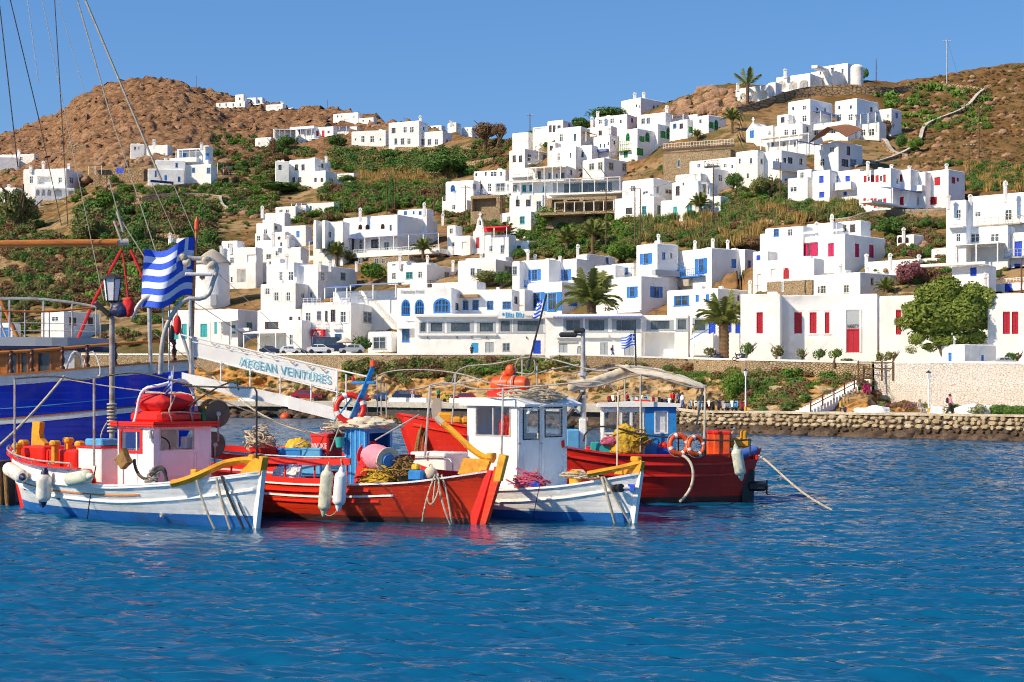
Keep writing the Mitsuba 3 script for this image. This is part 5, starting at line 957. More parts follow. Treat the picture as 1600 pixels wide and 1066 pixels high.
REG = [ # x0 x1 y0 y1 count kinds size(px)
 (0, 60, 262, 400, 34, 'dark olive dark dry', 12, 24), (60, 330, 330, 405, 170, 'dark olive dark dry dark olive', 13, 30), (120, 330, 296, 335, 50, 'dark olive bright', 9, 18), (0, 230, 400, 480, 105, 'olive dry dark olive dark dry', 10, 24),
 (70, 300, 425, 480, 36, 'pear bright olive olive', 9, 15), (0, 250, 475, 548, 60, 'olive dry dark olive', 8, 18), (320, 480, 208, 300, 90, 'dark olive dark bright dry', 11, 22), (330, 430, 288, 340, 50, 'bright dark olive', 9, 18),
 (380, 530, 228, 262, 40, 'olive dark dry', 10, 20), (520, 735, 240, 275, 110, 'dark dark olive', 12, 26), (545, 712, 270, 292, 150, 'gold gold gold dry', 9, 15), (500, 700, 288, 340, 150, 'olive dark bright dry dark', 10, 24),
 (430, 545, 330, 352, 36, 'olive dry bright', 9, 18), (690, 800, 320, 400, 70, 'olive bright dark dry', 8, 18), (790, 1000, 330, 405, 130, 'dark olive bright olive dark', 10, 20), (1000, 1345, 322, 388, 330, 'olive dark dry dark reed olive gold', 9, 20),
 (1010, 1200, 318, 345, 60, 'bright dark olive', 7, 13), (940, 1010, 380, 425, 35, 'bright olive', 8, 16), (1340, 1480, 345, 402, 70, 'dark olive dry', 9, 18), (1395, 1485, 395, 445, 50, 'purple dry dark', 10, 20), (1350, 1548, 138, 205, 80, 'pear bright dark olive', 8, 15),
 (1480, 1610, 258, 305, 80, 'dark olive gold dark', 9, 18), (1420, 1620, 105, 262, 420, 'dry olive dry dry', 3, 8), (0, 430, 150, 262, 300, 'olive dark dry', 2.5, 6), (800, 890, 198, 232, 40, 'dark bright', 8, 16), (735, 805, 222, 305, 60, 'olive dry dark', 9, 18),
 (840, 1000, 168, 205, 22, 'dark', 6, 12), (1130, 1260, 262, 330, 70, 'dark olive bright', 9, 18), (1250, 1480, 330, 352, 40, 'dry olive', 5, 10), (1480, 1610, 395, 462, 50, 'olive dark', 6, 12), (600, 1600, 390, 470, 120, 'olive dark bright', 5, 11), (1030, 1160, 262, 300, 30, 'dark olive', 6, 12),
 (1000, 1150, 130, 200, 50, 'olive dark', 3, 7), (0, 1600, 230, 480, 500, 'dry olive dark', 3, 8)]
for x0, x1, y0, y1, n, kinds, s0, s1 in REG:
    kinds = kinds.split()
    for k in range(int(n * 2.5)):
        px, py = rng.uniform(x0, x1), rng.uniform(y0, y1)
        if py < float(sky_y(px)) + 3 or blocked(px, py): continue
        p = ground_at(px, py); kd = kinds[rng.integers(len(kinds))]; s = rng.uniform(s0, s1) / FPX * p[1] * (.78 if kd not in ('gold', 'reed', 'pear') else 1.1) * (.8 if py < 300 else 1)
        drop('scrub', kd, p + [0, 0, s * .38 if kd in ('dark', 'olive', 'dry', 'bright', 'purple') else -.1], s, rng.uniform(0, 6.3), s * rng.uniform(.8, 1.15))
for x0, x1, y0, y1, n, s0, s1 in [(0, 440, 132, 262, 420, .8, 2.6), (1040, 1170, 138, 182, 130, .8, 2.6), (1400, 1640, 100, 270, 260, .35, 1.1), (60, 330, 232, 300, 120, .8, 2.6), (480, 740, 172, 215, 90, .8, 2.4), (300, 420, 300, 345, 50, .6, 2.0), (700, 1600, 230, 440, 160, .4, 1.2), (930, 980, 255, 285, 22, .8, 2.2), (20, 220, 380, 440, 40, .5, 1.6)]:
    for k in range(n):
        px, py = rng.uniform(x0, x1), rng.uniform(y0, y1)
        if py < float(sky_y(px)) + 2 or blocked(px, py): continue
        p = ground_at(px, py); s = s0 + (s1 - s0) * rng.uniform(0, 1) ** 2.2; drop('hill_rocks', 'rock', p, s, rng.uniform(0, 6.3))
def cliff_at(px, h):
    x, y, z = cliff_pt(np.array(px), np.array(h)); return np.array([float(x), float(y), float(z)])
for x0, x1, h0, h1, n, kinds, s0, s1 in [(540, 640, .55, 1, 30, 'olive dry olive dark', 1.0, 2.0), (630, 745, .6, 1, 40, 'olive olive dry', 1.2, 2.4), (740, 860, .7, 1, 34, 'dark olive bright', 1.2, 2.3), (860, 1060, .2, 1, 24, 'olive dry', .5, 1.2), (1060, 1135, .55, 1, 20, 'bright olive dark', .7, 1.4),
                                         (1130, 1275, .15, 1, 100, 'dark olive bright olive dry', .8, 1.7), (1270, 1345, .5, .95, 16, 'olive dry bright', .6, 1.2), (1345, 1445, .45, 1.0, 34, 'purple dry olive purple', .8, 1.5), (1100, 1260, .02, .3, 20, 'dark olive', .5, .9), (600, 1450, .02, .9, 60, 'olive dry', .25, .6), (0, 560, .1, 1, 60, 'olive dry dark', .8, 1.8), (555, 880, .82, 1.04, 70, 'olive dry dark olive', 1.3, 2.6), (880, 1340, .8, 1.05, 60, 'olive dark dry bright', .8, 1.7)]:
    kinds = kinds.split()
    for k in range(n):
        p = cliff_at(rng.uniform(x0, x1), rng.uniform(h0, h1)); s = rng.uniform(s0, s1) * .9; drop('cliff_scrub', kinds[rng.integers(len(kinds))], p + [0, -.5, s * .35], s, rng.uniform(0, 6.3), s * .9)
for k in range(40):
    px = rng.uniform(1485, 1640); p = np.r_[0, 0, 0.]; d = float(shore(px)) + rng.uniform(3, 6); p = np.array([(px - 800) / FPX * d, d, float(quay_z(px)) + .3]); drop('cliff_scrub', ['olive', 'dark', 'bright'][k % 3], p, rng.uniform(.5, 1.1), rng.uniform(0, 6))

# trees and shrubs that one can tell apart
CROWNS = {}
def crown_dict(mat, var, n=2600, size=.055):
    k = (mat, var, n)
    if k not in CROWNS: CROWNS[k] = mikit.ply(crown(300 + var * 13, 8, n, size, (1, 1, .85), .33), mat)
    return CROWNS[k]
TRUNK = {}
def trunk_dict(var, lean=.12):
    if var not in TRUNK:
        r = np.random.default_rng(var); m = [tube(bez([[0, 0, -.3], [lean * .4, 0, .35], [lean, 0, .75], [lean * 1.2, .02, 1.0]], 10), np.linspace(.085, .03, 10), 7)]
        for k in range(6):
            a = r.uniform(0, 6.3); h = r.uniform(.45, .8); m.append(tube(bez([[lean * .7, 0, h * .8], [lean + .2 * math.cos(a), .2 * math.sin(a), h + .15], [lean + .42 * math.cos(a), .42 * math.sin(a), h + .42]], 7), np.linspace(.035, .012, 7), 5))
        TRUNK[var] = mikit.ply(cat(m), 'mat_trunk', smooth=50)
    return TRUNK[var]
def tree(label, x0, x1, yt, yb, mat='mat_leaf_dark', name='tree', cat_='tree', trunk=.35, d=0, group=None, base=None, n=2600, size=.055, var=None):
    """bounding box in photo pixels; trunk = bare share of the height"""
    t = thing(name, label, cat_, group); px = (x0 + x1) / 2
    p = ground_at(px, yb) if base is None else base; D = p[1] + d; p = P(px, HY - (p[2] - HC) * FPX / p[1], D) if d else p
    w, h = (x1 - x0) / FPX * D, (yb - yt) / FPX * D; v = used['tree_var'] = used.get('tree_var', 0) + 1; v = var if var is not None else v % 5
    if trunk > .08: put('trunk', None, None, t, shape=shape_at(trunk_dict(v), basis(p, [h, 0, 0], [0, h, 0], [0, 0, h * .82])))
    hc = h * (1 - trunk); put('crown', None, None, t, shape=shape_at(crown_dict(mat, v, n, size), basis(p + [0, 0, h * trunk + hc * .47], [w * .56, 0, 0], [0, w * .5, 0], [0, 0, hc * .74])))
    return t
pb = P(1478, 557, float(edge(1478)) + 9.5)
bt_ = thing('broad_tree', 'large bushy green tree in front of the red shuttered building', 'tree'); sc_ = pb[1] / FPX
put('trunk', cat([tube(bez([pb + [dx * .3, 0, -.3], pb + [dx, .1, 1.6], pb + [dx * 2.2, .2, 4.2]], 9), np.linspace(.24, .08, 9), 7) for dx in (-.9, .1, .8)]), 'mat_trunk', bt_)
g = np.random.default_rng(44); vs = []
for k, (px, py, rx, rz) in enumerate([(1432, 488, 30, 26), (1470, 462, 40, 30), (1515, 466, 38, 30), (1535, 500, 26, 28), (1495, 500, 46, 34), (1450, 515, 34, 28), (1430, 535, 20, 17), (1480, 532, 34, 20), (1520, 528, 30, 20), (1412, 505, 16, 18), (1455, 543, 20, 13), (1500, 542, 24, 14), (1425, 548, 14, 9)]):
    p = P(px, py, pb[1] + g.uniform(-.8, .8)); v, f = crown(500 + k, 5, int(rx * rz * 3.2), .075, (1, 1, 1), .24); vs.append((v * [rx * sc_ * 1.05, rx * sc_ * .6, rz * sc_ * 1.1] + p, f))
v, f = crown(520, 9, 9000, .05, (1, 1, 1), .30); vs.append((v * [76 * sc_, 40 * sc_, 50 * sc_] + P(1478, 496, pb[1]), f)); put('crown', cat(vs), 'mat_leaf_tamarisk', bt_)
for a in [('brown leaved tree on the ridge, left one of the pair', 737, 775, 188, 240, 'mat_leaf_dry', .35), ('thin brown tree on the ridge, right one of the pair', 764, 791, 192, 232, 'mat_leaf_dry', .4), ('dark green round tree in front of the ridge house loggia', 512, 549, 208, 232, 'mat_leaf_dark', .1),
          ('dark green tree left of the long ridge house', 430, 462, 210, 238, 'mat_leaf_dark', .2), ('spreading green tree beside the house above the hedge', 413, 446, 264, 292, 'mat_leaf_olive', .3), ('bright green dense tree in the middle among the palms', 832, 880, 318, 368, 'mat_leaf_bright', .1),
          ('round dark green tree before the small windowed house', 1128, 1161, 269, 302, 'mat_leaf_dark', .2), ('broad green tree below the white pergola house on the right', 1174, 1228, 270, 312, 'mat_leaf_olive', .1), ('large rounded evergreen right of the golden reeds', 650, 730, 238, 282, 'mat_leaf_dark', .1),
          ('tall green shrub between the hotel and the shuttered house', 560, 606, 408, 442, 'mat_leaf_bright', .05), ('green shrub beneath the chapel terrace', 738, 782, 420, 450, 'mat_leaf_olive', .1), ('green shrub with upright stems left of the blue door house', 768, 800, 422, 450, 'mat_leaf_dark', .1),
          ('two dark green bushes by the winding wall, left bush', 1400, 1424, 204, 236, 'mat_leaf_dark', .05), ('two dark green bushes by the winding wall, right bush', 1416, 1445, 212, 238, 'mat_leaf_bright', .05), ('brown bare shrub right of the twin houses', 1374, 1398, 186, 212, 'mat_leaf_dry', .1),
          ('dark tree right of the crimson shuttered house', 1480, 1512, 282, 310, 'mat_leaf_dark', .15), ('dark evergreen behind the magenta shuttered house', 1360, 1412, 338, 372, 'mat_leaf_dark', .1), ('dark green tree on the terrace wall near the right edge', 1438, 1468, 336, 362, 'mat_leaf_dark', .12),
          ('reddish brown bush behind the big broad tree', 1395, 1450, 402, 448, 'mat_leaf_purple', .05), ('tall dark grey green tree at the far left', -6, 55, 290, 365, 'mat_leaf_olive', .1), ('dark cypress like tree behind the windmill', 316, 330, 358, 394, 'mat_leaf_dark', .05), ('narrow dark cypress between the poles', 605, 616, 268, 330, 'mat_leaf_dark', .03),
          ('dark green tree in the thicket left of the windmill', 200, 250, 340, 392, 'mat_leaf_dark', .1), ('broad olive green tree in the thicket at the left', 110, 165, 335, 385, 'mat_leaf_olive', .1), ('green tree above the thicket behind the sails stay', 148, 196, 298, 330, 'mat_leaf_bright', .08), ('round shrub by the white house above the boom', 170, 186, 272, 290, 'mat_leaf_dark', .05),
          ('brown grey tree beside the ridge house front', 418, 432, 215, 245, 'mat_leaf_dry', .2), ('small green shrub beside the magenta shuttered entrance', 1236, 1256, 412, 436, 'mat_leaf_bright', .05), ('trimmed dark hedge beside the house above the boom', 524, 558, 272, 288, 'mat_leaf_dark', .02), ('long trimmed hedge below the white house on the left', 400, 490, 284, 302, 'mat_leaf_dark', .02),
          ('green shrub by the restaurant terrace palms', 520, 562, 392, 412, 'mat_leaf_olive', .1), ('green tree left of the yellow flowered palms', 895, 945, 345, 378, 'mat_leaf_olive', .15), ('pale green tree behind the tall white house', 950, 1000, 372, 412, 'mat_leaf_bright', .08), ('brown crest bushes beside the domed villa tower', 1345, 1358, 104, 128, 'mat_leaf_dark', .03),
          ('dark pine row at the crest, left part', 890, 925, 182, 206, 'mat_leaf_dark', .05), ('dark pine row at the crest, right part', 915, 985, 166, 192, 'mat_leaf_dark', .05), ('green shrub below the upper cluster at its left end', 812, 862, 202, 226, 'mat_leaf_bright', .03), ('olive tree at the foot of the beach road', 20, 50, 468, 500, 'mat_leaf_olive', .1)]:
    tree(a[0], *a[1:6], trunk=a[6], name='shrub' if ('bush' in a[0] or 'shrub' in a[0]) else 'hedge' if 'hedge' in a[0] else 'tree', cat_='shrub' if ('bush' in a[0] or 'shrub' in a[0]) else 'hedge' if 'hedge' in a[0] else 'tree')
def promb(px, off=2.0): d = float(edge(px)) + off; return np.array([(px - 800) / FPX * d, d, float(zprom(px)) + .06])
for px, w, h, mt, lb in [(1278, 24, 26, 'mat_leaf_dark', 'dark green clipped shrub left of the red door'), (1252, 18, 24, 'mat_leaf_olive', 'thin leafy shrub under the red shutters'), (1212, 26, 30, 'mat_leaf_olive', 'thin shrub at the white building corner'), (1375, 20, 22, 'mat_leaf_olive', 'small thin shrub right of the red door'), (1395, 22, 26, 'mat_leaf_olive', 'bare shrub left of the broad tree'), (1165, 26, 34, 'mat_leaf_dark', 'agave like green shrub beside the second palm'),
                         (1110, 26, 22, 'mat_leaf_olive', 'grey green shrub by the outside stair'), (560, 40, 34, 'mat_leaf_dark', 'dark round shrub beside the straw parasol'), (860, 14, 24, 'mat_leaf_bright', 'leafy climber at the cafe corner'), (1588, 30, 26, 'mat_leaf_dark', 'dark shrub right of the square chapel'), (1303, 26, 26, 'mat_leaf_bright', 'round yellow green shrub overhanging the wall'), (1325, 30, 10, 'mat_leaf_olive', 'low hedge before the red door')]:
    p = promb(px, 3.5 if px != 1303 else -.6); hy = HY - (p[2] - HC) * FPX / p[1]; tree(lb, px - w / 2, px + w / 2, hy - h, hy, mt, 'shrub', 'shrub', .12, base=p, n=300, size=.10)
p = cliff_at(1148, .25); hy = HY - (p[2] - HC) * FPX / p[1]; tree('dense dark green bush on the cliff by the quay lamp', 1125, 1170, 576, hy, 'mat_leaf_bright', 'shrub', 'shrub', .02, base=p + [0, -1.0, 0], n=5000, size=.045)
p = cliff_at(1350, .55); hy = HY - (p[2] - HC) * FPX / p[1]; tree('purple flowering bush on the cliff above the quay wall', 1343, 1357, hy - 18, hy + 4, 'mat_magenta_cloth', 'shrub', 'shrub', .02, base=p + [0, -.6, 0], n=600, size=.09)
for x0, x1, px in ((870, 911, 888), (915, 951, 930), (956, 985, 968)):
    d = float(edge(px)) + 11.2; p = P(px, 521.5, d); tree(('left' if px < 900 else 'middle' if px < 950 else 'right') + ' planter of green plants at the restaurant windows', x0, x1, 514, 524, 'mat_leaf_bright', 'planter_plant', 'plant', .02, base=P(px, 524, d))

# palms
def frond(L, droop, r, n=16, wid=.30):
    t = np.linspace(0, 1, n); x = L * (t - .18 * t ** 3); z = L * (.55 * t - droop * t ** 2.1); sp = np.c_[x, 0 * t, z]; v, f = [], []
    for i in range(1, n):
        for s in (-1, 1):
            for q in (0, .5):
                b = sp[i] * (1 - q) + sp[i - 1] * q; l = L * wid * math.sin(math.pi * min(.97, .12 + .86 * t[i])) ** .7 * r.uniform(.8, 1.1)
                tip = b + np.array([l * .62, s * l * .72, -l * .42 * r.uniform(.5, 1.3)]); e = np.array([L * .021, 0, 0]); o = len(v); v += [b - e, b + e, (b + tip) / 2 + e + [0, 0, l * .08], tip]; f += [[o, o + 1, o + 2], [o, o + 2, o + 3]]
    v, f = np.array(v), np.array(f); rb = tube(sp, np.linspace(.02, .006, n) * L, 5); return cat([(v, f), rb])
def palm(label, px, yc, yb, w, base=None, big=False, n=20, mat='mat_leaf_palm', squat=1.0, name='palm_tree', tr=1.0):
    t = thing(name, label, 'palm tree'); p = ground_at(px, yb) if base is None else base; D = p[1]; h = (yb - yc) / FPX * D; L = w / 2 / FPX * D * 1.32; r = np.random.default_rng(int(px)); tw = (.30 if big else .26) * L / 3 * tr
    prof = [(tw * 1.35, -.5), (tw * 1.2, .3)] + [(tw * (1 + .10 * (k % 2)), .3 + (h - .6) * k / 16) for k in range(17)] + [(tw * 1.45, h - .15), (tw * .9, h + .2), (0, h + .3)]
    put('trunk', lathe(prof, 12, at=p), 'mat_trunk', t); top = p + [0, 0, h]; ms = []
    for k in range(n):
        az = k * 2.399 + r.uniform(-.2, .2); e = k / n; droop = .20 + .70 * e + r.uniform(-.08, .08); f = frond(L * r.uniform(.85, 1.08), droop * squat, r)
        f.apply_transform(trimesh.transformations.euler_matrix(0, -(.95 - 1.0 * e), az)); f.apply_translation(top); ms.append(f)
    if big:
        for f in ms: put('frond', f, mat, t)
    else: put('crown', cat(ms), mat, t)
dd = float(hill(924)) - 3.0
palm('palm tree rising behind the restaurant roof in the centre', 924, 474, 490, 96, base=P(924, 491, dd), big=True, n=19, tr=1.1)
palm('tall promenade palm with thick trunk right of the stair', 1130, 498, 556, 92, base=promb(1131, 3.0), big=True, n=19, tr=1.25)
for lb, px, yc, yb, w in [('palm tree left in the middle slope near the red wall', 803, 326, 352, 44), ('palm tree beside the little bell chapel', 787, 370, 400, 46), ('palm tree in front of the restaurant veranda', 661, 390, 412, 36), ('palm tree at the left of the restaurant terrace', 526, 398, 416, 40), ('yellowish palm left of the pair in the middle', 886, 378, 402, 44), ('green palm right of the pair in the middle', 926, 366, 398, 46),
                          ('palm beside the turquoise shuttered house', 1094, 322, 346, 40), ('squat palm left of the gabled chapel', 1144, 186, 208, 34), ('small palm on the right slope by the low house', 1385, 452, 458, 36), ('small fan palm by the green shuttered houses', 1089, 212, 219, 20)]: palm(lb, px, yc, yb, w)
palm('bare palm with few raised fronds on the skyline', 1168, 132, 166, 44, n=7, squat=.4)
# ---------------------------------------------------------------- boats: tools
from scipy.interpolate import PchipInterpolator
class Boat:
    """u runs along the keel towards the bow (stem at the waterline = 0), v sideways away from the quay side seen in the photo, z up"""
    def __init__(s, key_, px, py, head, L, B, sheer, zk=-.55, rb=.35, rs=.2, e=.42, pb=2.1, ps=3.0, Y=None, eb=1.0):
        s.k = key_; y = Y or HC * FPX / (py - HY); s.o = np.array([(px - 800) / FPX * y, y]); h = np.array(head, float); s.h = h / np.linalg.norm(h)
        n = np.array([-s.h[1], s.h[0]]); s.n = n if n[1] > 0 else -n; s.L, s.B, s.zk, s.rb, s.rs, s.e, s.pb, s.ps, s.eb = L, B, zk, rb, rs, e, pb, ps, eb
        s.sheer = PchipInterpolator(*zip(*sheer)); s.M = basis([s.o[0], s.o[1], 0], [s.h[0], s.h[1], 0], [s.n[0], s.n[1], 0])
    def on(s, px, py, v):
        k = (px - 800) / FPX; Y = (v + s.o @ s.n) / (k * s.n[0] + s.n[1]); q = Y * np.array([k, 1.0]) - s.o
        return np.array([q @ s.h, v, HC + (HY - py) / FPX * Y])
    def onu(s, px, py, u):
        k = (px - 800) / FPX; Y = (u + s.o @ s.h) / (k * s.h[0] + s.h[1]); q = Y * np.array([k, 1.0]) - s.o
        return np.array([u, q @ s.n, HC + (HY - py) / FPX * Y])
    def half(s, t):
        a = 2 * t - 1; p = np.where(a > 0, s.pb, s.ps); return s.B / 2 * np.maximum(1 - np.abs(a) ** p, 0) ** .8
    def skin(s, t, z, sd=-1, off=0.0):
        t, z = np.broadcast_arrays(np.asarray(t, float), np.asarray(z, float)); zs = s.sheer(t); q = np.clip((z - s.zk) / (zs - s.zk), 0, 1.6); a = np.abs(2 * t - 1)
        e = s.e + (np.where(t > .5, s.eb, .75) - s.e) * a ** 2.2; v = np.maximum(s.half(t) * q ** e + off, 0 if off <= 0 else off)
        w = np.clip((z - 0) / 1.6, -.4, 1.6); u = (t - 1) * s.L + s.rb * w * np.clip(2 * t - 1, 0, 1) ** 3 - s.rs * w * np.clip(1 - 2 * t, 0, 1) ** 3
        return np.stack([u, sd * v, z], -1)
    def put(s, name, m, mat, parent=None, smooth=False, **kw): return put(name, xf(m if isinstance(m, trimesh.Trimesh) else trimesh.Trimesh(*meshkit.arrays(m)[:2], process=False), s.M), mat, parent or s.k, smooth=smooth, **kw)
    def band(s, name, lo, hi, mat, t0=0, t1=1, n=56, m=9, off=0.0, smooth=50):
        t = np.linspace(t0, t1, n); lo, hi = (f(t) if callable(f) else np.full(n, f) for f in (lo, hi)); ms = []
        for sd in (-1, 1):
            z = lo[:, None] + (hi - lo)[:, None] * np.linspace(0, 1, m)[None]; v = s.skin(t[:, None], z, sd, off); i, j = np.meshgrid(np.arange(n - 1), np.arange(m - 1), indexing='ij')
            q = np.stack([i * m + j, (i + 1) * m + j, (i + 1) * m + j + 1, i * m + j + 1], -1).reshape(-1, 4); ms.append((v.reshape(-1, 3), q if sd < 0 else q[:, ::-1]))
        return s.put(name, cat(ms), mat, smooth=smooth)
    def strip(s, name, z0, z1, mat, t0=0, t1=1, o0=-.08, o1=.04, n=56):
        """a plank or cap that follows the hull on both sides: between heights z0 and z1 and offsets o0 and o1 from the skin"""
        t = np.linspace(t0, t1, n); f = lambda z: z(t) if callable(z) else np.full(n, z); ms = []
        for sd in (-1, 1):
            za, zb = f(z0), f(z1); r = np.stack([s.skin(t, za, sd, o0), s.skin(t, za, sd, o1), s.skin(t, zb, sd, o1), s.skin(t, zb, sd, o0)], 1)
            for a, b, c in ((0, 3, za), (1, 2, za)): pass
            r[:, 2, :2] = r[:, 1, :2]; r[:, 3, :2] = r[:, 0, :2]; v = r.reshape(-1, 3); q = []
            for i in range(n - 1):
                for e in range(4): q.append([4 * i + e, 4 * i + (e + 1) % 4, 4 * i + 4 + (e + 1) % 4, 4 * i + 4 + e])
            q += [[0, 3, 2, 1], [4 * n - 4, 4 * n - 3, 4 * n - 2, 4 * n - 1]]; q = np.array(q); ms.append((v, q if sd > 0 else q[:, ::-1]))
        return s.put(name, cat(ms), mat)
    def deck(s, name, z, mat, t0=.02, t1=.98, n=40, off=-.07):
        t = np.linspace(t0, t1, n); zz = z(t) if callable(z) else np.full(n, z); a, b = s.skin(t, zz, -1, off), s.skin(t, zz, 1, off)
        return s.put(name, (np.stack([a, b], 1).reshape(-1, 3), [[2 * i, 2 * i + 2, 2 * i + 3, 2 * i + 1] for i in range(n - 1)]), mat)
    def tube(s, name, pts, r, mat, parent=None, n=None, sides=6, **kw):
        return s.put(name, tube(bez(pts, n) if n else np.array(pts, float), r, sides), mat, parent, smooth=60, **kw)
    def w(s, p): return (s.M @ np.r_[p, 1])[:3]
def tangle(c, rad, n, r, seed, loops=3):
    """a heap of line: many loose loops"""
    g = np.random.default_rng(seed); ms = []
    for k in range(n):
        a = np.linspace(0, 2 * np.pi * g.uniform(.6, 1.3), 12) + g.uniform(0, 6); R = g.uniform(.3, .75); cc = g.normal(0, .32, 3)
        p = np.c_[cc[0] + R * np.cos(a), cc[1] + R * g.uniform(.5, 1) * np.sin(a), abs(cc[2]) + .3 * np.sin(a * g.uniform(.6, 1.7) + g.uniform(0, 6)) * g.uniform(.2, 1) + .25]
        ms.append(tube(p * rad + c, r, 4))
    return cat(ms)
def heap(c, rad, seed, amp=.22):
    m = trimesh.creation.icosphere(subdivisions=4); m.vertices[:, 2] = np.where(m.vertices[:, 2] < 0, m.vertices[:, 2] * .25, m.vertices[:, 2]); m = crumple(m, amp, 2.6, seed); m = crumple(m, amp * .35, 9, seed + 1)
    m.vertices = m.vertices * rad + c; return m
def fender(label, a, b, r, mat='mat_fender', cap='mat_navy', rope_to=None, group=None):
    """inflatable fender between the two world points"""
    t = thing('fender', label, 'fender', group); a, b = np.asarray(a, float), np.asarray(b, float); L = np.linalg.norm(b - a); ax = (b - a) / L
    f = np.linspace(0, np.pi / 2, 7); prof = [(0, 0)] + [(r * np.sin(x), r * .9 * (1 - np.cos(x)) + .02) for x in f[1:]] + [(r, L - r)] + [(r * np.cos(x), L - r + r * .9 * np.sin(x)) for x in f[1:-1]] + [(0, L)]
    put('body', lathe(prof, 18, ax, a), mat, t, smooth=50)
    for p, q in ((a, -ax), (b, ax)): put('end', lathe([(0, -.06), (r * .55, -.05), (r * .42, .05), (r * .2, .13), (0, .14)], 12, q, p), cap, t, smooth=40)
    if rope_to is not None: put('rope', tube([a, np.asarray(rope_to, float)], .016, 5), 'mat_rope', t)
    return t
def lifering(label, c, axis, R, r, group=None, mat='mat_red_paint'):
    t = thing('life_ring', label, 'life ring', group); M = trimesh.geometry.align_vectors([0, 0, 1], np.asarray(axis, float) / np.linalg.norm(axis)); M[:3, 3] = c
    put('ring', xf(torus(R, r, 32, 10), M), mat, t, smooth=60)
    for k in range(4): put('band', xf(torus(R, r * 1.07, 5, 10, k * np.pi / 2 + .1, k * np.pi / 2 + .38), M), 'mat_white_cloth', t, smooth=60)
    a = np.linspace(0, 2 * np.pi, 33); put('grab_line', xf(tube(np.c_[(R + r * 1.15 + .03 * np.abs(np.sin(2 * a))) * np.cos(a), (R + r * 1.15 + .03 * np.abs(np.sin(2 * a))) * np.sin(a), 0 * a], .012, 4), M), 'mat_rope', t)
def cabin(b, key_, u0, u1, v0, v1, z0, z1, mat, holes, lean=0.0, wall=.05):
    """hollow wheelhouse; holes = (side, a0, a1, z0, z1): side 's' near side wall (a along u), 'f' bow wall (a along v); both walls across are pierced"""
    o = Manifold.hull_points(np.array([[u + (lean if (z == z1 and u == u1) else 0), v, z] for u in (u0, u1) for v in (v0, v1) for z in (z0, z1)], float))
    i_ = Manifold.hull_points(np.array([[u + (lean if (z > z0 and u > (u0 + u1) / 2) else 0), v, z] for u in (u0 + wall, u1 - wall) for v in (v0 + wall, v1 - wall) for z in (z0 - .1, z1 - wall)], float)); m = o - i_
    for h in holes:
        if h[0] == 's': c = Manifold.cube([h[2] - h[1], (v1 - v0) + 1, h[4] - h[3]]).translate([h[1], v0 - .5, h[3]])
        elif h[0] == 'n': c = Manifold.cube([h[2] - h[1], .6, h[4] - h[3]]).translate([h[1], v0 - .3, h[3]])
        elif h[0] == 'f': c = Manifold.cube([(u1 - u0) + 1.4, h[2] - h[1], h[4] - h[3]]).translate([u0 - .5, h[1], h[3]])
        else: c = Manifold.cube([1.0, h[2] - h[1], h[4] - h[3]]).translate([u1 - .5, h[1], h[3]])
        m = m - c
    me = m.to_mesh(); return b.put('wall', trimesh.Trimesh(me.vert_properties[:, :3], me.tri_verts, process=False), mat, key_)
def ringbox(a0, a1, z0, z1, w, t0, t1, side):
    """a rectangular frame; side 's': a along u, thickness along v; 'f': a along v, thickness along u"""
    f = (lambda A, B: box([A[0], t0, A[1]], [B[0], t1, B[1]])) if side == 's' else (lambda A, B: box([t0, A[0], A[1]], [t1, B[0], B[1]]))
    return cat([f((a0 - w, z0 - w), (a0, z1 + w)), f((a1, z0 - w), (a1 + w, z1 + w)), f((a0, z1), (a1, z1 + w)), f((a0, z0 - w), (a1, z0))])
def flag(label, hoist_top, hoist_bot, fly, wave, stripes=9, phase=0.0):
    """a striped flag with a cross in its upper hoist corner, cloth waving in the wind"""
    t = thing('flag', label, 'flag'); T_, B_ = np.asarray(hoist_top, float), np.asarray(hoist_bot, float); F = np.asarray(fly, float); nn = np.cross(F, T_ - B_); nn /= np.linalg.norm(nn)
    def pt(x, y):
        x, y = np.asarray(x, float), np.asarray(y, float)
        p = B_ + (T_ - B_) * y[..., None] + F * x[..., None] + nn * (wave * np.sin(6.2 * x + phase + 2.2 * y) * (.25 + x))[..., None]
        return p + (T_ - B_) * (-.22 * x ** 1.4 + .07 * np.sin(7 * x + phase))[..., None]
    def patch(name, x0, x1, y0, y1, mat, nx, ny, o=0):
        X, Y = np.meshgrid(np.linspace(x0, x1, nx), np.linspace(y0, y1, ny), indexing='ij'); v = pt(X, Y).reshape(-1, 3) + nn * o; i, j = np.meshgrid(np.arange(nx - 1), np.arange(ny - 1), indexing='ij')
        put(name, (v, np.stack([i * ny + j, (i + 1) * ny + j, (i + 1) * ny + j + 1, i * ny + j + 1], -1).reshape(-1, 4)), mat, t, smooth=True)
    for k in range(stripes):
        y0, y1 = 1 - (k + 1) / stripes, 1 - k / stripes; patch('stripe', 0 if k > 4 else 5 / 13.5, 1, y0, y1, 'mat_flag_blue' if k % 2 == 0 else 'mat_flag_white', 26, 4)
    c = 5 / 13.5; e = 1 / stripes
    for a in ((0, c * .4, 1 - 2 * e, 1), (c * .6, c, 1 - 2 * e, 1), (0, c * .4, 1 - 5 * e, 1 - 3 * e), (c * .6, c, 1 - 5 * e, 1 - 3 * e)): patch('canton', *a, 'mat_flag_blue', 8, 6)
    patch('cross', 0, c, 1 - 3 * e, 1 - 2 * e, 'mat_flag_white', 14, 4); patch('cross', c * .4, c * .6, 1 - 2 * e, 1, 'mat_flag_white', 5, 6); patch('cross', c * .4, c * .6, 1 - 5 * e, 1 - 3 * e, 'mat_flag_white', 5, 6)
    return t
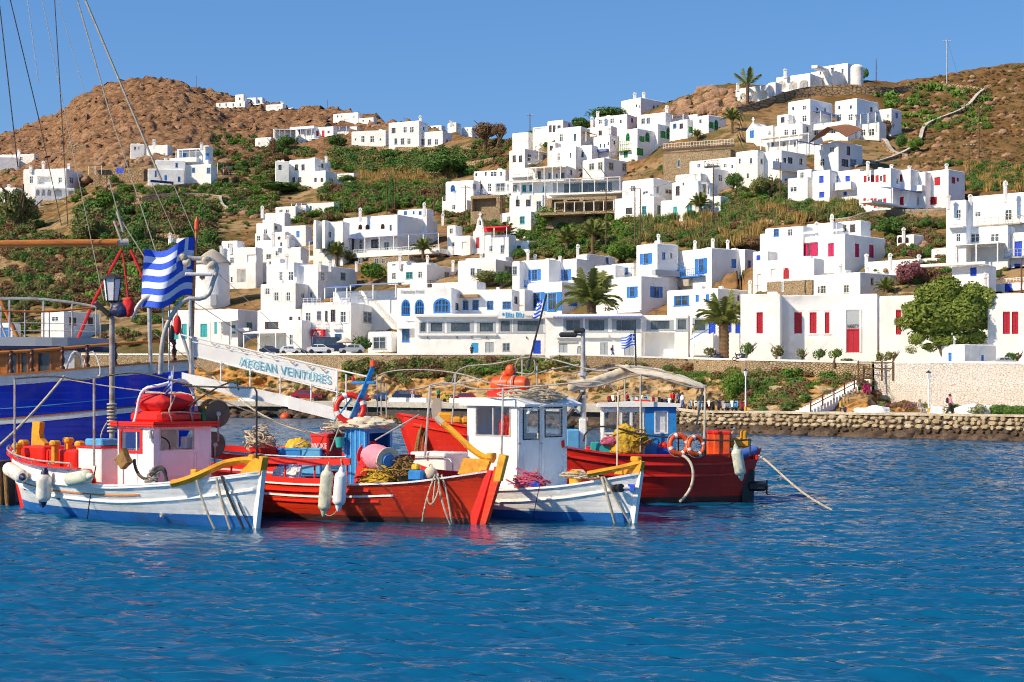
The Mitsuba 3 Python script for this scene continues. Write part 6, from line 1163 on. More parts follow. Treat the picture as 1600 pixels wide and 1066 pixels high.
# ================= boat 1: white fishing boat with red trimmed wheelhouse
k1 = thing('fishing_boat', 'white fishing boat with blue waterline and red roofed wheelhouse, nearest on the left', 'fishing boat')
b = b1 = Boat(k1, 400, 826, (.75, -.66), 11.9, 3.7, [(0, 1.45), (.15, 1.26), (.4, 1.08), (.6, 1.06), (.8, 1.2), (1, 1.55)], rb=.33, rs=.5, e=.40, ps=2.6, pb=2.3, eb=.95)
pl = lambda t: .30 + .05 * t
b.band('bottom_paint', -.5, pl, 'mat_antifoul_blue'); b.band('hull', pl, b.sheer, 'mat_white_hull')
b.strip('rub_rail', lambda t: b1.sheer(t) - .05, lambda t: b1.sheer(t) + .02, 'mat_white_paint', 0, 1, -.02, .07)
b.strip('rub_rail', lambda t: b1.sheer(t) - .47, lambda t: b1.sheer(t) - .40, 'mat_white_paint', 0.02, .99, -.02, .06)
b.strip('rub_rail', lambda t: b1.sheer(t) - .28, lambda t: b1.sheer(t) - .235, 'mat_varnish', 0.03, .72, -.02, .035)
b.strip('cap_rail', lambda t: b1.sheer(t) + .02, lambda t: b1.sheer(t) + .06, 'mat_white_paint', .5, 1, -.14, .06)
hb1 = lambda t: b1.sheer(t) + .02 + .45 * np.clip((.56 - t) / .03, 0, 1)
b.strip('bulwark', lambda t: b1.sheer(t) + .015, hb1, 'mat_white_paint', 0, .56, -.07, .0)
b.strip('bulwark_cap', hb1, lambda t: hb1(t) + .035, 'mat_red_paint', 0, .53, -.12, .03)
b.strip('inner_bulwark', lambda t: b1.sheer(t) - .35, lambda t: hb1(t) - .01, 'mat_red_paint', 0.01, .55, -.10, -.075)
b.deck('deck', lambda t: b1.sheer(t) - .16, 'mat_red_paint', .02, .99)
# stem, prow timber
b.put('stem', prism([(-.10, -.5), (.05, -.5), (.10, .1), (.36, 1.62), (.10, 1.62)], -.075, .075, 'xz'), 'mat_white_paint')
b.put('stem_head', prism([(-.55, 1.52), (.30, 1.50), (.42, 1.98), (.30, 2.02), (-.02, 1.92), (-.5, 1.6)], -.11, .11, 'xz'), 'mat_yellow_wood')
q = [b.on(x, y, -v) for x, y, v in ((268, 756, 1.45), (300, 747, 1.2), (325, 736, .9), (347, 726, .5), (368, 721, .22), (410, 722, .0))]
b.put('prow_timber', tube(bez(q, 16), .105, 4), 'mat_yellow_wood', smooth=False)
for x, y, v in ((305, 740, 1.05), (395, 717, .0)): p = b.on(x, y, -v); b.put('cleat', bev(p - [.12, .09, .12], p + [.12, .09, .12], .03), 'mat_yellow_wood')
# wheelhouse
c0 = b.on(240, 750, -.92); ua = b.on(184, 750, -.92)[0]; u1 = c0[0]; v1 = b.onu(330, 750, u1)[1]; zt = b.on(240, 668, -.92)[2]; zb = 1.0; v0 = -.92
wh = put('wheelhouse', None, None, k1, shape=mikit.ply(xf(box([ua, v0, zb - .1], [u1, v1, zb]), b.M), 'mat_white_paint'))
W = lambda px, py: b.on(px, py, v0); Fq = lambda px, py: b.onu(px, py, u1)
s0, s1 = W(190, 703), W(220, 675); f0, f1 = Fq(251, 703), Fq(302, 671)
cabin(b, wh, ua, u1, v0, v1, zb, zt, 'mat_white_paint', [('s', s0[0], s1[0], s0[2], s1[2]), ('f', f0[1], f1[1], f0[2], f1[2])])
b.put('window_frame', ringbox(s0[0], s1[0], s0[2], s1[2], .085, v0 - .035, v0 + .03, 's'), 'mat_red_paint', wh)
b.put('pane', box([s0[0], v0 + .0, s0[2]], [s1[0], v0 + .012, s1[2]]), 'mat_clear_glass', wh)
b.put('window_trim', ringbox(f0[1], f1[1], f0[2], f1[2], .03, u1 - .02, u1 + .02, 'f'), 'mat_canvas', wh)
pz0, pz1 = Fq(270, 744)[2], Fq(270, 709)[2]
b.put('panel_moulding', ringbox(f0[1], f1[1] + .02, pz0, pz1, .03, u1, u1 + .025, 'f'), 'mat_white_paint', wh)
b.put('panel_moulding', ringbox(f1[1] + .14, v1 - .08, pz0, pz1, .03, u1, u1 + .025, 'f'), 'mat_white_paint', wh)
b.put('panel_moulding', box([s0[0] + .75, v0 - .025, zb], [s0[0] + .80, v0, zt]), 'mat_white_paint', wh)
b.put('roof', bev([ua - .18, v0 - .16, zt], [u1 + .22, v1 + .14, zt + .10], .03), 'mat_red_paint', wh)
b.put('roof_lip', cat([box([ua - .19, v0 - .17, zt + .09], [u1 + .23, v0 - .10, zt + .16]), box([u1 + .15, v0 - .10, zt + .09], [u1 + .23, v1 + .15, zt + .16])]), 'mat_red_paint', wh)
b.put('dashboard', box([u1 - .55, v0 + .1, zb], [u1 - .12, v1 - .1, f0[2] - .02]), 'mat_dark_wood', wh)
b.put('chart_box', bev([u1 - .5, v1 - .75, f0[2] - .02], [u1 - .25, v1 - .45, f0[2] + .35], .03), 'mat_white_cloth', wh); b.put('steering_wheel', xf(torus(.26, .025, 20, 6), trimesh.transformations.translation_matrix([u1 - .62, v0 + .75, f0[2] + .1]) @ trimesh.transformations.rotation_matrix(1.2, [0, 1, 0])), 'mat_dark_wood', wh)
bp = W(237, 681) + [.06, -.1, 0]; b.put('bell', lathe([(0, .14), (.05, .13), (.07, .02), (.12, -.08), (.10, -.08), (0, .0)], 14, at=bp), 'mat_steel', wh, smooth=40); b.put('bell_bracket', box(bp + [-.02, 0, .12], bp + [.02, .12, .16]), 'mat_steel', wh)
# roll bar over the roof, chest
zr = zt + .1; A = lambda px, py, v: b.on(px, py, v)
pts = [A(207, 664, -.75), A(216, 632, -.75), A(228, 607, -.75), A(246, 603, -.6)]; q2 = [A(246, 603, -.6), b.onu(300, 604, u1 - .6)]; 
b.tube('roll_bar', pts + [b.onu(296, 603, u1 - .7), b.onu(304, 622, u1 - .7), b.onu(303, 655, u1 - .6)], .05, 'mat_white_paint', wh, n=26, sides=8)
rb_ = thing('life_raft', 'red covered life raft roped down on the red wheelhouse roof', 'life raft')
c = np.array([(ua + u1) / 2 + .12, (v0 + v1) / 2 - .05, zr])
put('lower_case', xf(bev(c + [-.75, -.78, .02], c + [.75, .80, .36], .10), b.M), 'mat_red_paint', rb_); put('cover', xf(crumple(bev(c + [-.70, -.72, .36], c + [.70, .74, .86], .22).subdivide().subdivide(), .035, 5, 4), b.M), 'mat_red_cloth', rb_, smooth=50)
for dv in (-.35, .40): put('lashing', xf(tube([c + [.77, dv, .05], c + [.78, dv - .1, .4], c + [.73, dv + .15, .80], c + [.2, dv, .90], c + [-.5, dv, .90]], .025, 5), b.M), 'mat_rope', rb_)
put('lashing', xf(tube([c + [.77, -.7, .30], c + [.80, -.1, .34], c + [.77, .7, .28]], .022, 5), b.M), 'mat_rope', rb_)
bt = thing('bottle', 'green bottle standing on the red wheelhouse roof', 'bottle'); put('body', xf(lathe([(0, 0), (.10, 0), (.10, .26), (.04, .36), (.04, .44), (0, .44)], 14, at=[u1 - .1, v1 - .2, zr + .02]), b.M), 'mat_green_bottle', bt, smooth=40)
# deck gear aft
b.put('engine_box', bev(b.on(58, 724, -.5) + [-.8, 0, -.5], b.on(118, 704, -.5) + [0, 1.1, 0], .06), 'mat_red_paint'); b.put('hatch', bev(b.on(22, 705, -.6) + [0, 0, -.35], b.on(62, 698, -.6) + [.2, 1.3, 0], .05), 'mat_red_paint')
p = b.on(122, 727, -1.0); p2 = b.on(158, 701, -1.0); b.put('locker', bev([p[0], -1.0, .9], [p2[0], -.3, p2[2]], .03), 'mat_white_paint'); b.put('locker_lid', bev([p[0] - .04, -1.04, p2[2]], [p2[0] + .04, -.26, p2[2] + .05], .015), 'mat_red_paint')
ct = thing('crate', 'blue plastic crate on the white locker of the nearest white boat', 'crate'); put('body', xf(crumple(bev([p2[0] - .95, -.95, p2[2] + .05], [p2[0] - .05, -.35, p2[2] + .28], .04).subdivide().subdivide(), .03, 6, 2), b.M), 'mat_light_blue_paint', ct)
for x, y, v in ((27, 702, -.9), (37, 697, -.4), (86, 698, -.7), (107, 693, .1), (125, 699, .2)):
    q = b.on(x, y, v); m = cat([bev(q + [-.09, -.09, -.55], q + [.09, .09, .02], .02), bev(q + [-.15, -.15, .0], q + [.15, .15, .20], .06)]); b.put('bitt', m, 'mat_yellow_wood')
q = b.on(62, 697, .3); b.put('rudder_head', prism([(-.42, -.6), (.40, -.6), (.42, .1), (.16, .26), (.10, .45), (.16, .78), (-.30, .80), (-.36, .2)], -.09, .09, 'xz').apply_translation(q), 'mat_yellow_wood')
b.put('stern_post', prism([(.10, -.45), (-.12, .2), (-.62, 1.5), (-.80, 1.9), (-.55, 1.95), (.15, .2)], -.09, .09, 'xz').apply_translation([-b.L, 0, 0]), 'mat_red_paint')
# rails and awning frame
rl = [b.skin(t, float(hb1(t)) + .16, -1, -.05) for t in np.linspace(.02, .5, 14)]; b.tube('rail', rl, .028, 'mat_rusty_steel')
for t in np.linspace(.02, .5, 6): b.tube('stanchion', [b.skin(t, float(hb1(t)), -1, -.05), b.skin(t, float(hb1(t)) + .16, -1, -.05)], .022, 'mat_rusty_steel')
P1, P2, P3 = (b.on(23, 592, -1.5), b.on(23, 706, -1.5)), (b.on(147, 592, -1.75), b.on(147, 728, -1.75)), (b.on(401, 607, -.35), b.on(401, 716, -.15))
b.tube('awning_post', P1, .035, 'mat_rusty_steel'); b.tube('awning_post', P2, .035, 'mat_rusty_steel'); b.tube('awning_post', [P3[0] + [-.1, 0, .02], P3[0] + [0, 0, -.1], P3[1]], .028, 'mat_dark_iron')
b.tube('awning_rail', [P1[0], b.on(60, 589, -1.6), b.on(100, 590, -1.7), P2[0], b.on(180, 585, -1.4), b.on(290, 600, -.8), b.on(300, 602, -.7)], .026, 'mat_dark_iron', n=30)
b.tube('awning_rail', [b.on(285, 603, -.6), b.on(340, 605, -.45), P3[0] + [-.1, 0, .02]], .026, 'mat_dark_iron', n=12); b.tube('awning_rail', [b.on(272, 588, .2), b.on(366, 597, .2), b.on(372, 601, .2), b.on(373, 610, .2)], .026, 'mat_dark_iron', n=14)
# anchor, net bag, loose ropes
q = b.on(192, 716, -1.75); an = thing('net_bag', 'brown folded net bag hanging on the rail beside the wheelhouse', 'bag'); put('body', xf(crumple(prism([(-.30, -.05), (0, -.32), (.34, -.1), (.05, .28)], -.08, .10, 'xz').subdivide().subdivide().apply_translation(q), .03, 5), b.M), 'mat_net_brown', an, smooth=50)
q = b.on(236, 750, -1.35); an = thing('anchor', 'black anchor with a coil of chain on the side deck before the wheelhouse', 'anchor'); put('shank', xf(tube(bez([q + [-.8, 0, .55], q + [-.45, -.1, .15], q + [0, -.1, .05], q + [.35, 0, .30], q + [.62, .1, -.02]], 20), .045, 7), b.M), 'mat_dark_iron', an); put('ring', xf(xf(torus(.36, .045, 24, 8), trimesh.transformations.translation_matrix(q + [.18, .1, .02]) @ trimesh.transformations.rotation_matrix(1.35, [1, 0, 0])), b.M), 'mat_dark_iron', an, smooth=60)
put('chain', xf(tangle(q + [.05, -.02, -.12], np.array([.22, .2, .3]), 22, .018, 3), b.M), 'mat_rusty_steel', an)
sc = b.on(233, 806, -1.5); b.put('scupper', lathe([(0, -.1), (.07, -.1), (.07, .06), (.05, .08), (0, .02)], 12, [0, -1, 0], b.skin(np.interp(sc[0], [-b.L, 0], [0, 1]), sc[2], -1)), 'mat_steel')
for t in (.17, .26, .38): q = b.skin(t, float(b.sheer(t)) - .52, -1, .0); b.put('scupper', box(q + [-.09, -.02, -.02], q + [.09, .03, .02]), 'mat_dark_wood')
def line_down(bt_, name, pa, pb, r=.018, mat='mat_rope'): bt_.tube(name, [pa, (np.array(pa) + pb) / 2 + [0, -.03, -.04], pb], r, mat, n=10)
for x0, y0, x1, y1, va, vb, r, mt in ((150, 728, 135, 822, -1.8, -1.5, .018, 'mat_dark_iron'), (307, 750, 337, 830, -1.25, -.75, .03, 'mat_rope'), (338, 746, 362, 832, -.85, -.45, .034, 'mat_rope'), (346, 744, 384, 832, -.75, -.22, .034, 'mat_dark_iron'), (372, 785, 398, 832, -.4, -.1, .02, 'mat_dark_iron')):
    line_down(b, 'mooring_line', b.on(x0, y0, va), b.on(x1, y1, vb), r, mt)
W1 = lambda px, py, v: b1.w(b1.on(px, py, v))
fender('white fender with blue ends lying level at the stern of the nearest white boat', W1(12, 731, -1.55), W1(36, 746, -1.95), .22, 'mat_fender', 'mat_navy', None)
fender('white fender with blue ends hanging upright near the stern of the nearest white boat', W1(70, 738, -2.08), W1(67, 786, -2.05), .225, 'mat_fender', 'mat_navy', W1(77, 722, -1.75))
fender('dirty greenish fender slung level amidships on the nearest white boat', W1(105, 750, -2.1), W1(141, 744, -2.15), .20, 'mat_old_fender', 'mat_old_fender', W1(107, 726, -1.8))
# net reels behind the wheelhouse
def reel(label, c, ax, R, L, mat='mat_reel_brown', core='mat_yellow', nm='net_reel'):
    t = thing(nm, label, 'reel'); ax = np.asarray(ax, float) / np.linalg.norm(ax); c = np.asarray(c, float)
    for s in (-1, 1): put('flange', lathe([(0, -.03), (R - .02, -.03), (R, -.015), (R, .015), (R - .02, .03), (0, .03)], 32, ax, c + ax * s * L / 2), mat, t, smooth=30)
    put('core', lathe([(0, -L / 2 + .03), (R * .62, -L / 2 + .03), (R * .70, 0), (R * .62, L / 2 - .03), (0, L / 2 - .03)], 24, ax, c), core, t, smooth=40); put('hub', lathe([(0, 0), (.07, 0), (.07, .08), (0, .09)], 12, ax, c + ax * (L / 2 + .02)), 'mat_steel', t, smooth=30)
    put('stand', tube([c + ax * L * .65, c + ax * L * .65 - [0, 0, R + .4]], .03, 6), 'mat_rusty_steel', t); put('stand', tube([c - ax * L * .65, c - ax * L * .65 - [0, 0, R + .4]], .03, 6), 'mat_rusty_steel', t)
ax = [.62, -.75, -.05]
reel('big brown cable reel with yellow line beside the red roof', b1.w(b1.on(334, 646, 1.35)), ax, .42, .42); reel('smaller brown cable reel low behind the red roofed wheelhouse', b1.w(b1.on(330, 694, 1.5)), ax, .38, .34)

# ================= boat 2: red boat crowded with gear
k2 = thing('fishing_boat', 'red fishing boat crowded with nets and blue boxes, second from the left', 'fishing boat')
b = b2 = Boat(k2, 742, 819, (.86, -.51), 10.8, 3.3, [(0, 1.35), (.3, 1.12), (.55, 1.05), (.8, 1.14), (1, 1.50)], rb=.55, rs=.3, e=.40, pb=2.2)
b.band('bottom_paint', -.5, .16, 'mat_antifoul_brown'); b.band('hull', .16, b.sheer, 'mat_red_hull')
b.strip('cap_rail', lambda t: b2.sheer(t), lambda t: b2.sheer(t) + .05, 'mat_white_paint', .0, 1, -.12, .05)
b.strip('rub_rail', lambda t: b2.sheer(t) - .20, lambda t: b2.sheer(t) - .13, 'mat_red_paint', 0, .74, -.02, .06); b.strip('white_stripe', lambda t: b2.sheer(t) - .36, lambda t: b2.sheer(t) - .29, 'mat_white_paint', .1, .80, -.02, .028); b.strip('rub_rail', lambda t: b2.sheer(t) - .52, lambda t: b2.sheer(t) - .46, 'mat_red_paint', 0, .76, -.02, .05)
b.deck('deck', lambda t: b2.sheer(t) - .3, 'mat_light_blue_paint', .02, .98); b.strip('inner_planking', lambda t: b2.sheer(t) - .32, lambda t: b2.sheer(t), 'mat_red_paint', .02, .99, -.11, -.09)
zc = lambda t: b2.sheer(t) + .05
b.strip('bulwark', zc, lambda t: zc(t) + .16, 'mat_red_paint', .0, .66, -.06, .0)
b.strip('rail_plank', lambda t: zc(t) + .55, lambda t: zc(t) + .74, 'mat_red_paint', .05, .70, -.10, -.04)
for t in np.linspace(.08, .68, 7): b.tube('stanchion', [b.skin(t, float(zc(t)), -1, -.06), b.skin(t, float(zc(t)), -1, -.06) + [0, 0, .6]], .03, 'mat_red_paint')
b.tube('rail', [b.skin(t, float(zc(t)), -1, -.02) + [0, 0, .78] for t in np.linspace(.1, .68, 10)], .025, 'mat_steel')
b.put('stem', prism([(-.28, -.5), (.02, -.5), (.10, .0), (.62, 1.55), (.26, 1.55)], -.09, .09, 'xz'), 'mat_red_paint'); b.put('stem_post', prism([(.12, -.3), (.30, -.3), (.98, 1.66), (.70, 1.66)], -.085, .085, 'xz'), 'mat_red_hull')
b.put('stem_head', prism([(.665, 1.25), (.88, 1.25), (1.09, 1.98), (.86, 2.02)], -.09, .09, 'xz'), 'mat_yellow_wood'); b.put('breast_hook', prism([(-.55, 1.42), (.40, 1.50), (.55, 1.86), (-.35, 1.88)], -.07, .07, 'xz'), 'mat_yellow_wood')
q0, q1, q2_ = b.on(692, 662, .0), b.on(722, 688, .0), b.on(772, 719, .0); b.put('prow_timber', tube(bez([q0, q1, b.on(750, 711, 0), q2_], 14), .095, 4), 'mat_yellow_wood'); b.put('prow_tip', tube([b.on(682, 653, 0), q0], .10, 4), 'mat_canvas'); b.put('cleat', bev(q2_ + [-.2, -.13, .02], q2_ + [.02, .13, .2], .03), 'mat_yellow_wood')
# cabin
vc = -.55; c0 = b.on(572, 725, vc); ua = b.on(538, 725, vc)[0]; v1 = b.onu(613, 700, c0[0])[1]; zt = b.on(572, 671, vc)[2]; f0, f1 = b.onu(576, 712, c0[0]), b.onu(608, 676, c0[0])
ch = put('cabin', None, None, k2, shape=mikit.ply(xf(box([ua, vc, .75], [c0[0], v1, .8]), b.M), 'mat_blue_paint')); cabin(b, ch, ua, c0[0], vc, v1, .8, zt, 'mat_blue_paint', [('g', f0[1], f1[1], f0[2] - .3, f1[2])])
for uu in np.linspace(ua + .08, c0[0] - .05, 5): b.put('batten', box([uu - .025, vc - .02, .8], [uu + .025, vc, zt]), 'mat_light_blue_paint', ch)
b.put('roof', bev([ua - .06, vc - .06, zt], [c0[0] + .10, v1 + .06, zt + .07], .02), 'mat_light_blue_paint', ch); b.put('opening_trim', ringbox(f0[1], f1[1], f0[2] - .3, f1[2], .05, c0[0], c0[0] + .03, 'f'), 'mat_blue_paint', ch)
cv = thing('tarpaulin', 'crumpled beige canvas and netting heaped on the blue cabin roof', 'tarpaulin'); put('cloth', xf(heap(np.array([(ua + c0[0]) / 2 + .05, .1, zt + .07]), np.array([1.0, .85, .30]), 5, .30), b.M), 'mat_canvas', cv, smooth=50)
put('netting', xf(tangle(np.array([ua - .25, -.35, zt - .12]), np.array([.5, .45, .34]), 60, .022, 11), b.M), 'mat_rope', cv); put('weed', xf(heap(np.array([c0[0] - .1, .55, zt + .1]), np.array([.55, .5, .30]), 9, .3), b.M), 'mat_net_brown', cv, smooth=50)
# mast
m0, m1 = b.on(546, 668, -.15), b.on(583, 573, -.05); ms = put('mast', None, None, k2, shape=mikit.ply(xf(tube([m0 - (m1 - m0) * .2, m1], np.array([.12, .085]), 4), b.M), 'mat_blue_paint'))
b.put('mast_cap', lathe([(0, 0), (.10, 0), (.09, .18), (0, .2)], 12, at=m1), 'mat_orange_float', ms); cx = b.on(567, 598, -.1); b.put('crossarm', bev(cx + [-.42, -.04, -.05], cx + [.46, .04, .04], .02), 'mat_blue_paint', ms); b.put('lamp', lathe([(0, 0), (.05, 0), (.05, .1), (0, .12)], 10, at=cx + [-.36, 0, .05]), 'mat_red_paint', ms)
for dx in (-.30, .32): b.tube('ladder_rail', [m0 + [dx - .3, -.2, 0], m0 + (m1 - m0) * .55 + [dx * .3 - .1, -.12, 0]], .03, 'mat_light_blue_paint', ms)
for x in (590, 596, 604): b.tube('rod', [b.on(x, 665, .3), b.on(x - 1, 585 + (x - 590), .3)], .018, 'mat_steel', ms)
lifering('red life ring hung around the blue leaning mast', b2.w(b2.on(547, 638, -.35)), [.15, -1, .18], .40, .085)
# gear
def gear(name, label, cat_, parts, bt_=None, group=None):
    t = thing(name, label, cat_, group)
    for nm, m, mt, sm in parts: put(nm, xf(m, (bt_ or b).M), mt, t, smooth=sm)
    return t
g0, g1 = b.on(485, 716, -.75), b.on(512, 679, -.75); t = gear('box', 'red painted box with white hand lettering on the crowded red boat', 'box', [('body', bev([g0[0], -.75, g0[2] - .2], [g1[0], .0, g1[2]], .05), 'mat_red_paint', False), ('lid', bev([g0[0] - .02, -.77, g1[2] - .09], [g1[0] + .02, .02, g1[2] + .02], .03), 'mat_red_paint', False)])
for tx, dz, h in (('ΜΝΙΟΚΙΕ', .46, .15), ('ΣΜΛΟ', .16, .17)):
    m = meshkit.text_mesh(tx, h, .006); m.vertices = np.c_[m.vertices[:, 0] * (g1[0] - g0[0]) * (.88 if dz > .3 else .6) / m.bounds[1, 0], -m.vertices[:, 2], m.vertices[:, 1]]; m.apply_translation([g0[0] + (.05 if dz > .3 else .22), -.755, g0[2] + dz - .16]); put('lettering', xf(m, b.M), 'mat_white_cloth', t)
def tub(label, x0, x1, y0, y1, v, mat, depth_=.7, taper=.8):
    a, c_ = b.on(x0, y1, v), b.on(x1, y0, v); r = (c_[0] - a[0]) / 2; cc = [(a[0] + c_[0]) / 2, v + r * .7, a[2] - .25]; h = c_[2] - a[2] + .25
    m = lathe([(0, 0), (r * taper, 0), (r, h), (r * 1.04, h + .03), (r * .96, h + .03), (r * (taper - .05), .05), (0, .05)], 24, at=cc); return gear('tub', label, 'tub', [('body', m, mat, 30)])
tub('dark red round tub on the after deck of the crowded red boat', 382, 432, 702, 716, -.6, 'mat_dark_red_hull')
def bx(name, label, x0, x1, y0, y1, v, dv, mat, cat_='box', r=.03, sink=.3, parts=()):
    a, c_ = b.on(x0, y1, v), b.on(x1, y0, v); return gear(name, label, cat_, [('body', bev([a[0], v, a[2] - sink], [c_[0], v + dv, c_[2]], r), mat, False), ('rim', bev([a[0] - .025, v - .025, c_[2] - .06], [c_[0] + .025, v + dv + .025, c_[2] + .01], .02), mat, False)] + list(parts))
bx('box', 'blue fish box beside the dark red tub', 434, 470, 702, 718, -.5, .8, 'mat_blue_paint')
bx('board', 'pale blue painted board leaning on the rail of the crowded red boat', 471, 500, 701, 744, -.95, .12, 'mat_light_blue_paint', 'board', .02, .0)
gear('rope_coil', 'big pale coil of rope heaped on the after deck of the red boat', 'rope coil', [('coil', tangle(b.on(405, 700, .3) + [0, 0, -.1], np.array([.42, .5, .62]), 90, .026, 21), 'mat_rope', False), ('core', heap(b.on(405, 702, .3), np.array([.36, .4, .5]), 3, .2), 'mat_rope', 50)])
gear('net_sack', 'yellow sack of netting beside the lettered red box', 'sack', [('sack', heap(b.on(466, 704, .4), np.array([.42, .4, .38]), 6, .2), 'mat_yellow', 50), ('tie', tube([b.on(455, 700, .02), b.on(475, 690, .02)], .02, 4), 'mat_rope', False)])
gear('net_heap', 'yellow and orange net heap on the foredeck of the red boat', 'net', [('net', heap(b.on(592, 756, -.75), np.array([.48, .4, .34]), 12, .3), 'mat_net_yellow', 50), ('cords', tangle(b.on(592, 756, -.78), np.array([.5, .42, .4]), 60, .018, 22), 'mat_net_yellow', False)])
gear('net_heap', 'brown net heap right of the yellow net on the red boat', 'net', [('net', heap(b.on(628, 752, -.2), np.array([.42, .5, .72]), 13, .28), 'mat_net_brown', 50), ('cords', tangle(b.on(628, 752, -.25), np.array([.42, .5, .6]), 50, .018, 23), 'mat_net_brown', False)])
rc = b.on(592, 716, -.45); t = thing('net_drum', 'salmon coloured net drum in front of the blue cabin', 'drum'); axd = b.M[:3, :3] @ np.array([.9, -.35, -.12]); put('netting', crumple(lathe([(0, -.5), (.34, -.5), (.40, -.2), (.36, .2), (.30, .46), (0, .46)], 24, axd, b.w(rc)).subdivide(), .035, 5), 'mat_pink_cloth', t, smooth=60); put('flange', lathe([(0, -.02), (.40, -.02), (.40, .02), (0, .02)], 24, axd, b.w(rc) + axd * .5), 'mat_canvas', t); put('flange', lathe([(0, -.02), (.44, -.02), (.44, .02), (0, .02)], 24, axd, b.w(rc) - axd * .52), 'mat_red_cloth', t)
put('hub', lathe([(0, 0), (.22, 0), (.20, .06), (0, .07)], 16, axd, b.w(rc) + axd * .52), 'mat_blue_paint', t)
gear('oilskin', 'crumpled red oilskins hanging under the net drum', 'clothes', [('cloth', heap(b.on(568, 745, -.6) + [0, 0, -.1], np.array([.26, .22, .72]), 15, .3), 'mat_red_cloth', 50)])
c_ = b.on(652, 742, -.5); gear('canister', 'blue canister with a yellow cap near the prow of the red boat', 'canister', [('body', bev(c_ + [-.26, -.15, -.18], c_ + [.26, .2, .14], .06), 'mat_blue_paint', False), ('cap', bev(c_ + [-.16, -.1, .14], c_ + [.06, .1, .30], .03), 'mat_yellow', False)])
gear('sacks', 'grey white plastic sacks behind the rail of the red boat', 'sacks', [('sack', heap(b.on(440, 748, -.7), np.array([.35, .25, .34]), 17, .3), 'mat_white_cloth', 50), ('sack', heap(b.on(458, 748, -.6), np.array([.35, .25, .40]), 18, .3), 'mat_white_cloth', 50)])
gear('bucket', 'teal bucket hanging at the corner of the blue cabin', 'bucket', [('body', lathe([(0, 0), (.11, 0), (.15, .3), (.13, .3), (.10, .03), (0, .03)], 16, at=b.on(531, 699, -.75)), 'mat_teal', 30), ('handle', torus(.13, .01, 12, 5, 0, np.pi).apply_transform(trimesh.transformations.rotation_matrix(1.57, [1, 0, 0])).apply_translation(b.on(531, 699, -.75) + [0, 0, .3]), 'mat_dark_iron', False)])
gear('buoy', 'small pale round buoy on the foredeck of the red boat', 'buoy', [('ball', ball(b.on(673, 740, -.3), .2), 'mat_canvas', True), ('eye', torus(.05, .018, 10, 5).apply_transform(trimesh.transformations.rotation_matrix(1.57, [1, 0, 0])).apply_translation(b.on(673, 740, -.3) + [0, 0, .22]), 'mat_rope', False)])
gear('oar', 'grey pole slanting across the open blue cabin', 'pole', [('shaft', tube([b.on(586, 688, -.6), b.on(655, 648, .3)], .022, 6), 'mat_steel', False)]); gear('oar', 'pale stick leaning beside the teal bucket', 'pole', [('shaft', tube([b.on(516, 705, -.9), b.on(530, 668, -.8)], .025, 6), 'mat_wood_grey', False)])
W2 = lambda px, py, v: b2.w(b2.on(px, py, v))
fender('weathered cream fender, left of the two hanging on the red boat', W2(512, 733, -1.85), W2(506, 800, -1.85), .19, 'mat_old_fender', 'mat_old_fender', W2(515, 716, -1.7)); fender('clean white fender, right of the two hanging on the red boat', W2(534, 735, -1.85), W2(529, 792, -1.85), .19, 'mat_white_paint', 'mat_white_paint', W2(533, 716, -1.7))
for pts_, r in (([(680, 742, -.85), (668, 775, -1.0), (660, 815, -1.0)], .026), ([(682, 742, -.8), (676, 790, -.95), (680, 752, -.9)], .022), ([(684, 740, -.7), (690, 780, -.8), (705, 822, -.6)], .032), ([(690, 742, -.65), (700, 780, -.7), (706, 824, -.55)], .032), ([(668, 776, -1.0), (672, 788, -1.0), (686, 760, -.9), (682, 745, -.85)], .022)):
    b.tube('bow_rope', [b.on(*p_) for p_ in pts_], r, 'mat_rope', n=12)
b.tube('bow_rope', [b.on(505, 800, -1.85), b.on(516, 806, -1.9), b.on(528, 795, -1.85)], .012, 'mat_rope', n=8)

# ================= boat 3: white boat with tall white wheelhouse
k3 = thing('fishing_boat', 'white fishing boat with a tall white two door wheelhouse, third from the left', 'fishing boat')
b = b3 = Boat(k3, 989, 818, (.75, -.66), 8.8, 3.0, [(0, 1.15), (.3, .86), (.5, .84), (.75, .98), (1, 1.42)], rb=.33, rs=.2, e=.42, pb=2.2)
pl3 = lambda t: .22 + .08 * t
b.band('bottom_paint', -.5, pl3, 'mat_antifoul_blue'); b.band('hull', pl3, b.sheer, 'mat_white_hull')
b.strip('cap_rail', lambda t: b3.sheer(t), lambda t: b3.sheer(t) + .06, 'mat_white_paint', 0, 1, -.14, .06); b.strip('rub_rail', lambda t: b3.sheer(t) - .34, lambda t: b3.sheer(t) - .28, 'mat_white_paint', .02, .99, -.02, .06)
b.deck('deck', lambda t: b3.sheer(t) - .12, 'mat_white_paint', .02, .98); z3 = lambda t: b3.sheer(t) + .06
b.strip('bulwark', z3, lambda t: z3(t) + .46 * np.clip((.52 - t) / .02, 0, 1), 'mat_red_paint', 0, .52, -.08, -.02)
b.put('stem', prism([(-.12, -.5), (.05, -.5), (.10, .1), (.34, 1.5), (.06, 1.5)], -.07, .07, 'xz'), 'mat_white_paint'); b.put('stem_head', prism([(-.62, 1.40), (.28, 1.42), (.38, 1.78), (.15, 1.82), (-.5, 1.60)], -.09, .09, 'xz'), 'mat_yellow_wood')
b.put('prow_timber', tube(bez([b.on(918, 741, -1.0), b.on(945, 736, -.7), b.on(970, 731, -.35), b.on(1003, 723, 0)], 12), .085, 4), 'mat_yellow_wood'); q = b.on(996, 719, 0); b.put('cleat', bev(q + [-.2, -.1, -.05], q + [.1, .1, .1], .03), 'mat_yellow_wood'); q = b.on(899, 741, -.75); b.put('bitt', bev(q + [-.16, -.13, -.4], q + [.16, .13, .1], .04), 'mat_yellow_wood')
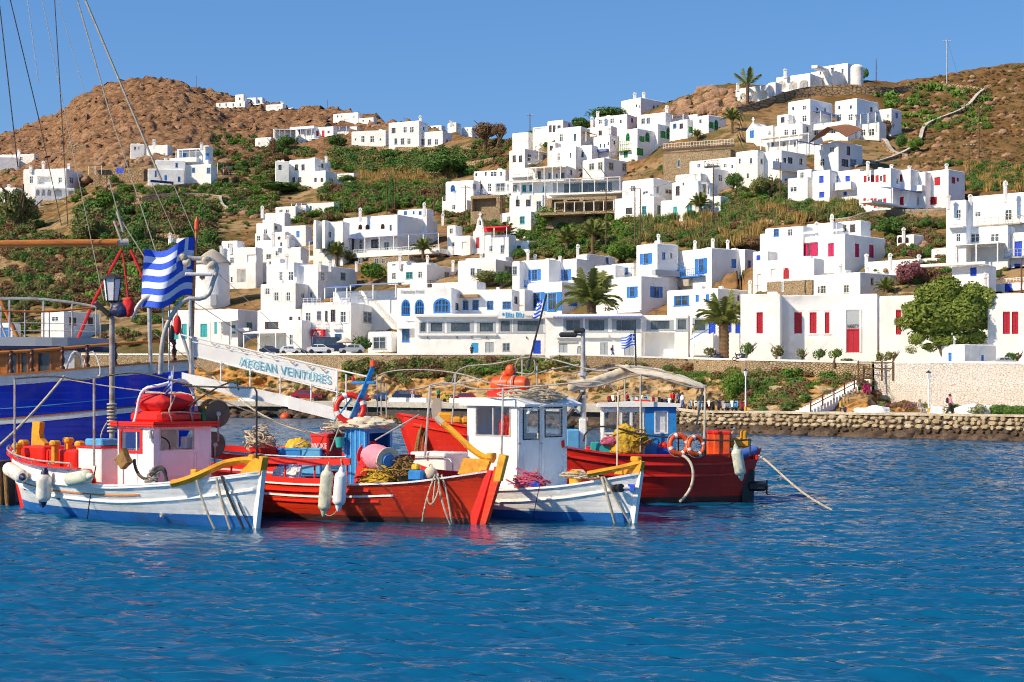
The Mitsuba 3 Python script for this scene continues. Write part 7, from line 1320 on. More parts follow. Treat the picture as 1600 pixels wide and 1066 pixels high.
vc = -.80; c0 = b.on(808, 750, vc); ua = b.on(730, 735, vc)[0]; u1 = c0[0]; v1 = b.onu(886, 752, u1)[1]; zt = b.on(808, 634, vc)[2]; zb = .75
wh = put('wheelhouse', None, None, k3, shape=mikit.ply(xf(box([ua, vc, zb - .1], [u1, v1, zb]), b.M), 'mat_white_paint'))
S = lambda px, py: b.on(px, py, vc); Fq = lambda px, py: b.onu(px, py, u1)
s0, s1 = S(745, 679), S(797, 637); d0, d1 = Fq(818, 686), Fq(841, 638); e0, e1 = Fq(852, 682), Fq(877, 638)
cabin(b, wh, ua, u1, vc, v1, zb, zt, 'mat_white_paint', [('s', s0[0], s1[0], s0[2], s1[2]), ('g', d0[1], d1[1], d0[2], d1[2]), ('g', e0[1], e1[1], e0[2], e1[2])])
for nm, (p0, p1) in (('f', (d0, d1)), ('f', (e0, e1))): b.put('window_frame', ringbox(p0[1], p1[1], p0[2], p1[2], .035, u1 - .02, u1 + .02, 'f'), 'mat_dark_iron', wh); b.put('pane', box([u1 - .01, p0[1], p0[2]], [u1 + .002, p1[1], p1[2]]), 'mat_clear_glass', wh)
b.put('window_frame', cat([ringbox(s0[0], s1[0], s0[2], s1[2], .04, vc - .025, vc + .02, 's'), box([(s0[0] + s1[0]) / 2 - .025, vc - .025, s0[2]], [(s0[0] + s1[0]) / 2 + .025, vc + .02, s1[2]])]), 'mat_steel', wh); b.put('pane', box([s0[0], vc - .002, s0[2]], [s1[0], vc + .008, s1[2]]), 'mat_clear_glass', wh)
dl, dr_ = Fq(809, 700)[1], Fq(844, 700)[1]; er = Fq(884, 700)[1]; pz0, pz1 = Fq(830, 740)[2], Fq(830, 697)[2]
b.put('door', cat([ringbox(dl + .05, dr_ - .05, zb + .15, zt - .12, .03, u1, u1 + .03, 'f'), ringbox(d0[1], d1[1], pz0, pz1, .025, u1, u1 + .018, 'f')]), 'mat_white_paint', wh); b.put('door', cat([ringbox(dr_ + .07, er - .06, zb + .15, zt - .12, .03, u1, u1 + .03, 'f'), ringbox(e0[1], e1[1], pz0, pz1, .025, u1, u1 + .018, 'f')]), 'mat_white_paint', wh)
for px, py in ((811, 693), (845, 693)): q = Fq(px, py); b.put('hinge', box(q + [0, -.06, -.03], q + [.04, .06, .03]), 'mat_steel', wh)
q = Fq(878, 694); b.put('handle', bev(q + [0, -.05, -.12], q + [.08, .06, .12], .03), 'mat_red_paint', wh); b.tube('handrail', [Fq(878, 699) + [.06, 0, 0], Fq(900, 702) + [.1, .25, 0]], .02, 'mat_steel', wh)
rf = prism([(ua - .22, zt), (u1 + .42, zt - .03), (u1 + .42, zt + .04), (u1 - .1, zt + .24), (ua - .24, zt + .24)], vc - .12, v1 + .25, 'xz'); b.put('roof', rf, 'mat_white_paint', wh)
b.put('visor', xf(torus((v1 - vc) * .52, .05, 20, 6, .15, np.pi - .15), basis([u1 + .40, (vc + v1) / 2 + .05, zt - .30], [0, 1, 0], [0, 0, .28], [1, 0, 0])), 'mat_white_paint', wh)
b.put('bench', bev([ua + .1, vc + .15, zb], [u1 - .3, v1 - .2, zb + 1.25], .05), 'mat_navy', wh); gear('jacket', 'yellow and red jackets hanging inside the tall white wheelhouse', 'clothes', [('cloth', heap(np.array([u1 - .45, vc + .45, s0[2] - .1]), np.array([.2, .25, .6]), 31, .3), 'mat_yellow', 50), ('cloth', heap(np.array([u1 - .75, vc + .30, s0[2]]), np.array([.2, .2, .6]), 32, .3), 'mat_red_cloth', 50)])
zr = zt + .24; t = gear('rope_coil', 'grey tangled ropes heaped on the tall white wheelhouse roof', 'rope coil', [('ropes', tangle(np.array([u1 - .35, (vc + v1) / 2 + .1, zr - .12]), np.array([.75, 1.0, .34]), 110, .022, 41), 'mat_rope', False)])
t = gear('life_raft', 'orange red life raft canister in a cradle on the tall white wheelhouse roof', 'life raft', [('canister', lathe([(0, -.62), (.19, -.60), (.24, -.50), (.24, -.02), (.26, 0), (.24, .02), (.24, .50), (.19, .60), (0, .62)], 20, [1, .25, 0], np.array([ua + .62, .5, zr + .42])), 'mat_orange_float', 40), ('tray', bev([ua + .0, .05, zr + .02], [ua + 1.3, 1.0, zr + .22], .05), 'mat_red_paint', False)] + [('strap', xf(torus(.27, .025, 16, 5, -.6, np.pi + .6), basis([ua + .62 + dx, .5, zr + .42], [.25, -1, 0], [0, 0, 1], [1, .25, 0])), 'mat_steel', False) for dx in (-.25, .2)])
gear('buoy', 'two small orange buoys tied above the life raft', 'buoys', [('ball', ball(b.on(797, 578, .5), [.16, .13, .17]), 'mat_orange_float', True), ('ball', ball(b.on(789, 586, .5), [.13, .12, .14]), 'mat_orange_float', True)])
gear('lantern', 'small lantern inside a bent steel guard above the wheelhouse', 'lantern', [('guard', tube(bez([b.on(806, 582, .6), b.on(814, 558, .6), b.on(832, 558, .6), b.on(835, 580, .6), b.on(818, 584, .6), b.on(806, 582, .6)], 24), .022, 6), 'mat_rusty_steel', False), ('lamp', lathe([(0, 0), (.08, .02), (.08, .14), (.04, .22), (0, .22)], 12, at=b.on(825, 574, .6)), 'mat_dark_iron', 40), ('post', tube([b.on(816, 600, .6), b.on(816, 562, .6)], .025, 6), 'mat_steel', False)])
for nm, pts_, r, mt in (('awning_post', [(672, 603, -.9), (664, 716, -1.0)], .04, 'mat_steel'), ('awning_post', [(786, 607, -1.35), (783, 735, -1.35)], .035, 'mat_steel'), ('awning_post', [(712, 583, 1.1), (706, 662, 1.1)], .03, 'mat_steel'), ('awning_post', [(966, 612, -.15), (964, 738, -.3)], .028, 'mat_canvas'), ('awning_post', [(839, 572, 1.2), (839, 610, 1.2)], .025, 'mat_steel')): b.tube(nm, [b.on(*p_) for p_ in pts_], r, mt)
for pts_ in ([(664, 605, -.95), (672, 602, -.9), (740, 607, -1.2), (786, 607, -1.35), (830, 604, -1.1), (900, 598, -.7), (955, 603, -.3), (966, 612, -.15)], [(585, 592, .6), (664, 578, .8), (712, 583, 1.1), (760, 597, .4), (820, 604, .2)], [(706, 600, 1.1), (712, 583, 1.1), (760, 570, 1.2), (832, 558, 1.2), (900, 572, 1.0), (950, 580, .9)], [(800, 595, 1.2), (870, 576, 1.2), (905, 570, 1.1)], [(640, 610, .2), (700, 600, .2), (745, 596, .2)]): b.tube('awning_rail', [b.on(*p_) for p_ in pts_], .024, 'mat_rusty_steel', n=24)
gear('net_heap', 'pink net heap on the side deck by the wheelhouse doors', 'net', [('net', heap(b.on(828, 760, -1.0) + [0, 0, -.05], np.array([.50, .30, .34]), 51, .3), 'mat_net_pink', 50), ('cords', tangle(b.on(828, 760, -1.05), np.array([.55, .32, .38]), 70, .018, 52), 'mat_net_pink', False)]); c_ = b.on(833, 757, -1.2); gear('canister', 'blue plastic float lying in the pink net', 'float', [('body', bev(c_ + [-.2, -.1, -.08], c_ + [.2, .1, .1], .06), 'mat_shutter_deep_blue', False), ('cap', ball(c_ + [.2, 0, 0], .05), 'mat_shutter_deep_blue', True)])
gear('net_heap', 'straw coloured rope heap behind the bow timber of the white boat', 'net', [('cords', tangle(b.on(903, 748, -.6), np.array([.5, .35, .22]), 60, .02, 53), 'mat_rope', False)])
p_ = b.on(640, 722, -.9); b.put('locker', bev([p_[0], -.9, .9], [p_[0] + 1.55, .2, b.on(640, 706, -.9)[2]], .04), 'mat_white_paint'); b.tube('hand_rail', [b.on(x, y, -1.0) for x, y in ((625, 714), (640, 714), (690, 714), (700, 716), (708, 740))], .025, 'mat_steel', n=14)
for pts_, r in (([(940, 745, -.75), (948, 772, -.7), (962, 822, -.35)], .045), ([(943, 744, -.7), (962, 780, -.5), (988, 822, -.05)], .032)): b.tube('bow_rope', [b.on(*q_) for q_ in pts_], r, 'mat_rope', n=12)
q = b.on(966, 763, -.6); gear('roller', 'black rubber roller on the bow of the white boat', 'roller', [('body', lathe([(0, -.2), (.11, -.18), (.12, -.05), (.09, -.04), (.12, .02), (.12, .14), (0, .16)], 14, [1, -.2, .1], q), 'mat_black', 30), ('axle', tube([q, q + [.35, .1, .02]], .03, 6), 'mat_steel', False)]); q = b.on(989, 762, -.15); b.put('bow_plate', box(q + [-.12, -.08, -.09], q + [.1, -.05, .1]), 'mat_shutter_deep_blue'); q = b.skin(.55, .52, -1, .0); b.put('outlet', lathe([(0, 0), (.08, 0), (.08, .05), (0, .05)], 12, [0, -1, 0], q), 'mat_steel')
line_down(b, 'mooring_line', b.on(773, 750, -1.3), b.on(766, 768, -1.3), .02); line_down(b, 'mooring_line', b.on(843, 760, -1.5), b.on(833, 812, -1.4), .012, 'mat_dark_iron')

# ================= boat 4: large dark red boat behind
k4 = thing('fishing_boat', 'large dark red fishing boat with canvas awning moored behind the others', 'fishing boat')
b = b4 = Boat(k4, 664, 0, (-1, .03), 11.0, 3.4, [(0, 1.78), (.12, 1.62), (.35, 1.64), (.6, 2.0), (.85, 2.62), (1, 3.0)], rb=.55, rs=.55, e=.38, Y=53.3, eb=1.15, ps=3.2)
b.band('bottom_paint', -.5, .22, 'mat_antifoul_brown'); b.band('hull', .22, b.sheer, 'mat_dark_red_hull')
b.strip('cap_rail', lambda t: b4.sheer(t), lambda t: b4.sheer(t) + .07, 'mat_dark_red_hull', 0, 1, -.14, .07); b.strip('rub_rail', lambda t: b4.sheer(t) - .30, lambda t: b4.sheer(t) - .23, 'mat_dark_red_hull', .0, .97, -.02, .06); b.strip('rub_rail', lambda t: b4.sheer(t) * .55 + .05, lambda t: b4.sheer(t) * .55 + .11, 'mat_dark_red_hull', .02, .97, -.02, .06); b.strip('inner_planking', lambda t: b4.sheer(t) - .5, lambda t: b4.sheer(t), 'mat_red_paint', .01, .99, -.12, -.09)
b.deck('deck', lambda t: b4.sheer(t) - .45, 'mat_light_blue_paint'); b.put('stem', prism([(-.15, -.5), (.08, -.5), (.25, .8), (1.02, 3.05), (.70, 3.05)], -.1, .1, 'xz'), 'mat_red_paint')
q = b.on(684, 660, 0); b.put('stem_head', prism([(-.30, -.3), (.12, -.3), (.22, .5), (.12, .85), (-.12, .82), (-.12, .4)], -.13, .13, 'xz').apply_translation(q), 'mat_wood_grey')
q = b.on(700, 658, -.1); b.put('stem_timber', bev(q + [-.2, -.15, -.4], q + [.35, .15, .3], .08), 'mat_yellow_wood')
for px in (714, 729): q = b.on(px, 662, -.4); b.put('bitt', cat([bev(q + [-.11, -.11, -.5], q + [.11, .11, .0], .03), bev(q + [-.17, -.16, -.02], q + [.17, .16, .24], .07)]), 'mat_yellow_wood')
vc = -.75; cu = b.on(1012, 690, vc)[0]; 
# wheelhouse: white bow quarter with windows, blue flank
c0 = b.on(1008, 705, -.85); uL = b.on(940, 705, -.85)[0]; uR = b.on(1056, 705, -.85)[0]; zt = b.on(1008, 636, -.85)[2]; wh = put('wheelhouse', None, None, k4, shape=mikit.ply(xf(box([uR, -.85, 1.2], [uL, 1.0, 1.25]), b.M), 'mat_blue_paint'))
w = [(b.on(x0, 676, -.85), b.on(x1, 644, -.85)) for x0, x1 in ((944, 968), (972, 984), (988, 1004), (1024, 1042))]
cabin(b, wh, uR, uL, -.85, 1.0, 1.25, zt, 'mat_white_paint', [('s', p1[0], p0[0], p0[2], p1[2]) for p0, p1 in w])
b.put('side_panel', box([uR - .01, -.88, 1.3], [c0[0], -.851, w[3][0][2] - .03]), 'mat_blue_paint', wh); b.put('side_panel', box([uR - .01, -.88, w[3][1][2] + .03], [c0[0], -.851, zt]), 'mat_blue_paint', wh); b.put('side_panel', box([uR - .01, -.88, w[3][0][2] - .03], [w[3][1][0] - .03, -.851, w[3][1][2] + .03]), 'mat_blue_paint', wh); b.put('side_panel', box([w[3][0][0] + .03, -.88, w[3][0][2] - .03], [c0[0], -.851, w[3][1][2] + .03]), 'mat_blue_paint', wh)
for p0, p1 in w: b.put('window_frame', ringbox(p1[0], p0[0], p0[2], p1[2], .04, -.90, -.83, 's'), 'mat_white_paint', wh); b.put('pane', box([p1[0], -.845, p0[2]], [p0[0], -.835, p1[2]]), 'mat_clear_glass', wh)
b.put('curtain', box([w[3][1][0] - .2, -.78, w[3][0][2] - .1], [w[3][0][0] + .2, -.76, w[3][1][2]]), 'mat_white_cloth', wh); b.put('roof', prism([(uR - .15, zt), (uL + .15, zt), (uL + .10, zt + .12), ((uL + uR) / 2, zt + .2), (uR - .15, zt + .12)], -1.05, 1.2, 'xz'), 'mat_white_paint', wh)
q = b.on(1003, 634, -.3); b.put('roof_chest', bev(q + [-.28, -.25, -.05], q + [.28, .3, .2], .05), 'mat_red_paint', wh)
g0, g1 = b.on(923, 706, -1.2), b.on(990, 691, -1.2); b.put('coaming', bev([g1[0], -1.2, 1.5], [g0[0], -1.1, g1[2]], .02), 'mat_teal'); g0, g1 = b.on(886, 690, -.9), b.on(905, 672, -.9); b.put('deck_box', bev([g1[0], -.9, 1.4], [g0[0], .3, g1[2]], .03), 'mat_light_blue_paint'); g0, g1 = b.on(905, 690, -.9), b.on(916, 655, -.9); b.put('mast_step', bev([g1[0], -.6, 1.4], [g0[0], -.2, g1[2]], .03), 'mat_white_paint')
gear('net_heap', 'yellow brown nets hanging before the blue and white wheelhouse', 'net', [('net', heap(b.on(978, 703, -1.15), np.array([.55, .35, .85]), 61, .25), 'mat_net_yellow', 50), ('cords', tangle(b.on(990, 705, -1.2), np.array([.45, .3, .7]), 60, .02, 62), 'mat_net_yellow', False)]); gear('net_heap', 'small magenta net bundle on the red boat rail', 'net', [('net', heap(b.on(952, 693, -1.3), np.array([.3, .15, .22]), 63, .3), 'mat_net_pink', 50), ('cords', tangle(b.on(952, 693, -1.3), np.array([.3, .15, .2]), 20, .015, 64), 'mat_net_pink', False)])
ms = put('mast', None, None, k4, shape=mikit.ply(xf(tube([b.on(912, 695, .3), b.on(911, 600, .3), b.on(911, 516, .3)], np.array([.105, .095, .07]), 10), b.M), 'mat_steel', smooth=60))
for y in (585, 620, 655): q = b.on(911, y, .3); b.put('collar', lathe([(.13, -.06), (.17, -.05), (.17, .05), (.13, .06)], 12, at=q), 'mat_steel', ms)
b.put('floodlight', bev(b.on(888, 524, .3) + [-.32, -.16, -.06], b.on(888, 524, .3) + [.32, .16, .1], .05).apply_transform(np.eye(4)), 'mat_dark_iron', ms); b.tube('arm', [b.on(911, 524, .3), b.on(898, 522, .3), b.on(888, 524, .3)], .04, 'mat_steel', ms); b.put('floodlight', bev(b.on(905, 518, .3) + [-.2, -.2, -.05], b.on(905, 518, .3) + [.2, .2, .12], .05), 'mat_dark_iron', ms)
b.tube('boom', [b.on(880, 660, .2), b.on(895, 640, .1), b.on(912, 612, .3)], .09, 'mat_dark_iron', n=8)
# awning with canvas
aw = [[b.on(1001, 706, -1.4), b.on(1001, 586, -1.4)], [b.on(1100, 710, -1.35), b.on(1102, 608, -1.35), b.on(1098, 604, -1.35)], [b.on(1084, 690, 1.3), b.on(1098, 608, 1.3)], [b.on(976, 640, 1.2), b.on(976, 582, 1.2)]]
for p_ in aw: b.tube('awning_post', p_, .035, 'mat_canvas')
for pts_ in ([(890, 598, -1.2), (960, 596, -1.4), (1002, 586, -1.4), (1060, 600, -1.4), (1102, 606, -1.35)], [(940, 580, 0), (1000, 574, 0), (1060, 588, 0), (1104, 604, 0)], [(1102, 606, -1.35), (1104, 604, 0), (1098, 606, 1.3)], [(900, 582, 1.2), (985, 574, 1.2), (1100, 606, 1.3)]): b.tube('awning_rail', [b.on(*q_) for q_ in pts_], .03, 'mat_rusty_steel', n=16)
def cloth(bt_, rows_, mat, nm='canopy', n=22):
    c = [bez([bt_.on(*q_) for q_ in r_], n) for r_ in rows_]; v = np.array(c); m_ = len(rows_)
    from scipy.interpolate import interp1d
    v = interp1d(np.linspace(0, 1, m_), v, axis=0, kind='quadratic' if m_ > 2 else 'linear')(np.linspace(0, 1, 10)); v = v.transpose(1, 0, 2); nn = meshkit.fbm(v * 2.2, 3, 4) - .5; v = v + nn[..., None] * [0, .05, .16]
    i, j = np.meshgrid(np.arange(n - 1), np.arange(9), indexing='ij'); q_ = np.stack([i * 10 + j, (i + 1) * 10 + j, (i + 1) * 10 + j + 1, i * 10 + j + 1], -1).reshape(-1, 4); f = v.reshape(-1, 3); bt_.put(nm, (np.vstack([f, f + [0, 0, .02]]), np.vstack([q_, q_[:, ::-1] + len(f)])), mat, smooth=50)
cloth(b, [[(980, 578, -1.3), (1010, 588, -1.4), (1060, 596, -1.4), (1098, 608, -1.3)], [(965, 572, 0), (1005, 578, 0), (1060, 588, 0), (1102, 604, 0)], [(960, 574, 1.2), (1005, 574, 1.2), (1060, 586, 1.2), (1098, 604, 1.2)]], 'mat_canvas')
b.put('furled_canvas', crumple(tube(bez([b.on(888, 606, -.9), b.on(930, 596, -.6), b.on(960, 586, -.3), b.on(985, 574, 0)], 24), np.r_[.10, np.full(22, .17), .08], 10).subdivide(), .07, 3), 'mat_canvas', smooth=60)
rl = [b.on(x, y, -1.5) for x, y in ((912, 690), (922, 671), (935, 667), (990, 676), (1050, 684), (1110, 688), (1174, 687))]; b.tube('rail', rl, .03, 'mat_dark_iron', n=30)
for x, y0, y1 in ((1002, 678, 706), (1060, 685, 710), (1102, 688, 712), (1172, 687, 713)): b.tube('stanchion', [b.on(x, y0, -1.5), b.on(x, y1, -1.5)], .025, 'mat_dark_iron')
W4 = lambda px, py, v: b4.w(b4.on(px, py, v))
lifering('orange red life ring, left of the two on the dark red boat', W4(1061, 695, -1.62), [.25, -1, .15], .31, .085, None, 'mat_orange_float'); lifering('orange red life ring, right of the two on the dark red boat', W4(1088, 697, -1.6), [.5, -1, .15], .29, .08, None, 'mat_orange_float')
for x0, x1, y0, y1, v, lb in ((1106, 1122, 674, 712, -.6, 'orange red fish box standing behind the right life ring'), (1116, 1141, 675, 716, -.95, 'orange brown fish box nearest the stern of the dark red boat')):
    g0, g1 = b.on(x0, y1, v), b.on(x1, y0, v); gear('box', lb, 'box', [('body', bev([g1[0], v, g0[2]], [g0[0], v + .7, g1[2]], .03), 'mat_orange_float', False), ('lid', bev([g1[0] - .03, v - .03, g1[2] - .08], [g0[0] + .03, v + .73, g1[2] + .02], .02), 'mat_red_paint', False)])
g0, g1 = b.on(1028, 712, -1.0), b.on(1052, 700, -1.0); gear('box', 'deep blue fish box under the blue wheelhouse flank', 'box', [('body', bev([g1[0], -1.0, 1.3], [g0[0], -.3, g1[2]], .03), 'mat_shutter_deep_blue', False), ('rim', bev([g1[0] - .02, -1.02, g1[2] - .05], [g0[0] + .02, -.28, g1[2] + .01], .02), 'mat_shutter_deep_blue', False)]); gear('cap', 'red cap lying on the deep blue fish box', 'cap', [('crown', heap(b.on(1037, 698, -.8), np.array([.2, .18, .2]), 71, .1), 'mat_red_cloth', 50), ('brim', lathe([(0, 0), (.24, 0), (.22, .02), (0, .02)], 14, at=b.on(1037, 699, -.8)), 'mat_red_cloth', False)])
for x0, x1, y0, y1 in ((1139, 1172, 684, 700), (1158, 1168, 672, 690)): g0, g1 = b.on(x0, y1, -.5), b.on(x1, y0, -.5); b.put('stern_timber', bev([g1[0], -.5, g0[2]], [g0[0], .1, g1[2]], .07), 'mat_yellow_wood')
b.tube('tiller', [b.on(1130, 706, -.2), b.on(1150, 665, -.2)], .05, 'mat_wood_grey'); b.put('tarp_roll', crumple(tube([b.on(1156, 710, -.9), b.on(1180, 703, -.7)], .16, 10).subdivide(), .03, 4), 'mat_blue_cloth', smooth=60)
b.put('swim_platform', bev(b.on(1166, 717, -.9) + [-.4, 0, -.04], b.on(1190, 712, -.9) + [.2, 1.5, .02], .02), 'mat_dark_red_hull')
fender('grey white fender hanging at the stern of the dark red boat', W4(1150, 700, -1.75), W4(1158, 745, -1.7), .19, 'mat_old_fender', 'mat_old_fender', W4(1148, 688, -1.5))
q = b.on(1172, 762, -.1); t = gear('outboard_motor', 'black outboard motor tilted up at the stern of the dark red boat', 'outboard motor', [('leg', prism([(-.1, -.9), (.25, -.9), (.35, .6), (-.15, .6)], -.09, .09, 'xz').apply_translation(q), 'mat_black', False), ('cowl', bev(q + [-.55, -.18, -.12], q + [.1, .18, .22], .08), 'mat_black', False), ('propeller', cat([box(q + [-.6, -.03, -.22], q + [-.54, .03, .26]), box(q + [-.6, -.22, -.03], q + [-.54, .22, .05])]), 'mat_black', False)])
b.tube('hose', [b.on(1066, 712, -1.75), b.on(1078, 722, -1.85), b.on(1083, 745, -1.9), b.on(1076, 768, -1.85), b.on(1062, 784, -1.75)], .05, 'mat_canvas', n=18, sides=8)
put('mooring_rope', tube(bez([W4(1186, 712, -1.0), P(1225, 745, 50.5), P(1262, 775, 49.5), P(1300, 797, 49.0)], 20), .035, 6), 'mat_rope', label='pale mooring rope running from the dark red stern into the water', cat='rope')
for x0, y0, x1, y1 in ((652, 690, 648, 715), (656, 680, 652, 722), (660, 690, 660, 716)): b.tube('bow_chain', [b.on(x0 + 4, y0 - 18, -.4), b.on(x0, y0, -.6), b.on(x1, y1, -.6)], .05, 'mat_net_brown', n=8)
# ---------------------------------------------------------------- cars, people, poles and other things on the quay and promenade
def car(label, x0, x1, py, D, mat, face=1, kind='hatch', yaw=0.0, z=None, group=None):
    t = thing('parked_car', label, 'car', group); p = P((x0 + x1) / 2, py, D); p[2] = p[2] if z is None else z; s = (x1 - x0) / FPX * D / 4.1; ca, sa = math.cos(yaw) * s * face, math.sin(yaw) * s * face
    M = basis(p, [ca, sa, 0], [-sa, ca, 0], [0, 0, s]); H = {'hatch': 1.48, 'sedan': 1.42, 'van': 1.95}[kind]
    prof = {'hatch': [(-1.98, .35), (2.0, .35), (2.05, .62), (1.95, .82), (1.05, .95), (.45, H - .02), (-1.35, H), (-1.85, 1.0), (-2.03, .8)], 'sedan': [(-2.0, .35), (2.0, .35), (2.05, .62), (1.95, .82), (1.1, .93), (.4, H), (-.85, H), (-1.5, .98), (-2.0, .92)], 'van': [(-2.05, .35), (2.0, .35), (2.05, .65), (1.95, .95), (1.45, 1.1), (.95, H), (-2.0, H), (-2.06, 1.2)]}[kind]
    lo = prism([q for q in prof], -.80, .80, 'xz'); lo = lo.subdivide().subdivide(); v = lo.vertices; k = np.clip((v[:, 2] - .9) / (H - .9), 0, 1); v[:, 1] *= 1 - .17 * k; v[:, 1] *= 1 - .10 * np.clip((np.abs(v[:, 0]) - 1.5) / .5, 0, 1); lo.vertices = v
    put('body', xf(lo, M), mat, t, smooth=35); xs = (-1.25, -.42, .50) if kind != 'van' else (-1.75, -.55, .62)
    for sd in (-1, 1):
        for a, c in ((xs[0], xs[1] - .05), (xs[1] + .05, xs[2])):
            y0, y1 = .80 * (1 - .03) + .012, .80 * (1 - .14) + .012; sl = .32 if c == xs[2] else 0; vv = np.array([[a, sd * y0, .98], [c + sl, sd * y0, .98], [c, sd * y1, H - .12], [a + (.12 if a == xs[0] else 0), sd * y1, H - .12]]); put('window', xf(trimesh.Trimesh(vv, [[0, 1, 2], [0, 2, 3]], process=False), M), 'mat_window_glass', t)
        for x in (-1.28, 1.28): put('wheel', xf(cat([lathe([(0, -.1), (.31, -.1), (.33, -.06), (.33, .06), (.31, .1), (0, .1)], 18, [0, 1, 0], [x, sd * .74, .33]), lathe([(0, -.02), (.19, -.02), (.19, .02), (0, .02)], 12, [0, 1, 0], [x, sd * .84, .33])]), M), 'mat_tyre', t)
        put('headlight', xf(bev([1.96, sd * .42, .62], [2.06, sd * .70, .76], .02), M), 'mat_lamp_glass', t)
    ws = np.array([[1.10, -.70, .97], [1.10, .70, .97], [.50, .62, H - .06], [.50, -.62, H - .06]]) if kind != 'van' else np.array([[1.47, -.72, 1.12], [1.47, .72, 1.12], [1.0, .62, H - .08], [1.0, -.62, H - .08]]); put('windscreen', xf(trimesh.Trimesh(ws + [.02, 0, .015], [[0, 1, 2], [0, 2, 3]], process=False), M), 'mat_window_glass', t)
qd = lambda px: float(shore(px)) + 8
for a in (('red hatchback parked on the left quay beyond the gangway', 455, 503, 633, 'mat_car_red', 1, 'hatch'), ('blue car parked behind the navy car on the quay', 583, 622, 630, 'mat_car_blue', 1, 'sedan'), ('navy blue car parked on the quay right of the leaning mast', 612, 660, 631, 'mat_car_navy', 1, 'hatch'), ('yellow car parked on the quay left of the white wheelhouse', 688, 722, 631, 'mat_car_yellow', 1, 'hatch'), ('red car parked on the quay just left of the white wheelhouse', 704, 744, 633, 'mat_car_red', -1, 'hatch'), ('dark red car low behind the ship davit', 555, 586, 629, 'mat_car_red', 1, 'sedan')):
    car(a[0], a[1], a[2], a[3], qd((a[1] + a[2]) / 2) + (2.5 if 'behind' in a[0] or 'yellow' in a[0] else 0), a[4], a[5], a[6], .12, z=2.58)
for a in (('white car parked on the promenade by the car port', 437, 470, 'mat_car_white', 1, 'hatch', 2.0), ('navy car behind the white car on the promenade', 456, 482, 'mat_car_navy', 1, 'sedan', 5.0), ('white car in front of the dark blue van', 479, 522, 'mat_car_white', 1, 'sedan', 2.0), ('dark blue van on the promenade under the red sign', 489, 545, 'mat_car_navy', 1, 'van', 6.0), ('silver car parked on the promenade near the straw parasol', 530, 570, 'mat_car_silver', -1, 'hatch', 2.2), ('dark car half hidden at the upper end of the gangway', 405, 440, 'mat_car_navy', 1, 'sedan', 2.0), ('pale green car behind the white chapel on the promenade', 1552, 1588, 'mat_car_silver', 1, 'sedan', 1.5)):
    d = float(edge((a[1] + a[2]) / 2)) + a[6]; car(a[0], a[1], a[2], 0, d, a[3], a[4], a[5], .1, z=float(zprom((a[1] + a[2]) / 2)) + .07 + (.3 if a[1] < 600 else 0))
def chainbody(J, bones, ref=.05):
    m = Manifold()
    for a, c in bones:
        (pa, ra), (pc, rc) = J[a], J[c]; m = m + Manifold.hull_points(np.vstack([ball(pa, ra, 1).vertices, ball(pc, rc, 1).vertices]))
    me = m.refine_to_length(ref).to_mesh(); t = trimesh.Trimesh(me.vert_properties[:, :3], me.tri_verts); trimesh.smoothing.filter_taubin(t, iterations=6); return t
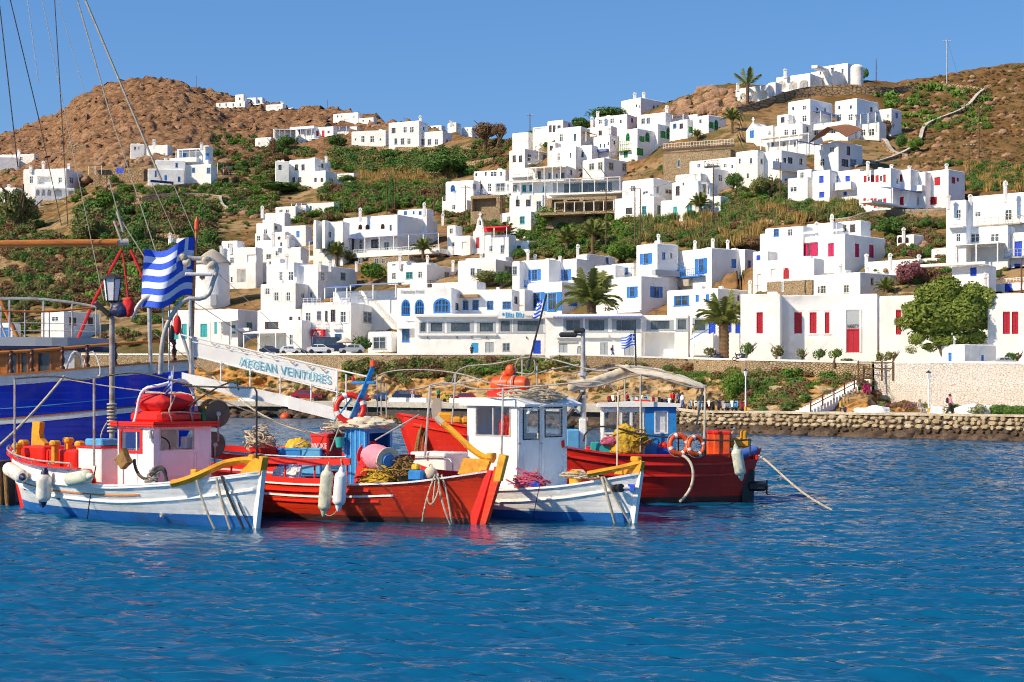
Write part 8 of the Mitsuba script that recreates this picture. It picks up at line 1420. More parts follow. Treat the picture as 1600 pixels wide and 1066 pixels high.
def person(label, px, pos, H, face, shirt, trousers, pose='walk', pack=None, hat=None):
    """face: direction of travel in the ground plane"""
    t = thing('person', label, 'person'); f = np.array([math.cos(face), math.sin(face), 0]); s = np.array([-f[1], f[0], 0]); k = H / 1.75; z = np.array([0, 0, 1.0]); o = np.asarray(pos, float); sit = pose == 'sit'; st = .22 if pose == 'walk' else .06
    h = .52 if sit else .92; pt = lambda a, c, d: o + k * (f * a + s * c + z * d)
    J = dict(head=(pt(.04, 0, h + .70), .115), chin=(pt(.07, 0, h + .62), .075), neck=(pt(0, 0, h + .55), .06), chest=(pt(.02, 0, h + .38), .145), hip=(pt(0, 0, h), .135), shl=(pt(0, .19, h + .47), .065), shr=(pt(0, -.19, h + .47), .065), nose=(pt(.165, 0, h + .68), .018),
             ell=(pt(-.10 if not sit else .08, .25, h + .20), .047), elr=(pt(.06, -.25, h + .20), .047), wrl=(pt(.02 if not sit else .28, .26, h - .02), .036), wrr=(pt(.22, -.24, h + .02), .036), hal=(pt(.06 if not sit else .34, .26, h - .12), .04), har=(pt(.28, -.24, h - .06), .04),
             kl=(pt(.42, .10, .50) if sit else pt(st, .10, .50), .07), kr=(pt(.42, -.10, .50) if sit else pt(-st * .3, -.10, .50), .07), hl=(pt(.02, .09, h - .04), .10), hr=(pt(.02, -.09, h - .04), .10), al=(pt(.42, .10, .08) if sit else pt(st * 1.1, .10, .08), .045), ar=(pt(.40, -.10, .08) if sit else pt(-st * 1.6, -.10, .11), .045))
    J['tl'] = (J['al'][0] + k * (f * .17 - z * .04), .035); J['tr'] = (J['ar'][0] + k * (f * .17 - z * .05), .035); J = {a: (c, r * k) for a, (c, r) in J.items()}
    put('body', chainbody(J, [('head', 'chin'), ('head', 'neck'), ('head', 'nose'), ('neck', 'chest'), ('chest', 'hip'), ('shl', 'chest'), ('shr', 'chest'), ('shl', 'ell'), ('ell', 'wrl'), ('wrl', 'hal'), ('shr', 'elr'), ('elr', 'wrr'), ('wrr', 'har'), ('hip', 'hl'), ('hip', 'hr'), ('hl', 'kl'), ('kl', 'al'), ('hr', 'kr'), ('kr', 'ar'), ('al', 'tl'), ('ar', 'tr')]), 'mat_skin', t, smooth=True)
    G = {a: (c, r + .022 * k) for a, (c, r) in J.items()}; put('shirt', chainbody(G, [('chest', 'hip'), ('shl', 'shr'), ('shl', 'chest'), ('shr', 'chest'), ('shl', 'ell'), ('shr', 'elr')]), shirt, t, smooth=True); put('trousers', chainbody(G, [('hip', 'hl'), ('hip', 'hr'), ('hl', 'kl'), ('kl', 'al'), ('hr', 'kr'), ('kr', 'ar')]), trousers, t, smooth=True)
    hd = J['head'][0]; put('hair' if not hat else 'cap', ball(hd + k * (z * .035 - f * .03), np.array([.125, .125, .115]) * k, 2), hat or 'mat_hair', t, smooth=True)
    if pack: put('backpack', bev(pt(-.32, -.15, h + .05), pt(-.14, .15, h + .50), .06), pack, t)
def onquay(px, off): d = float(shore(px)) + off; return np.array([(px - 800) / FPX * d, d, float(quay_z(px)) + .06])
person('person walking right on the quay in a pink top with a dark backpack', 1484, onquay(1484, 2.2), 1.7, .05, 'mat_pink_cloth', 'mat_dark_cloth', 'walk', 'mat_black')
person('person in a yellow jacket sitting on the quay wall', 1314, onquay(1314, .5) + [0, 0, .0], 1.7, -.6, 'mat_yellow', 'mat_navy', 'sit')
person('person in grey sitting under the right quay lamp', 1437, onquay(1437, 2.0), 1.6, -1.2, 'mat_wood_grey', 'mat_wood_grey', 'sit')
person('person in dark blue with a pink bag walking below the arched doors', 957, promb(957, 1.2), 1.75, .1, 'mat_navy', 'mat_blue_cloth', 'walk', 'mat_magenta_cloth')
person('person in navy reading a blue board by the cafe wall', 737, promb(737, 2.5), 1.75, 1.3, 'mat_navy', 'mat_dark_cloth', 'stand')
person('person in a pink shirt standing beside the navy car', 645, onquay(645, 5.0) + [0, 0, .1], 1.8, -1.4, 'mat_pink_cloth', 'mat_white_cloth', 'stand'); person('person in bright green beside the yellow car', 685, onquay(685, 5.0) + [0, 0, .1], 1.8, -1.2, 'mat_shutter_green', 'mat_dark_cloth', 'stand')
person('person in a red top standing among the scooters on the quay', 1051, onquay(1051, 6), 1.75, -1.3, 'mat_red_cloth', 'mat_dark_cloth', 'stand'); person('person in white walking among the scooters on the quay', 1066, onquay(1066, 6.5), 1.75, .2, 'mat_white_cloth', 'mat_blue_cloth', 'walk'); person('person in light blue next to the person in white', 1060, onquay(1060, 7.2), 1.75, 2.8, 'mat_blue_cloth', 'mat_navy', 'walk'); person('person in red seated at the left end of the scooter row', 979, onquay(979, 8), 1.7, -1.0, 'mat_red_cloth', 'mat_dark_cloth', 'sit')
def scooter(label, p, mat, rot, group=None):
    t = thing('scooter', label, 'scooter', group); M = basis(p, [math.cos(rot), math.sin(rot), 0], [-math.sin(rot), math.cos(rot), 0])
    put('body', xf(cat([prism([(-.75, .35), (-.2, .25), (.35, .25), (.62, .95), (.5, 1.0), (.28, .42), (-.1, .45), (-.2, .75), (-.85, .78)], -.14, .14, 'xz')]), M), mat, t); put('seat', xf(bev([-.8, -.13, .76], [-.12, .13, .88], .05), M), 'mat_black', t)
    for x in (-.6, .68): put('wheel', xf(torus(.22, .065, 16, 7).apply_transform(trimesh.transformations.rotation_matrix(1.5708, [1, 0, 0])).apply_translation([x, 0, .28]), M), 'mat_tyre', t)
    put('handlebar', xf(tube([[.55, -.33, 1.05], [.52, 0, .98], [.55, .33, 1.05]], .025, 5), M), 'mat_dark_iron', t)
cs = ['mat_car_red', 'mat_black', 'mat_car_navy', 'mat_car_silver', 'mat_car_white', 'mat_light_blue_paint']; names = ['red', 'black', 'navy', 'silver', 'white', 'pale blue']
for k, px in enumerate(list(range(955, 1050, 11)) + list(range(1078, 1160, 9))): scooter(f'{names[k % 6]} scooter parked in the row on the quay at the cliff foot', onquay(px, 7.5 + (k % 3) * .6), cs[k % 6], 1.1 + .2 * (k % 4), 'scooters parked on the quay at the cliff foot')
for px, c_, lb in ((1117, 'mat_navy', 'dark'), (1156, 'mat_white_cloth', 'white')): q = promb(px, .9); scooter(f'scooter ridden along the promenade by the rider in {lb}', q, 'mat_car_navy', 3.1); person(f'rider in {lb} with a helmet on a promenade scooter', px, q + [0, 0, .34], 1.6, 3.1, c_, 'mat_dark_cloth', 'sit', hat='mat_white_paint')
# poles and wires
def pole(label, px, yt, yb, arm=0, base=None, mat='mat_pole_wood', r=.14, name='utility_pole'):
    t = thing(name, label, 'pole'); p = ground_at(px, yb) if base is None else base; D = p[1]; h = HC + (HY - yt) / FPX * D - p[2]
    put('shaft', tube([p - [0, 0, 1], p + [0, 0, h]], np.array([r, r * .7]), 8), mat, t, smooth=60)
    if arm:
        for k in range(2 if arm > 1 else 1): put('crossarm', bev(p + [-1.1, -.06, h - .45 - .8 * k], p + [1.1, .06, h - .33 - .8 * k], .02), mat, t)
        for x in (-.95, -.4, .4, .95): put('insulator', lathe([(0, 0), (.06, 0), (.08, .12), (.04, .2), (0, .2)], 8, at=p + [x, 0, h - .33]), 'mat_frame_white', t)
    return p + [0, 0, h]
tops = [pole(*a) for a in (('dark wooden pole left of the narrow cypress', 604.5, 270, 336, 1), ('thin dark pole right of the narrow cypress', 617, 276, 330), ('wooden pole with forked top among the golden reeds', 678, 268, 338, 1), ('wooden pole before the blue awning house', 727.5, 290, 372, 1), ('wooden pole with crossarms right of the red wall', 784, 307, 392, 2), ('thin pole rising behind the restaurant roof', 537, 303, 345), ('thin wooden pole by the small chapel', 751, 282, 350), ('tall dark pole in front of the shop house', 1114.5, 256, 352, 1), ('tall pole, left of the close pair in the middle', 992, 292, 392, 1), ('tall pole, right of the close pair in the middle', 1000.5, 296, 392), ('tall pole right of the green palms', 947, 296, 396, 1), ('dark pole at the left of the narrow terraced house', 1219, 255, 322), ('wooden pole beside the dark tree on the right slope', 1514, 224, 284, 1), ('brown pole standing in the right hillside scrub', 1529.5, 165, 250), ('pole at the corner of the magenta shuttered house', 1325, 374, 418, 0), ('pole in the scrub above the tall white house', 1098, 330, 388), ('pole on the far left hill crest', 307, 118, 140), ('small pole on the skyline left of the upper cluster', 828, 178, 208, 1), ('tall thin pole by the domed hilltop villa', 1369, 92, 132), ('thin pole on the rocky knoll', 512, 156, 176), ('pole at the right edge before the blue door house', 1596, 405, 460), ('pole in the shrubs below the winding wall', 372, 296, 345), ('pole in the thicket behind the ship rail', 210, 290, 335), ('pole behind the broad tree', 1462, 425, 470))]
tops.append(pole('tall pale pole with a crossarm on the right hilltop', 1479.5, 62, 138, 1, mat='mat_steel', r=.2))
for a, c in ((0, 2), (2, 3), (3, 4), (7, 9), (10, 8), (12, 13), (24, 20)): put('overhead_wire', tube(sag(tops[a], tops[c], .8), .025, 4), 'mat_dark_iron', label=['wire between the cypress pole and the forked reed pole', 'wire from the forked reed pole to the awning house pole', 'wire from the awning house pole to the crossarm pole', 'wire from the shop house pole to the close pole pair', 'wire between the palm pole and the close pole pair', 'wire between the two poles on the right hillside', 'wire running from the hilltop pole down to the right edge'][[0, 2, 3, 7, 10, 12, 24].index(a)], cat='wire')
def lamp(label, p, h, mat='mat_frame_white'):
    t = thing('street_lamp', label, 'street lamp'); put('pole', tube([p - [0, 0, .2], p + [0, 0, h]], np.array([.075, .06]), 8), mat, t, smooth=60); put('foot', lathe([(0, 0), (.16, 0), (.12, .5), (0, .5)], 10, at=p), 'mat_yellow_wood', t); put('lantern', lathe([(0, h), (.12, h), (.2, h + .5), (0, h + .5)], 6, at=p), 'mat_lamp_glass', t); put('cap', lathe([(0, h + .7), (.26, h + .5), (0, h + .48)], 6, at=p), 'mat_dark_iron', t)
lamp('white quay lamp before the dark green cliff bush', onquay(1165, 3.0), 3.4); lamp('white quay lamp right of the purple bush', onquay(1451, 2.5), 3.0); lamp('white promenade lamp by the outside stair', promb(1084, 1.5), 4.2)
p = promb(540, 3); t = thing('parasol', 'straw parasol on the promenade by the small red sign', 'parasol'); put('pole', tube([p, p + [0, 0, 2.6]], .05, 6), 'mat_wood_grey', t); put('thatch', lathe([(0, 3.0), (.5, 2.75), (1.5, 2.2), (1.45, 2.12), (0, 2.55)], 18, at=p), 'mat_canvas', t)
# stair down the cliff with rails
t = thing('stairway', 'white stairway with dark railings climbing the cliff on the right', 'stairway'); a0, a1 = onquay(1254, 5.2), cliff_at(1350, .93) + [0, -.8, .2]; n = 22
for k in range(n):
    c_ = a0 + (a1 - a0) * (k + .5) / n; dxy = (a1 - a0)[:2]; dxy /= np.linalg.norm(dxy); M = basis(c_, [dxy[0], dxy[1], 0], [-dxy[1], dxy[0], 0]); put('step', xf(box([-.55, -.7, -1.2], [.55, .7, .1]), M), 'mat_whitewash', t)
sd = np.array([dxy[1], -dxy[0], 0]) * .75
for hgt in (.55, 1.05): put('rail', tube([a0 + sd + [0, 0, hgt], a1 + sd + [0, 0, hgt]], .05, 6), 'mat_dark_wood', t)
for k in np.linspace(0, 1, 7): q = a0 + sd + (a1 - a0) * k; put('post', tube([q, q + [0, 0, 1.12]], .07, 6), 'mat_dark_wood', t)
t = thing('gate_frame', 'dark timber gate frame at the head of the cliff stair', 'gate'); g = [promb(x, -1.2) for x in (1341, 1378, 1395)]
for q in g: put('post', bev(q + [-.09, -.09, -1.9], q + [.09, .09, .35], .03), 'mat_trunk', t)
for dz in (.2, -.5): put('beam', tube([g[0] + [0, 0, dz], g[2] + [0, 0, dz]], .06, 6), 'mat_trunk', t)
for k, (px, s_) in enumerate(((1350, .8), (1370, 1.0), (1466, 1.1), (1490, 1.1), (1520, 1.4))): put('painted_rock', boulder(onquay(px, 3.6) + [0, 0, .1], s_, 950 + k, .5), 'mat_whitewash', label=['small whitewashed rock left of the cliff stair foot', 'pointed whitewashed rock under the purple bush', 'whitewashed rock behind the walking person', 'low whitewashed rock right of the quay lamp', 'long whitewashed rock at the right of the quay'][k], cat='rock', smooth=30)
q = P(423, 652, 205); t = thing('mooring_buoy', 'orange mooring buoy floating off the left quay', 'buoy'); q = P(446, 649.5, float(shore(446)) - 3); q[2] = .15; put('ball', ball(q, [.8, .8, .7], 3), 'mat_orange_float', t, smooth=True); put('eye', torus(.2, .06, 12, 6).apply_transform(trimesh.transformations.rotation_matrix(1.57, [1, 0, 0])).apply_translation(q + [0, 0, .8]), 'mat_rusty_steel', t)
# ================= blue sailing ship at the left with its gangway
ks = thing('sailing_ship', 'big blue hulled wooden sailing ship with white sheer strake at the left edge', 'sailing ship')
b = bs = Boat(ks, 238, 0, (.985, .17), 27.0, 5.8, [(0, 4.3), (.6, 4.15), (.8, 4.4), (.92, 4.75), (1, 5.0)], zk=-1.2, rb=1.0, rs=.6, e=.30, pb=4.2, ps=2.4, eb=.55, Y=59.5)
b.band('bottom_paint', -1.0, .25, 'mat_antifoul_brown'); b.band('hull', .25, lambda t: bs.sheer(t) - .36, 'mat_sail_hull', m=12); b.band('sheer_strake', lambda t: bs.sheer(t) - .36, bs.sheer, 'mat_white_hull', off=.02)
b.strip('cap_rail', bs.sheer, lambda t: bs.sheer(t) + .07, 'mat_varnish', 0, 1, -.16, .10); b.strip('rub_rail', lambda t: bs.sheer(t) - 1.78, lambda t: bs.sheer(t) - 1.60, 'mat_white_hull', 0, .99, -.02, .09); b.strip('rub_trim', lambda t: bs.sheer(t) - 1.60, lambda t: bs.sheer(t) - 1.55, 'mat_varnish', 0, .99, -.02, .07); b.strip('fine_line', lambda t: bs.sheer(t) - 1.22, lambda t: bs.sheer(t) - 1.19, 'mat_light_blue_paint', 0, .99, -.01, .012)
b.deck('deck', lambda t: bs.sheer(t) - .55, 'mat_wood_grey')
hr = [b.skin(t, float(bs.sheer(t)), -1, -.05) + [0, 0, .85] for t in np.linspace(.3, .97, 24)]; b.tube('handrail', hr, .055, 'mat_varnish')
for px in (-40, 0, 28, 68, 100, 135, 207, 240):
    q = b.on(px, 580, -2.7); t = np.interp(q[0], [-27, 0], [0, 1]); p_ = b.skin(t, float(bs.sheer(t)), -1, -.05)
    b.put('baluster', lathe([(.10, 0), (.10, .10), (.05, .16), (.09, .30), (.11, .40), (.06, .50), (.05, .60), (.09, .68), (.06, .76), (.08, .84)], 12, at=p_ + [0, 0, .05]), 'mat_dark_wood', smooth=40)
# deckhouse
a0, a1 = b.on(-60, 590, -1.3), b.on(112, 545, -1.3); dh = put('deckhouse', None, None, ks, shape=mikit.ply(xf(box([a0[0], -1.3, 3.7], [a1[0], 2.0, a1[2]]), b.M), 'mat_varnish'))
for x0, x1 in ((-40, -8), (12, 26), (34, 42), (60, 78)): p0, p1 = b.on(x0, 586, -1.3), b.on(x1, 552, -1.3); b.put('window', box([p0[0], -1.33, p0[2]], [p1[0], -1.305, p1[2]]), 'mat_window_glass', dh); b.put('window_frame', ringbox(p0[0], p1[0], p0[2], p1[2], .06, -1.36, -1.3, 's'), 'mat_varnish', dh)
p0, p1 = b.on(96, 588, -1.3), b.on(112, 548, -1.3); b.put('white_panel', box([p0[0], -1.34, p0[2]], [p1[0] + .1, -1.305, p1[2]]), 'mat_white_paint', dh)
z0_, z1_ = b.on(80, 546, -1.6)[2], b.on(80, 527, -1.6)[2]; e0, e1 = b.on(-80, 530, -1.6)[0], b.on(168, 546, -1.6)[0]
rf = [(e0, -1.6)] + [(e1 - 2.6 + 2.6 * math.sin(a), -1.6 + 1.9 * (1 - math.cos(a))) for a in np.linspace(0, math.pi / 2, 8)] + [(e1, 2.3), (e0, 2.3)]
b.put('upper_deck', prism(rf, z0_ + .12, z1_, 'xy'), 'mat_shutter_grey', dh); b.put('deck_edge', prism([(x, y - (.05 if y < 0 else -.0)) for x, y in rf], z0_, z0_ + .12, 'xy'), 'mat_navy', dh)
for px, yt in ((2, 478), (15, 468), (39, 484), (68, 470), (77, 486), (113, 473), (150, 482), (157, 490)): q = b.on(px, yt, -1.5); b.tube('stanchion', [[q[0], -1.5, z1_], q], .035 if px in (15, 68, 113) else .025, 'mat_steel')
for pts_, r, mt in (([(-60, 487), (40, 487), (68, 487), (115, 484), (150, 480)], .04, 'mat_varnish'), ([(-30, 466), (12, 467), (50, 467), (90, 470), (120, 474), (150, 480)], .05, 'mat_steel'), ([(-40, 505), (60, 505), (150, 508)], .014, 'mat_steel'), ([(-40, 517), (60, 517), (150, 518)], .014, 'mat_steel')): b.tube('upper_rail', [b.on(x, y, -1.5) for x, y in pts_], r, mt, n=20)
# boom, poles and rigging
b.tube('boom', [b.on(-120, 383, 0), b.on(185, 379, 0)], .145, 'mat_varnish', sides=12); b.tube('boom_end', [b.on(183, 379, 0), b.on(201, 378, 0)], .13, 'mat_steel', sides=12)
for pts_, r, mt in (([(-12, 440), (55, 588)], .075, 'mat_varnish'), ([(-14, 510), (24, 592)], .06, 'mat_varnish'), ([(190, 390), (147, 470), (104, 572)], .06, 'mat_red_cloth'), ([(191, 390), (196, 430), (201, 470)], .03, 'mat_red_cloth'), ([(204, 390), (220, 425), (236, 460)], .055, 'mat_red_cloth'), ([(-2, 500), (30, 572)], .04, 'mat_steel'), ([(178, 345), (190, 376)], .05, 'mat_rope'), ([(170, 280), (184, 330)], .022, 'mat_rope'), ([(183, 330), (193, 362)], .06, 'mat_wood_grey'), ([(190, 345), (226, 402), (262, 452)], .025, 'mat_rope')): b.tube('spar' if mt == 'mat_varnish' else 'tackle', [b.on(x, y, -.4) for x, y in pts_], r, mt)
for x0, y0, x1, y1, r, mt in ((133, 0, 252, 282, .065, 'mat_rope'), (115, -20, 172, 178, .04, 'mat_rope'), (172, 178, 246, 400, .032, 'mat_rope'), (84, -20, 97, 190, .026, 'mat_dark_iron'), (97, 190, 106, 352, .024, 'mat_dark_iron'), (16, 0, 62, 192, .03, 'mat_dark_iron'), (62, 192, 96, 352, .022, 'mat_dark_iron'), (43, 0, 60, 130, .022, 'mat_steel'), (0, 15, 28, 262, .032, 'mat_dark_iron'), (64, -10, 100, 170, .018, 'mat_rope'), (100, 170, 162, 470, .024, 'mat_rope'), (90, 0, 132, 145, .014, 'mat_rope'), (236, 283, 276, 372, .024, 'mat_rope'), (270, 286, 310, 380, .024, 'mat_rope'), (235, 283, 271, 286, .07, 'mat_navy'), (300, 470, 560, 640, .02, 'mat_rope'), (240, 520, 400, 640, .018, 'mat_rope'), (310, 400, 520, 590, .016, 'mat_rope')):
    p0, p1 = b.on(x0, y0, -.6), b.on(x1, y1, -.6)
    if y0 <= 20: p0 = p1 + (p0 - p1) * 1.5
    b.tube('stay', [p0, p1], r * .72, mt, sides=5)
# davit frame of bent tube
for pts_, r in (([(206, 497), (216, 478), (232, 464), (262, 457), (266, 435), (271, 410), (280, 403), (305, 404), (330, 406), (338, 414), (333, 440), (324, 462), (312, 467), (294, 467), (276, 482), (262, 505), (253, 540), (250, 585)], .085), ([(233, 463), (234, 520), (236, 585)], .08), ([(297, 466), (298, 530), (299, 590)], .07), ([(255, 470), (254, 580)], .03), ([(265, 470), (264, 580)], .03), ([(281, 513), (290, 540), (299, 572)], .06)): b.tube('davit', [b.on(x, y, -1.2) for x, y in pts_], r, 'mat_steel', n=50 if len(pts_) > 8 else 8, sides=10)
q = b.on(311, 429, -1.3); b.put('davit_plate', bev(q + [-.52, -.2, -.05], q + [.50, .2, .06], .03), 'mat_white_paint')
for x, y in ((285, 402), (292, 410), (322, 407), (330, 415)): b.put('clamp', crumple(ball(b.on(x, y, -1.25), .16), .06, 7, x), 'mat_canvas', smooth=50)
b.tube('ensign_staff', [b.on(298, 585, -1.0), b.on(302, 470, -1.0), b.on(307, 358, -1.0)], np.array([.08, .06, .05]), 'mat_varnish', sides=8); q = b.on(307.5, 355, -1.0); b.put('staff_tip', lathe([(0, -.2), (.10, -.1), (.09, .2), (0, .42)], 10, at=q), 'mat_orange_float')
Ws = lambda px, py, v: bs.w(bs.on(px, py, v))
flag('large blue and white striped flag with a cross flying from the ship stern', Ws(306, 376, -1.05), Ws(301, 466, -1.05), Ws(222, 466, -1.3) - Ws(301, 466, -1.05), .42, phase=.6)
q = Ws(277, 508, -1.3); t = thing('buoy', 'red oval float hanging from the steel davit', 'float'); put('body', xf(ball([0, 0, 0], [.15, .15, .38]), trimesh.transformations.translation_matrix(q)), 'mat_red_cloth', t, smooth=True); put('rope', tube([q + [0, 0, .36], Ws(276, 470, -1.25)], .02, 5), 'mat_rope', t)
q = Ws(268, 522, -1.3); t = thing('pulley', 'black pulley block hanging beside the red float', 'pulley'); put('body', xf(ball([0, 0, 0], [.12, .1, .34]), trimesh.transformations.translation_matrix(q)), 'mat_black', t, smooth=True); put('rope', tube([q + [0, 0, .3], Ws(272, 475, -1.25)], .018, 5), 'mat_rope', t)
for x in (115, 140): b.put('chair_rail', tube(bez([b.on(x - 6, 588, -2.0), b.on(x - 6, 560, -2.0), b.on(x + 3, 549, -2.0), b.on(x + 12, 560, -2.0), b.on(x + 12, 588, -2.0)], 16), .03, 6), 'mat_white_paint')
# gangway
gk = thing('gangway', 'white sloping gangway with a lettered banner along its rail', 'gangway')
G = lambda px, py, Y: P(px, py, Y - (px - 300) * .004)
def gp(name, m, mat, sm=False): put(name, m, mat, gk, smooth=sm)
def plank(p0, p1, h, wdt):
    d = p1 - p0; s = np.array([0, wdt, 0]); zz = np.array([0, 0, h]); v = np.array([p0, p1, p1 + s, p0 + s, p0 - zz, p1 - zz, p1 + s - zz, p0 + s - zz]); return trimesh.Trimesh(v, [[0, 1, 2], [0, 2, 3], [4, 6, 5], [4, 7, 6], [0, 5, 1], [0, 4, 5], [3, 2, 6], [3, 6, 7], [0, 3, 7], [0, 7, 4], [1, 5, 6], [1, 6, 2]], process=False)
gp('side_beam', plank(G(284, 582, 57.4), G(456, 620, 57.4), .42, .10), 'mat_white_paint'); gp('side_beam', plank(G(450, 619, 57.25), G(556, 645, 57.25), .46, .12), 'mat_white_paint'); gp('side_beam', plank(G(300, 585, 58.7), G(560, 646, 58.7), .35, .1), 'mat_white_paint')
gp('walkway', plank(G(290, 585, 57.5) - [0, 0, .06], G(556, 646, 57.5) - [0, 0, .06], .06, 1.18), 'mat_wood_grey')
bt0, bt1, bb0, bb1 = G(300, 528, 58.7), G(527, 578, 58.7), G(300, 555, 58.7), G(524, 610, 58.7)
n_ = 26; f_ = np.linspace(0, 1, n_); rowt = bt0 + (bt1 - bt0) * f_[:, None] - np.array([0, 0, 1.0]) * (.05 * np.abs(np.sin(f_ * 17)))[:, None]; rowb = bb0 + (bb1 - bb0) * f_[:, None]; mid = (rowt + rowb) / 2 + np.array([0, -1.0, 0]) * (.04 * np.sin(f_ * 13))[:, None]
v = np.vstack([rowt, mid, rowb]); q_ = [[r * n_ + i, (r + 1) * n_ + i, (r + 1) * n_ + i + 1, r * n_ + i + 1] for r in range(2) for i in range(n_ - 1)]; put('banner', (v, q_), 'mat_white_cloth', gk, smooth=60)
d = (bt1 - bt0); d /= np.linalg.norm(d); up = np.array([0, 0, 1.0]); w0 = G(373, 570.5, 58.65); w1 = G(516, 600, 58.65)
tm = meshkit.text_mesh('AEGEAN VENTURES', .31, .015); tm.vertices[:, 0] *= np.linalg.norm(w1 - w0) / tm.bounds[1, 0]; dd_ = (w1 - w0) / np.linalg.norm(w1 - w0); V = tm.vertices; put('lettering', trimesh.Trimesh(w0 + V[:, :1] * dd_ + V[:, 1:2] * up + V[:, 2:3] * [0, -1, 0], tm.faces, process=False), 'mat_banner_blue', gk)
for (x0, y0), (x1, y1), Y, r in (((300, 527), (580, 590), 58.7, .035), ((300, 556), (548, 618), 58.7, .03), ((283, 523), (300, 528), 57.5, .03), ((300, 534), (450, 566), 57.5, .022)): gp('handrail', tube([G(x0, y0, Y), G(x1, y1, Y)], r, 7), 'mat_white_paint', 60)
for x, yt, yb in ((301, 528, 588), (345, 565, 596), (391, 576, 605), (438, 588, 618), (486, 600, 630), (527, 578, 642), (541, 585, 645)): gp('post', tube([G(x, yt, 58.6), G(x, yb, 58.6)], .03, 7), 'mat_white_paint', 60)
for x, y in ((330, 538), (352, 543), (375, 548), (398, 553), (425, 560), (452, 566), (478, 572), (500, 577)): gp('lashing', tube([G(x, y - 3, 58.65), G(x + 4, y + 2, 58.6), G(x + 9, y, 58.62)], .02, 4), 'mat_rope')
# jetty and lamp post at the left
jt = thing('jetty', 'weathered stone jetty beside the blue ship, mostly hidden behind the white boat', 'jetty'); put('block', bev([-40, 53.2, -1.5], [-11.5, 56.2, .72], .08), 'mat_concrete', jt); put('block', bev([-40, 51.0, -1.5], [-17.15, 53.1, 1.45], .1), 'mat_wet_rock', jt); put('timber', cat([tube([[-17.0 + dx, 50.9, 1.3], [-16.9 + dx * 1.2, 50.8, -.6]], .07, 6) for dx in (-.7, -.35, 0, .2)]), 'mat_net_brown', jt)
lp = thing('street_lamp', 'steel street lamp with a six sided lantern and floodlights beside the blue ship', 'street lamp'); L = lambda px, py: P(px, py, 54.6); zz = L(175, 497)[2]; bx_, by_ = L(175, 600)[:2]
put('pole', lathe([(0, .7), (.13, .7), (.13, 1.9), (.105, 2.0), (.10, zz), (.06, zz + .1), (.06, zz + .75), (0, zz + .75)], 14, at=[bx_, by_, 0]), 'mat_rusty_steel', lp, smooth=40); zl = L(175, 470)[2]
put('lantern_glass', lathe([(0, zl), (.22, zl), (.32, zl + .78), (0, zl + .78)], 6, at=[bx_, by_, 0]), 'mat_lamp_glass', lp); put('lantern_roof', lathe([(0, zl + .98), (.12, zl + .94), (.40, zl + .80), (.41, zl + .76), (0, zl + .76)], 6, at=[bx_, by_, 0]), 'mat_dark_iron', lp); put('lantern_base', lathe([(0, zl - .08), (.12, zl - .06), (.24, zl), (0, zl + .02)], 6, at=[bx_, by_, 0]), 'mat_dark_iron', lp)
a = np.arange(6) * np.pi / 3; put('lantern_rib', cat([tube([[bx_ + .225 * math.cos(x), by_ + .225 * math.sin(x), zl], [bx_ + .325 * math.cos(x), by_ + .325 * math.sin(x), zl + .78]], .022, 5) for x in a]), 'mat_dark_iron', lp)
M = trimesh.transformations.euler_matrix(0, .75, .2); M[:3, 3] = L(162, 484) + [0, -.15, 0]; put('floodlight', xf(bev([-.36, -.22, -.08], [.36, .22, .10], .05), M), 'mat_dark_iron', lp); put('floodlight_arm', tube([L(175, 497), L(168, 492) + [0, -.1, 0]], .035, 6), 'mat_dark_iron', lp)
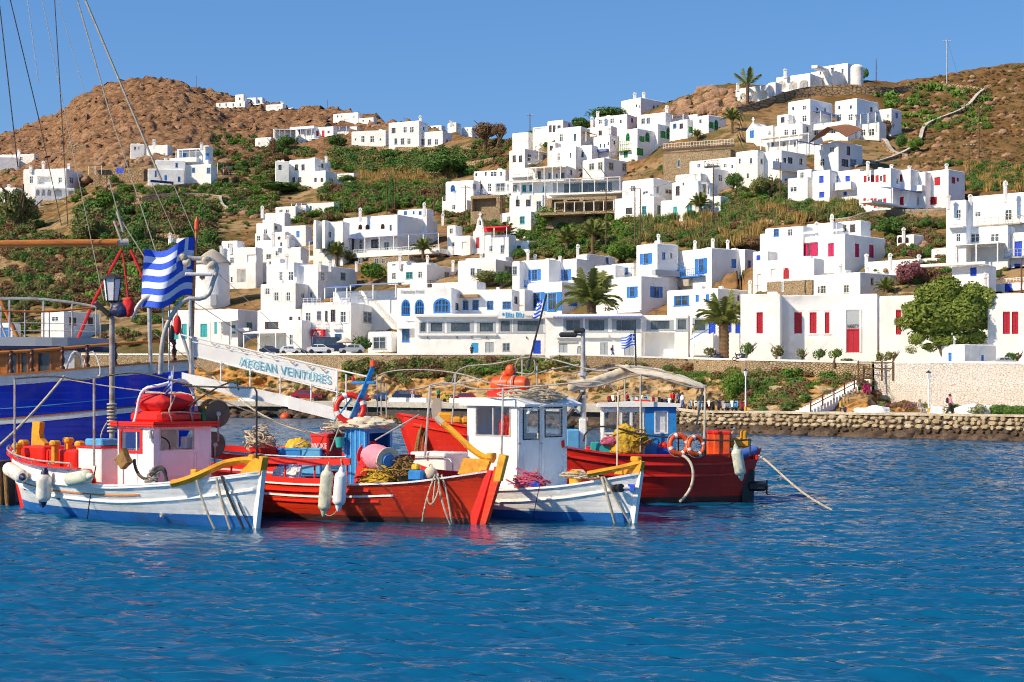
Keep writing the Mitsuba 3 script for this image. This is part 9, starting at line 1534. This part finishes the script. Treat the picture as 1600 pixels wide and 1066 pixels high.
t = thing('jacket', 'navy and red jacket bundled on the lamp post bracket', 'jacket'); put('cloth', crumple(ball(L(190, 485) + [0, -.2, 0], [.36, .25, .26], 3), .08, 4, 3), 'mat_navy', t, smooth=50); put('lining', crumple(ball(L(203, 480) + [0, -.2, 0], [.20, .18, .34], 3), .08, 4, 5), 'mat_red_cloth', t, smooth=50)
t = thing('rope_wrap', 'rope wound round the foot of the street lamp', 'rope'); put('turns', cat([torus(.15, .035, 16, 6).apply_translation([bx_, by_, z]) for z in np.arange(2.4, 3.4, .12)]), 'mat_rope', t, smooth=60); put('tail', tube(bez([[bx_ - .15, by_ - .1, 2.7], [bx_ - .35, by_ - .15, 2.2], [bx_ - .25, by_ - .15, 1.6]], 8), .03, 5), 'mat_rope', t)
put('mooring_rope', tube(sag(Ws(100, 588, -2.9), P(-20, 712, 53.0), .15), .05, 6), 'mat_rope', label='thick pale mooring rope slanting down across the blue hull', cat='rope', smooth=60)
put('mooring_rope', tube(sag(P(330, 586, 56), P(520, 680, 48), .5), .03, 6), 'mat_rope', label='pale rope sagging from the ship to the crowded red boat', cat='rope', smooth=60)
for (p0, p1, r, lb) in ((W1(290, 601, -.2), W2(535, 690, -.3), .018, 'thin rope running from the wheelhouse frame to the blue cabin'), (P(100, 592, 47), P(390, 622, 46), .016, 'thin pale line along the awning frame of the nearest boat')): put('guy_line', tube(sag(p0, p1, .12), r, 5), 'mat_rope', label=lb, cat='rope')
t = b1.k; fl = flag('small blue and white striped flag on the roll bar of the nearest boat', W1(271, 580, -.3), W1(266, 612, -.3), W1(258, 612, -.3) - W1(266, 612, -.3), .06, phase=1.0)
put('flag_staff', tube([W1(266, 640, -.3), W1(268, 610, -.3), W1(272, 572, -.3)], .02, 6), 'mat_steel', b1.k)
for lb, hi, lo, fl_, p0, p1, B_ in (('small striped flag on a leaning pole before the cafe', (851, 470), (845, 496), (833, 492), (854, 460), (824, 578), b3), ('small striped flag before the arched cellar doors', (992, 522), (992, 540), (971, 542), (992, 514), (994, 576), b4)):
    Wb = lambda q: B_.w(B_.on(q[0], q[1], .5)); flag(lb, Wb(hi), Wb(lo), Wb(fl_) - Wb(lo), .05); put('flag_staff', tube([Wb(p0), Wb(p1)], .03, 6), 'mat_dark_iron', B_.k)
